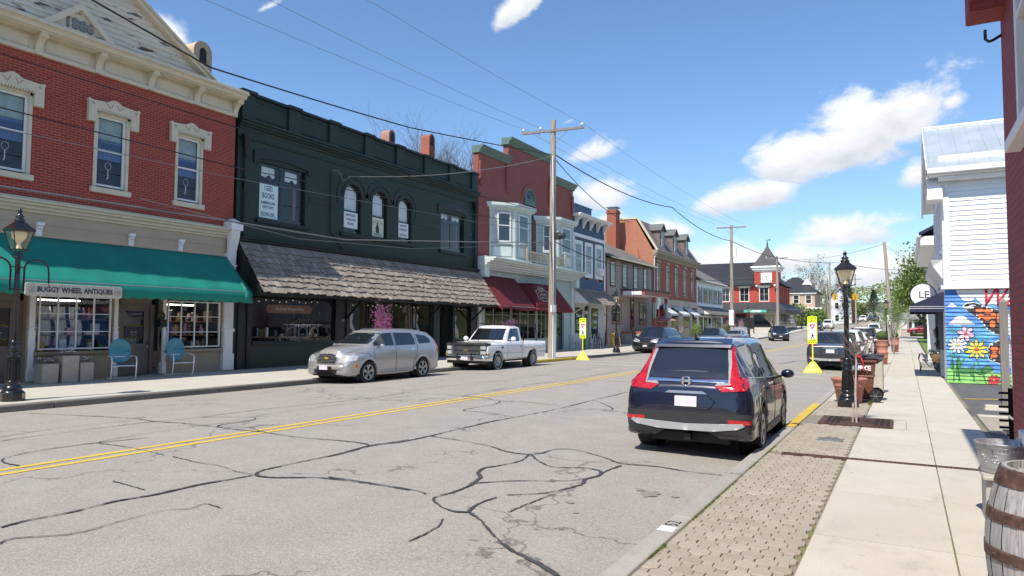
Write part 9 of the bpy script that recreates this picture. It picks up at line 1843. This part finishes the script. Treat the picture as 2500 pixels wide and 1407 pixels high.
# ---- silver retro wagon (nearest on the left)
def wagon():
    W=.875; H_=1.63; f,r=2.17,-2.29
    sts=[(r,.42,.6,.72,.78,.82,W*.72,W*.76,W*.74,W*.66),(r+.04,.34,.62,.92,1.0,1.05,W*.86,W*.9,W*.88,W*.78),(r+.1,.30,.64,1.02,1.22,1.27,W*.9,W*.95,W*.92,W*.78),(r+.24,.27,.66,1.06,1.38,1.44,W*.92,W*.98,W*.93,W*.70),(r+.42,.26,.66,1.06,1.48,1.55,W*.93,W,W*.93,W*.68),(-1.0,.24,.64,1.05,1.56,1.63,W*.93,W*.985,W*.92,W*.70),(0,.22,.62,1.04,1.56,1.64,W*.93,W*.96,W*.92,W*.70),(.38,.22,.62,1.04,1.52,1.60,W*.93,W*.96,W*.92,W*.69),(.55,.22,.64,1.03,1.46,1.54,W*.93,W*.97,W*.92,W*.68),
      (1.22,.22,.68,1.05,1.10,1.16,W*.93,W*.995,W*.90,W*.78),(1.4,.22,.74,1.0,1.05,1.145,W*.93,W*1.02,W*.90,W*.66),(1.8,.24,.74,.93,.98,1.09,W*.92,W*1.02,W*.88,W*.54),(2.0,.25,.64,.84,.92,1.01,W*.89,W*.97,W*.84,W*.48),(2.1,.27,.55,.72,.80,.86,W*.82,W*.9,W*.78,W*.46),(2.15,.30,.5,.60,.64,.70,W*.78,W*.82,W*.74,W*.44),(f,.34,.46,.52,.55,.57,W*.7,W*.74,W*.68,W*.4)]
    t=thing('parked_wagon','silver retro style wagon parked in front of the dark shop window, facing left','car',(0,0,0)); wb=1.315; R=.335
    B=Loft(sts,(-wb,wb),R+.055,R); m='paint_silver'; B.mb.build('body',G[m],t)
    mb=MB(); mb.box(-.55,.55,-2.0,1.85,.2,.55); [mb.lathe([(0,.0),(R+.04,0),(R+.045,.2)],(sx*W*.98-(.3 if sx>0 else -.1),yy,R),20,ax='x') for sx in (1,-1) for yy in (-wb,wb)]; mb.build('underbody',G['near_black'],t)
    b=1.11
    for sx in (-1,1):
        for yy in (-wb,wb):
            wheel(t,sx*(W-.095),yy,R,.21,sx,5,'trim_silver',rr=.70)
            # swelling wheel arch lip
            mb=MB(); n=18; P=[]
            for k in range(n+1):
                a=-.05+(PI+.1)*k/n
                for rr_,o in ((R+.052,.016),(R+.075,.022),(R+.12,.004)):
                    q=Vector((sx*6,yy+rr_*math.cos(a),R+rr_*math.sin(a))); h=B.bvh.ray_cast(q,Vector((-sx,0,0))); P.append((h[0] if h[0] else Vector((sx*W,q.y,q.z)))+Vector((sx*o,0,0)))
            mb.add(P,[(3*k+j,3*k+j+1,3*k+4+j,3*k+3+j) for k in range(n) for j in (0,1)],True); mb.build('wheel_arch_lip',G[m],t)
        B.drape([(.98,b),(.92,b+.10),(.46,1.49),(.06,1.51),(.06,b+.0)],'x',sx,.004,.08).build('front_side_window',G['car_glass'],t)
        B.drape([(-.04,b),(-.04,1.51),(-.92,1.50),(-1.02,1.3),(-1.0,b+.01)],'x',sx,.004,.08).build('rear_side_window',G['car_glass'],t)
        B.drape([(-1.2,b+.03),(-1.17,1.46),(-1.68,1.40),(-1.86,1.28),(-1.86,b+.06)],'x',sx,.004,.08).build('quarter_window',G['car_glass'],t)
        for pts in ([(1.02,b-.02),(1.04,.7),(.98,.32)],[(.01,1.5),(.01,b),(.02,.3)],[(-1.1,1.45),(-1.08,1.0),(-.98,.75),(-.85,.6),(-.84,.3)],[(1.04,.29),(-.84,.29)],[(1.04,.55),(1.3,.9),(1.9,.93)]): B.line(pts,'x',sx,.008,0).build('door_seam',G['near_black'],t)
        for yy in (.17,-.83): B.drape([(yy-.1,.93),(yy+.1,.93),(yy+.1,.975),(yy-.1,.975)],'x',sx,.03,.05,.03).build('door_handle',G['chrome'],t,bevel=.008)
        mirror_(t,B,.83,1.12,sx*W*.94,sx,'chrome',.16,.13)
        hl=B.drape([(sx*.44,.66),(sx*.50,.78),(sx*.66,.86),(sx*.79,.82),(sx*.80,.70),(sx*.66,.62)],'y',1,.012,.05).build('headlight',G['lens_clear'],t)
        B.drape([(1.86,.70),(2.06,.68),(2.08,.80),(1.9,.86),(1.76,.82)],'x',sx,.008,.05).build('headlight_side',G['lens_clear'],hl)
        B.drape([(1.80,.50),(1.90,.50),(1.89,.60),(1.83,.60)],'x',sx,.012,.05).build('amber_marker',G['lens_amber'],t)
        B.drape([(-2.22,.85),(-2.12,.85),(-2.12,1.2),(-2.17,1.2)],'x',sx,.01,.05).build('tail_light',G['lens_red'],t)
        mb=MB(); mb.cyl((sx*.6,2.02,.40),(sx*.6,2.12,.40),.06,n=12); mb.build('fog_light',G['lens_clear'],t)
    B.drape([(-.70,1.17),(.70,1.17),(.585,1.50),(-.585,1.50)],'y',1,.004,.08).build('windscreen',G['car_tint'] if 0 else G['car_glass'],t)
    B.drape([(-.58,1.1),(.58,1.1),(.52,1.44),(-.52,1.44)],'y',-1,.004,.08).build('rear_window',G['car_glass'],t)
    gr=B.drape([(-.36,.62),(.36,.62),(.39,.74),(.31,.86),(0,.89),(-.31,.86),(-.39,.74)],'y',1,.006,.05).build('grille',G['near_black'],t)
    for z in (.66,.70,.74,.78,.82): w=.35 if z<.8 else .31; B.line([(-w,z),(w,z)],'y',1,.010,.014).build('grille_bar',G['chrome'],gr)
    B.line([(-.36,.615),(.36,.615),(.395,.74),(.31,.865),(0,.895),(-.31,.865),(-.395,.74),(-.36,.615)],'y',1,.014,.012).build('grille_surround',G['chrome'],gr)
    B.drape([(-.09,.735),(-.03,.735),(-.03,.715),(.03,.715),(.03,.735),(.09,.735),(.08,.765),(.03,.765),(.03,.785),(-.03,.785),(-.03,.765),(-.08,.765)],'y',1,.03,.05).build('bow_emblem',G['gold'],gr)
    mb=MB(); 
    P=[(-.86,1.78,.50),(-.83,2.05,.5),(-.62,2.2,.5),(0,2.25,.5),(.62,2.2,.5),(.83,2.05,.5),(.86,1.78,.5)]
    def bp(u,v):
        k=u*6; i=min(5,int(k)); a,c=Vector(P[i]),Vector(P[i+1]); q=a.lerp(c,k-i); return (q.x,q.y-.05*abs(2*v-1)**3,.42+.16*v)
    mb.grid(bp,36,5); bu=mb.build('front_bumper',G[m],t)
    mb=MB(); mb.box(-.42,.42,2.12,2.2,.33,.42); mb.box(-.55,.55,2.0,2.12,.24,.33); mb.build('air_dam',G['near_black'],t)
    mb=MB(); mb.box(-.16,.16,2.255,2.275,.43,.56); mb.build('licence_plate',G['plate_blur'],t); mb=MB(); mb.box(-.27,.27,2.235,2.255,.41,.53); mb.build('plate_holder',G['near_black'],t)
    for x in (-.35,.25): mb=MB(); mb.tube([(x,1.22,1.125),(x+.2,1.12,1.19),(x+.42,1.16,1.165)],.008,4); mb.build('wiper',G['near_black'],t)
    mb=MB(); mb.tube([(.2,.3,1.6),(.2,.22,1.72)],.005,4); mb.build('aerial',G['near_black'],t)
    for sx in (-1,1): B.line([(sx*.50,-1.6),(sx*.50,.2)],'z',1,.012,.012).build('roof_rail',G[m],t)
    place(t,-14.98,17.55,PI+.015,None,(1,1.05,1))
wagon()
# ---- white square pickup
def pickup():
    W=.985; f,r=2.36,-.62; m='paint_white'; zt=1.09
    sts=[(r,.40,.75,zt,zt+.012,zt+.02,W*.93,W,W*.95,W*.93),(0,.38,.75,zt,zt+.012,zt+.02,W*.93,W,W*.95,W*.93),(.9,.38,.75,zt,zt+.012,zt+.02,W*.93,W,W*.95,W*.93),(1.0,.38,.75,zt,zt+.02,zt+.05,W*.93,W,W*.94,W*.86),(1.6,.38,.75,zt-.02,zt+.01,zt+.04,W*.93,W,W*.94,W*.84),(2.1,.38,.74,zt-.05,zt-.02,zt+.0,W*.93,W*.995,W*.93,W*.82),(2.24,.42,.72,zt-.1,zt-.07,zt-.05,W*.92,W*.985,W*.92,W*.82),(2.28,.46,.7,zt-.18,zt-.15,zt-.13,W*.90,W*.965,W*.91,W*.82)]
    t=thing('parked_pickup','old white square fronted pickup truck with black bonnet guard parked before the wooden pole','pickup truck',(0,0,0)); wb=1.49; R=.365
    B=Loft(sts,(wb,),R+.08,R); B.mb.build('front_body',G[m],t)
    # cab
    cab=[(-.60,1.05,1.1,1.12,1.64,1.68,W*.9,W*.91,W*.9,W*.74),(-.56,1.05,1.1,1.12,1.70,1.745,W*.91,W*.92,W*.91,W*.76),(-.2,1.05,1.1,1.12,1.72,1.775,W*.91,W*.92,W*.91,W*.765),(.15,1.05,1.1,1.12,1.70,1.755,W*.91,W*.92,W*.91,W*.76),(.26,1.05,1.1,1.12,1.66,1.71,W*.91,W*.92,W*.91,W*.75),(.86,1.05,1.08,1.10,1.13,1.15,W*.91,W*.92,W*.91,W*.86)]
    C=Loft(cab,(),.1,.1); C.mb.build('cab',G[m],t)
    C.drape([(-.78,1.17),(.78,1.17),(.68,1.645),(-.68,1.645)],'y',1,.005,.08).build('windscreen',G['car_glass'],t); C.drape([(-.66,1.2),(.66,1.2),(.6,1.62),(-.6,1.62)],'y',-1,.005,.08).build('rear_window',G['car_glass'],t)
    for sx in (-1,1):
        C.drape([(.62,1.14),(.20,1.64),(-.40,1.65),(-.40,1.14)],'x',sx,.004,.08).build('door_window',G['car_glass'],t)
        for pts in ([(.72,1.07),(.74,.5)],[(-.48,1.07),(-.48,.5),(-.35,.44)],[(.74,.44),(-.35,.44)]): B.line(pts,'x',sx,.008,0).build('door_seam',G['near_black'],t)
        B.line([(2.2,.66),(2.0,.66),(.74,.66),(-.6,.66)],'x',sx,.011,.003).build('side_moulding',G['trim_silver'],t); B.line([(2.2,.98),(-.6,.98)],'x',sx,.005,.002).build('pinstripe',G['cable_grey'],t)
        B.drape([(-.36,.9),(-.24,.9),(-.24,.94),(-.36,.94)],'x',sx,.025,.05,.02).build('door_handle',G['chrome'],t)
        B.drape([(1.10,.86),(1.2,.86),(1.24,.93),(1.06,.93)],'x',sx,.008,.05).build('fender_badge',G['near_black'],t)
        mb=MB(); mb.sphere((sx*(W+.16),.58,1.22),1,12,8,(.12,.07,.10)); o=mb.build('wing_mirror',G[m],t); mb=MB(); mb.tube([(sx*W*.95,.62,1.0),(sx*(W+.08),.6,1.10),(sx*(W+.13),.58,1.16)],.012,5); mb.tube([(sx*W*.9,.55,1.2),(sx*(W+.1),.58,1.22)],.012,5); mb.build('mirror_arm',G['chrome'],o)
        # bed side
        mb=MB(); y0,y1=-.66,-2.66; n=36; pr=[(W*.93,.42),(W,.72),(W*.985,.9),(W*.96,1.10)]; vs=[]
        for i in range(n+1):
            y=y0+(y1-y0)*i/n; d=(R+.085)**2-(y+wb)**2; az=R+math.sqrt(d) if d>0 else 0
            for (x,z) in pr: vs.append((sx*x,y,max(z,az)))
            vs.append((sx*(W*.96-.07),y,1.10)); vs.append((sx*(W*.96-.08),y,.62))
        mb.add(vs,[(6*i+j,6*i+6+j,6*i+7+j,6*i+1+j) for i in range(n) for j in range(5)],True); mb.add(vs[-6:],[(0,1,2,3,4,5)]); mb.add(vs[:6],[(0,1,2,3,4,5)]); bs=mb.build('bed_side',G[m],t)
        mb=MB(); mb.box(min(sx*(W+.002),sx*(W+.006)),max(sx*(W+.002),sx*(W+.006)),-2.6,-1.95,.655,.675); mb.tube([(sx*(W*.99+.008),-.7,.98),(sx*(W*.985),-2.6,.98)],.005,4); mb.tube([(sx*(W*.99+.01),-.7,.9),(sx*(W*.995),-2.6,.9)],.005,4); mb.build('bed_stripe',G['cable_grey'],bs)
        wheel(t,sx*(W-.12),wb,R,.25,sx,0,'trim_silver',True,rr=.56); wheel(t,sx*(W-.12),-wb,R,.25,sx,0,'trim_silver',True,rr=.56)
        mb=MB(); mb.lathe([(0,.0),(R+.07,0),(R+.075,.2)],(sx*W*.98-(.32 if sx>0 else -.12),wb,R),18,ax='x'); mb.lathe([(0,.0),(R+.07,0),(R+.075,.2)],(sx*W*.98-(.32 if sx>0 else -.12),-wb,R),18,ax='x'); mb.box(min(sx*.86,sx*.95),max(sx*.86,sx*.95),-1.0,.95,.36,.42); mb.build('wheel_well',G['near_black'],t)
        # mud flap
        mb=MB(); mb.box(min(sx*.76,sx*.97),max(sx*.76,sx*.97),.98,1.0,.2,.6); mb.build('mud_flap',G['rubber'],t)
    mb=MB(); mb.box(-.88,.88,-2.6,-.7,.6,.65); mb.box(-.9,.9,-.70,-.66,.6,1.08); mb.build('bed_floor',G['plastic_dark'],t); mb=MB(); mb.box(-.92,.92,-2.68,-2.62,.5,1.10); mb.build('tailgate',G[m],t)
    mb=MB(); mb.box(-.6,.6,-2.5,2.1,.3,.5); mb.build('chassis',G['near_black'],t)
    mb=MB(); [mb.tube([(sx*.9,-.72,1.1),(sx*.88,-.72,1.85),(-sx*.88,-.72,1.85)],.022,6) for sx in (-1,1)]; [mb.tube([(sx*.88,1.0 if 0 else .0,1.84),(sx*.88,-1.9,1.84)],.02,6) for sx in (-1,1)]; mb.tube([(-.9,-.0,1.84),(.9,0,1.84)],.02,6); mb.tube([(-.9,-1.9,1.84),(.9,-1.9,1.84)],.02,6); [mb.tube([(sx*.9,-1.9,1.1),(sx*.88,-1.9,1.84)],.02,6) for sx in (-1,1)]; mb.build('ladder_rack',G['near_black'],t)
    for x in (-.55,-.15,0,.15,.55): mb=MB(); mb.box(x-.04,x+.04,.14,.2,1.75,1.775); mb.build('roof_marker_light',G['lens_red'],t,bevel=.01)
    # front: grille, twin square lamps, chrome bumper with guards
    F=lambda u,z,d:(u,2.285+d,z)
    mb=MB(); fbox(mb,F,-.93,.93,.60,1.0,-.03,.01); g=mb.build('grille_panel',G['chrome'],t)
    mb=MB(); fbox(mb,F,-.62,.62,.63,.97,.01,.014); mb.build('grille_opening',G['near_black'],g)
    for z in (.665,.70,.735,.83,.865,.90,.935): mb=MB(); fbox(mb,F,-.62,.62,z-.007,z+.007,.012,.03); mb.build('grille_bar',G['trim_silver'],g)
    mb=MB(); fbox(mb,F,-.64,.64,.765,.81,.012,.04); mb.build('centre_bar',G['chrome'],g); mb=MB(); fbox(mb,F,-.09,.09,.775,.80,.04,.05); fbox(mb,F,-.03,.03,.76,.815,.04,.05); mb.build('bow_emblem',G['gold'],g)
    for sx in (-1,1):
        for z in (.64,.83): mb=MB(); a,c=sorted((sx*.66,sx*.90)); fbox(mb,F,a,c,z,z+.13,.01,.03); mb.build('headlight',G['lens_clear'],t,bevel=.008)
        a,c=sorted((sx*.93,sx*.975)); mb=MB(); mb.box(a,c,2.12,2.28,.60,.68); mb.build('amber_marker',G['lens_amber'],t)
    mb=MB(); P=[(-1.0,1.95),(-.99,2.2),(-.9,2.36),(0,2.42),(.9,2.36),(.99,2.2),(1.0,1.95)]
    def bp(u,v): k=u*6; i=min(5,int(k)); q=Vector((*P[i],0)).lerp(Vector((*P[i+1],0)),k-i); return (q.x,q.y-.04*abs(2*v-1)**3,.38+.2*v)
    mb.grid(bp,30,6); o=mb.build('front_bumper',G['chrome'],t); md=o.modifiers.new('t','SOLIDIFY'); md.thickness=.02
    for x in (-.32,.32): mb=MB(); mb.tube([(x,2.44,.34),(x,2.46,.5),(x,2.42,.70)],.03,6); mb.build('bumper_guard',G['rubber'],t)
    mb=MB(); mb.box(-.16,.16,2.43,2.44,.42,.55); mb.build('licence_plate',G['plate_blur'],t); mb=MB(); mb.box(-.9,.9,2.0,2.3,.28,.38); mb.build('air_dam',G['near_black'],t)
    mb=MB(); P2=[(-.97,2.02,1.06),(-.93,2.30,1.05),(0,2.36,1.06),(.93,2.30,1.05),(.97,2.02,1.06)]
    def bg(u,v): k=u*4; i=min(3,int(k)); q=Vector(P2[i]).lerp(Vector(P2[i+1]),k-i); return (q.x,q.y+.03*math.sin(PI*v)-.10*(1-v)*0,q.z-.08+.12*v-(0.02 if v==1 else 0))
    mb.grid(bg,24,5); mb.add([(-.93,2.0,1.09),(.93,2.0,1.09),(.93,2.30,1.09),(0,2.355,1.10),(-.93,2.30,1.09)],[(0,1,2,3,4)]); mb.build('bonnet_guard',G['plastic_dark'],t)
    for x in (-.4,.3): mb=MB(); mb.tube([(x,.9,1.16),(x+.2,.8,1.2),(x+.45,.84,1.185)],.008,4); mb.build('wiper',G['near_black'],t)
    place(t,-15.0,25.2,PI)
pickup()
# parked bits at the right: reflections of a real street; person by the minivan
def person():
    t=thing('person','person in a black hooded top with dark glasses walking behind the minivan, forearm bent','person',(-17.4,48.9,ztop(-17.4,48.9)))
    bm=bmesh.new(); 
    J={'pel':(0,0,.95),'waist':(0,0,1.12),'chest':(0,0,1.36),'neck':(0,0,1.50),'nk2':(0,.01,1.57),'sl':(-.19,0,1.43),'el':(-.25,-.02,1.15),'wl':(-.20,.16,1.05),'sr':(.19,0,1.43),'er':(.25,-.03,1.15),'wr':(.18,.16,1.02),'hl':(-.1,0,.9),'kl':(-.12,.06,.5),'al':(-.12,-.02,.09),'fl':(-.12,.13,.04),'hr':(.1,0,.9),'kr':(.12,-.02,.5),'ar':(.12,-.16,.1),'fr':(.12,-.02,.04)}
    Rr={'pel':.15,'waist':.14,'chest':.165,'neck':.07,'nk2':.055,'sl':.08,'el':.058,'wl':.038,'sr':.08,'er':.058,'wr':.038,'hl':.1,'kl':.07,'al':.045,'fl':.04,'hr':.1,'kr':.07,'ar':.045,'fr':.04}
    E_=[('pel','waist'),('waist','chest'),('chest','neck'),('neck','nk2'),('chest','sl'),('sl','el'),('el','wl'),('chest','sr'),('sr','er'),('er','wr'),('pel','hl'),('hl','kl'),('kl','al'),('al','fl'),('pel','hr'),('hr','kr'),('kr','ar'),('ar','fr')]
    keys=list(J); me=bpy.data.meshes.new('body'); me.from_pydata([J[k] for k in keys],[(keys.index(a),keys.index(b)) for a,b in E_],[]); o=bpy.data.objects.new('body',me); COL.objects.link(o); o.parent=t; me.materials.append(G['cloth_black']); sk=o.modifiers.new('skin','SKIN'); sk.use_smooth_shade=True
    for i,k in enumerate(keys): me.skin_vertices[0].data[i].radius=(Rr[k],Rr[k]); me.skin_vertices[0].data[i].use_root=(k=='pel')
    o.modifiers.new('s','SUBSURF').levels=1; o.modifiers['s'].render_levels=2
    mb=MB(); mb.sphere((0,.01,1.68),1,16,12,(.075,.095,.115)); mb.cyl((0,.0,1.55),(0,.01,1.62),.05); mb.sphere((0,.105,1.67),.016,6,5); [mb.sphere((s*.077,.0,1.67),.02,6,5,(.4,1,1.4)) for s in (-1,1)]; mb.build('head',G['skin'],t); mb=MB(); mb.sphere((0,-.012,1.715),1,14,10,(.085,.1,.095)); mb.build('hair',G['cloth_black'],t)
    mb=MB(); mb.box(-.06,.06,.085,.105,1.675,1.70); mb.build('glasses',G['near_black'],t); mb=MB(); mb.box(-.03,.03,.09,.1,1.625,1.632); mb.build('mouth',M('lip',(.3,.1,.08),.5),t)
    for s in (-1,1):
        x,y,z=(s*.19,.19,1.03 if s>0 else 1.06); mb=MB(); mb.sphere((x,y,z),1,8,6,(.035,.045,.02)); [mb.tube([(x+dx*.018,y+.03,z),(x+dx*.02,y+.065-abs(dx)*.006,z-.008),(x+dx*.02,y+.085-abs(dx)*.008,z-.02)],.008,5) for dx in (-1.2,-.4,.4,1.2)]; mb.tube([(x-s*.03,y,z),(x-s*.05,y+.03,z)],.009,5); mb.build('hand',G['skin'],t)
    mb=MB(); mb.box(-.08,.08,.155,.165,1.30,1.34); mb.build('chest_print',G['curtain'],t)
    t.rotation_euler=(0,0,-.9)
person()
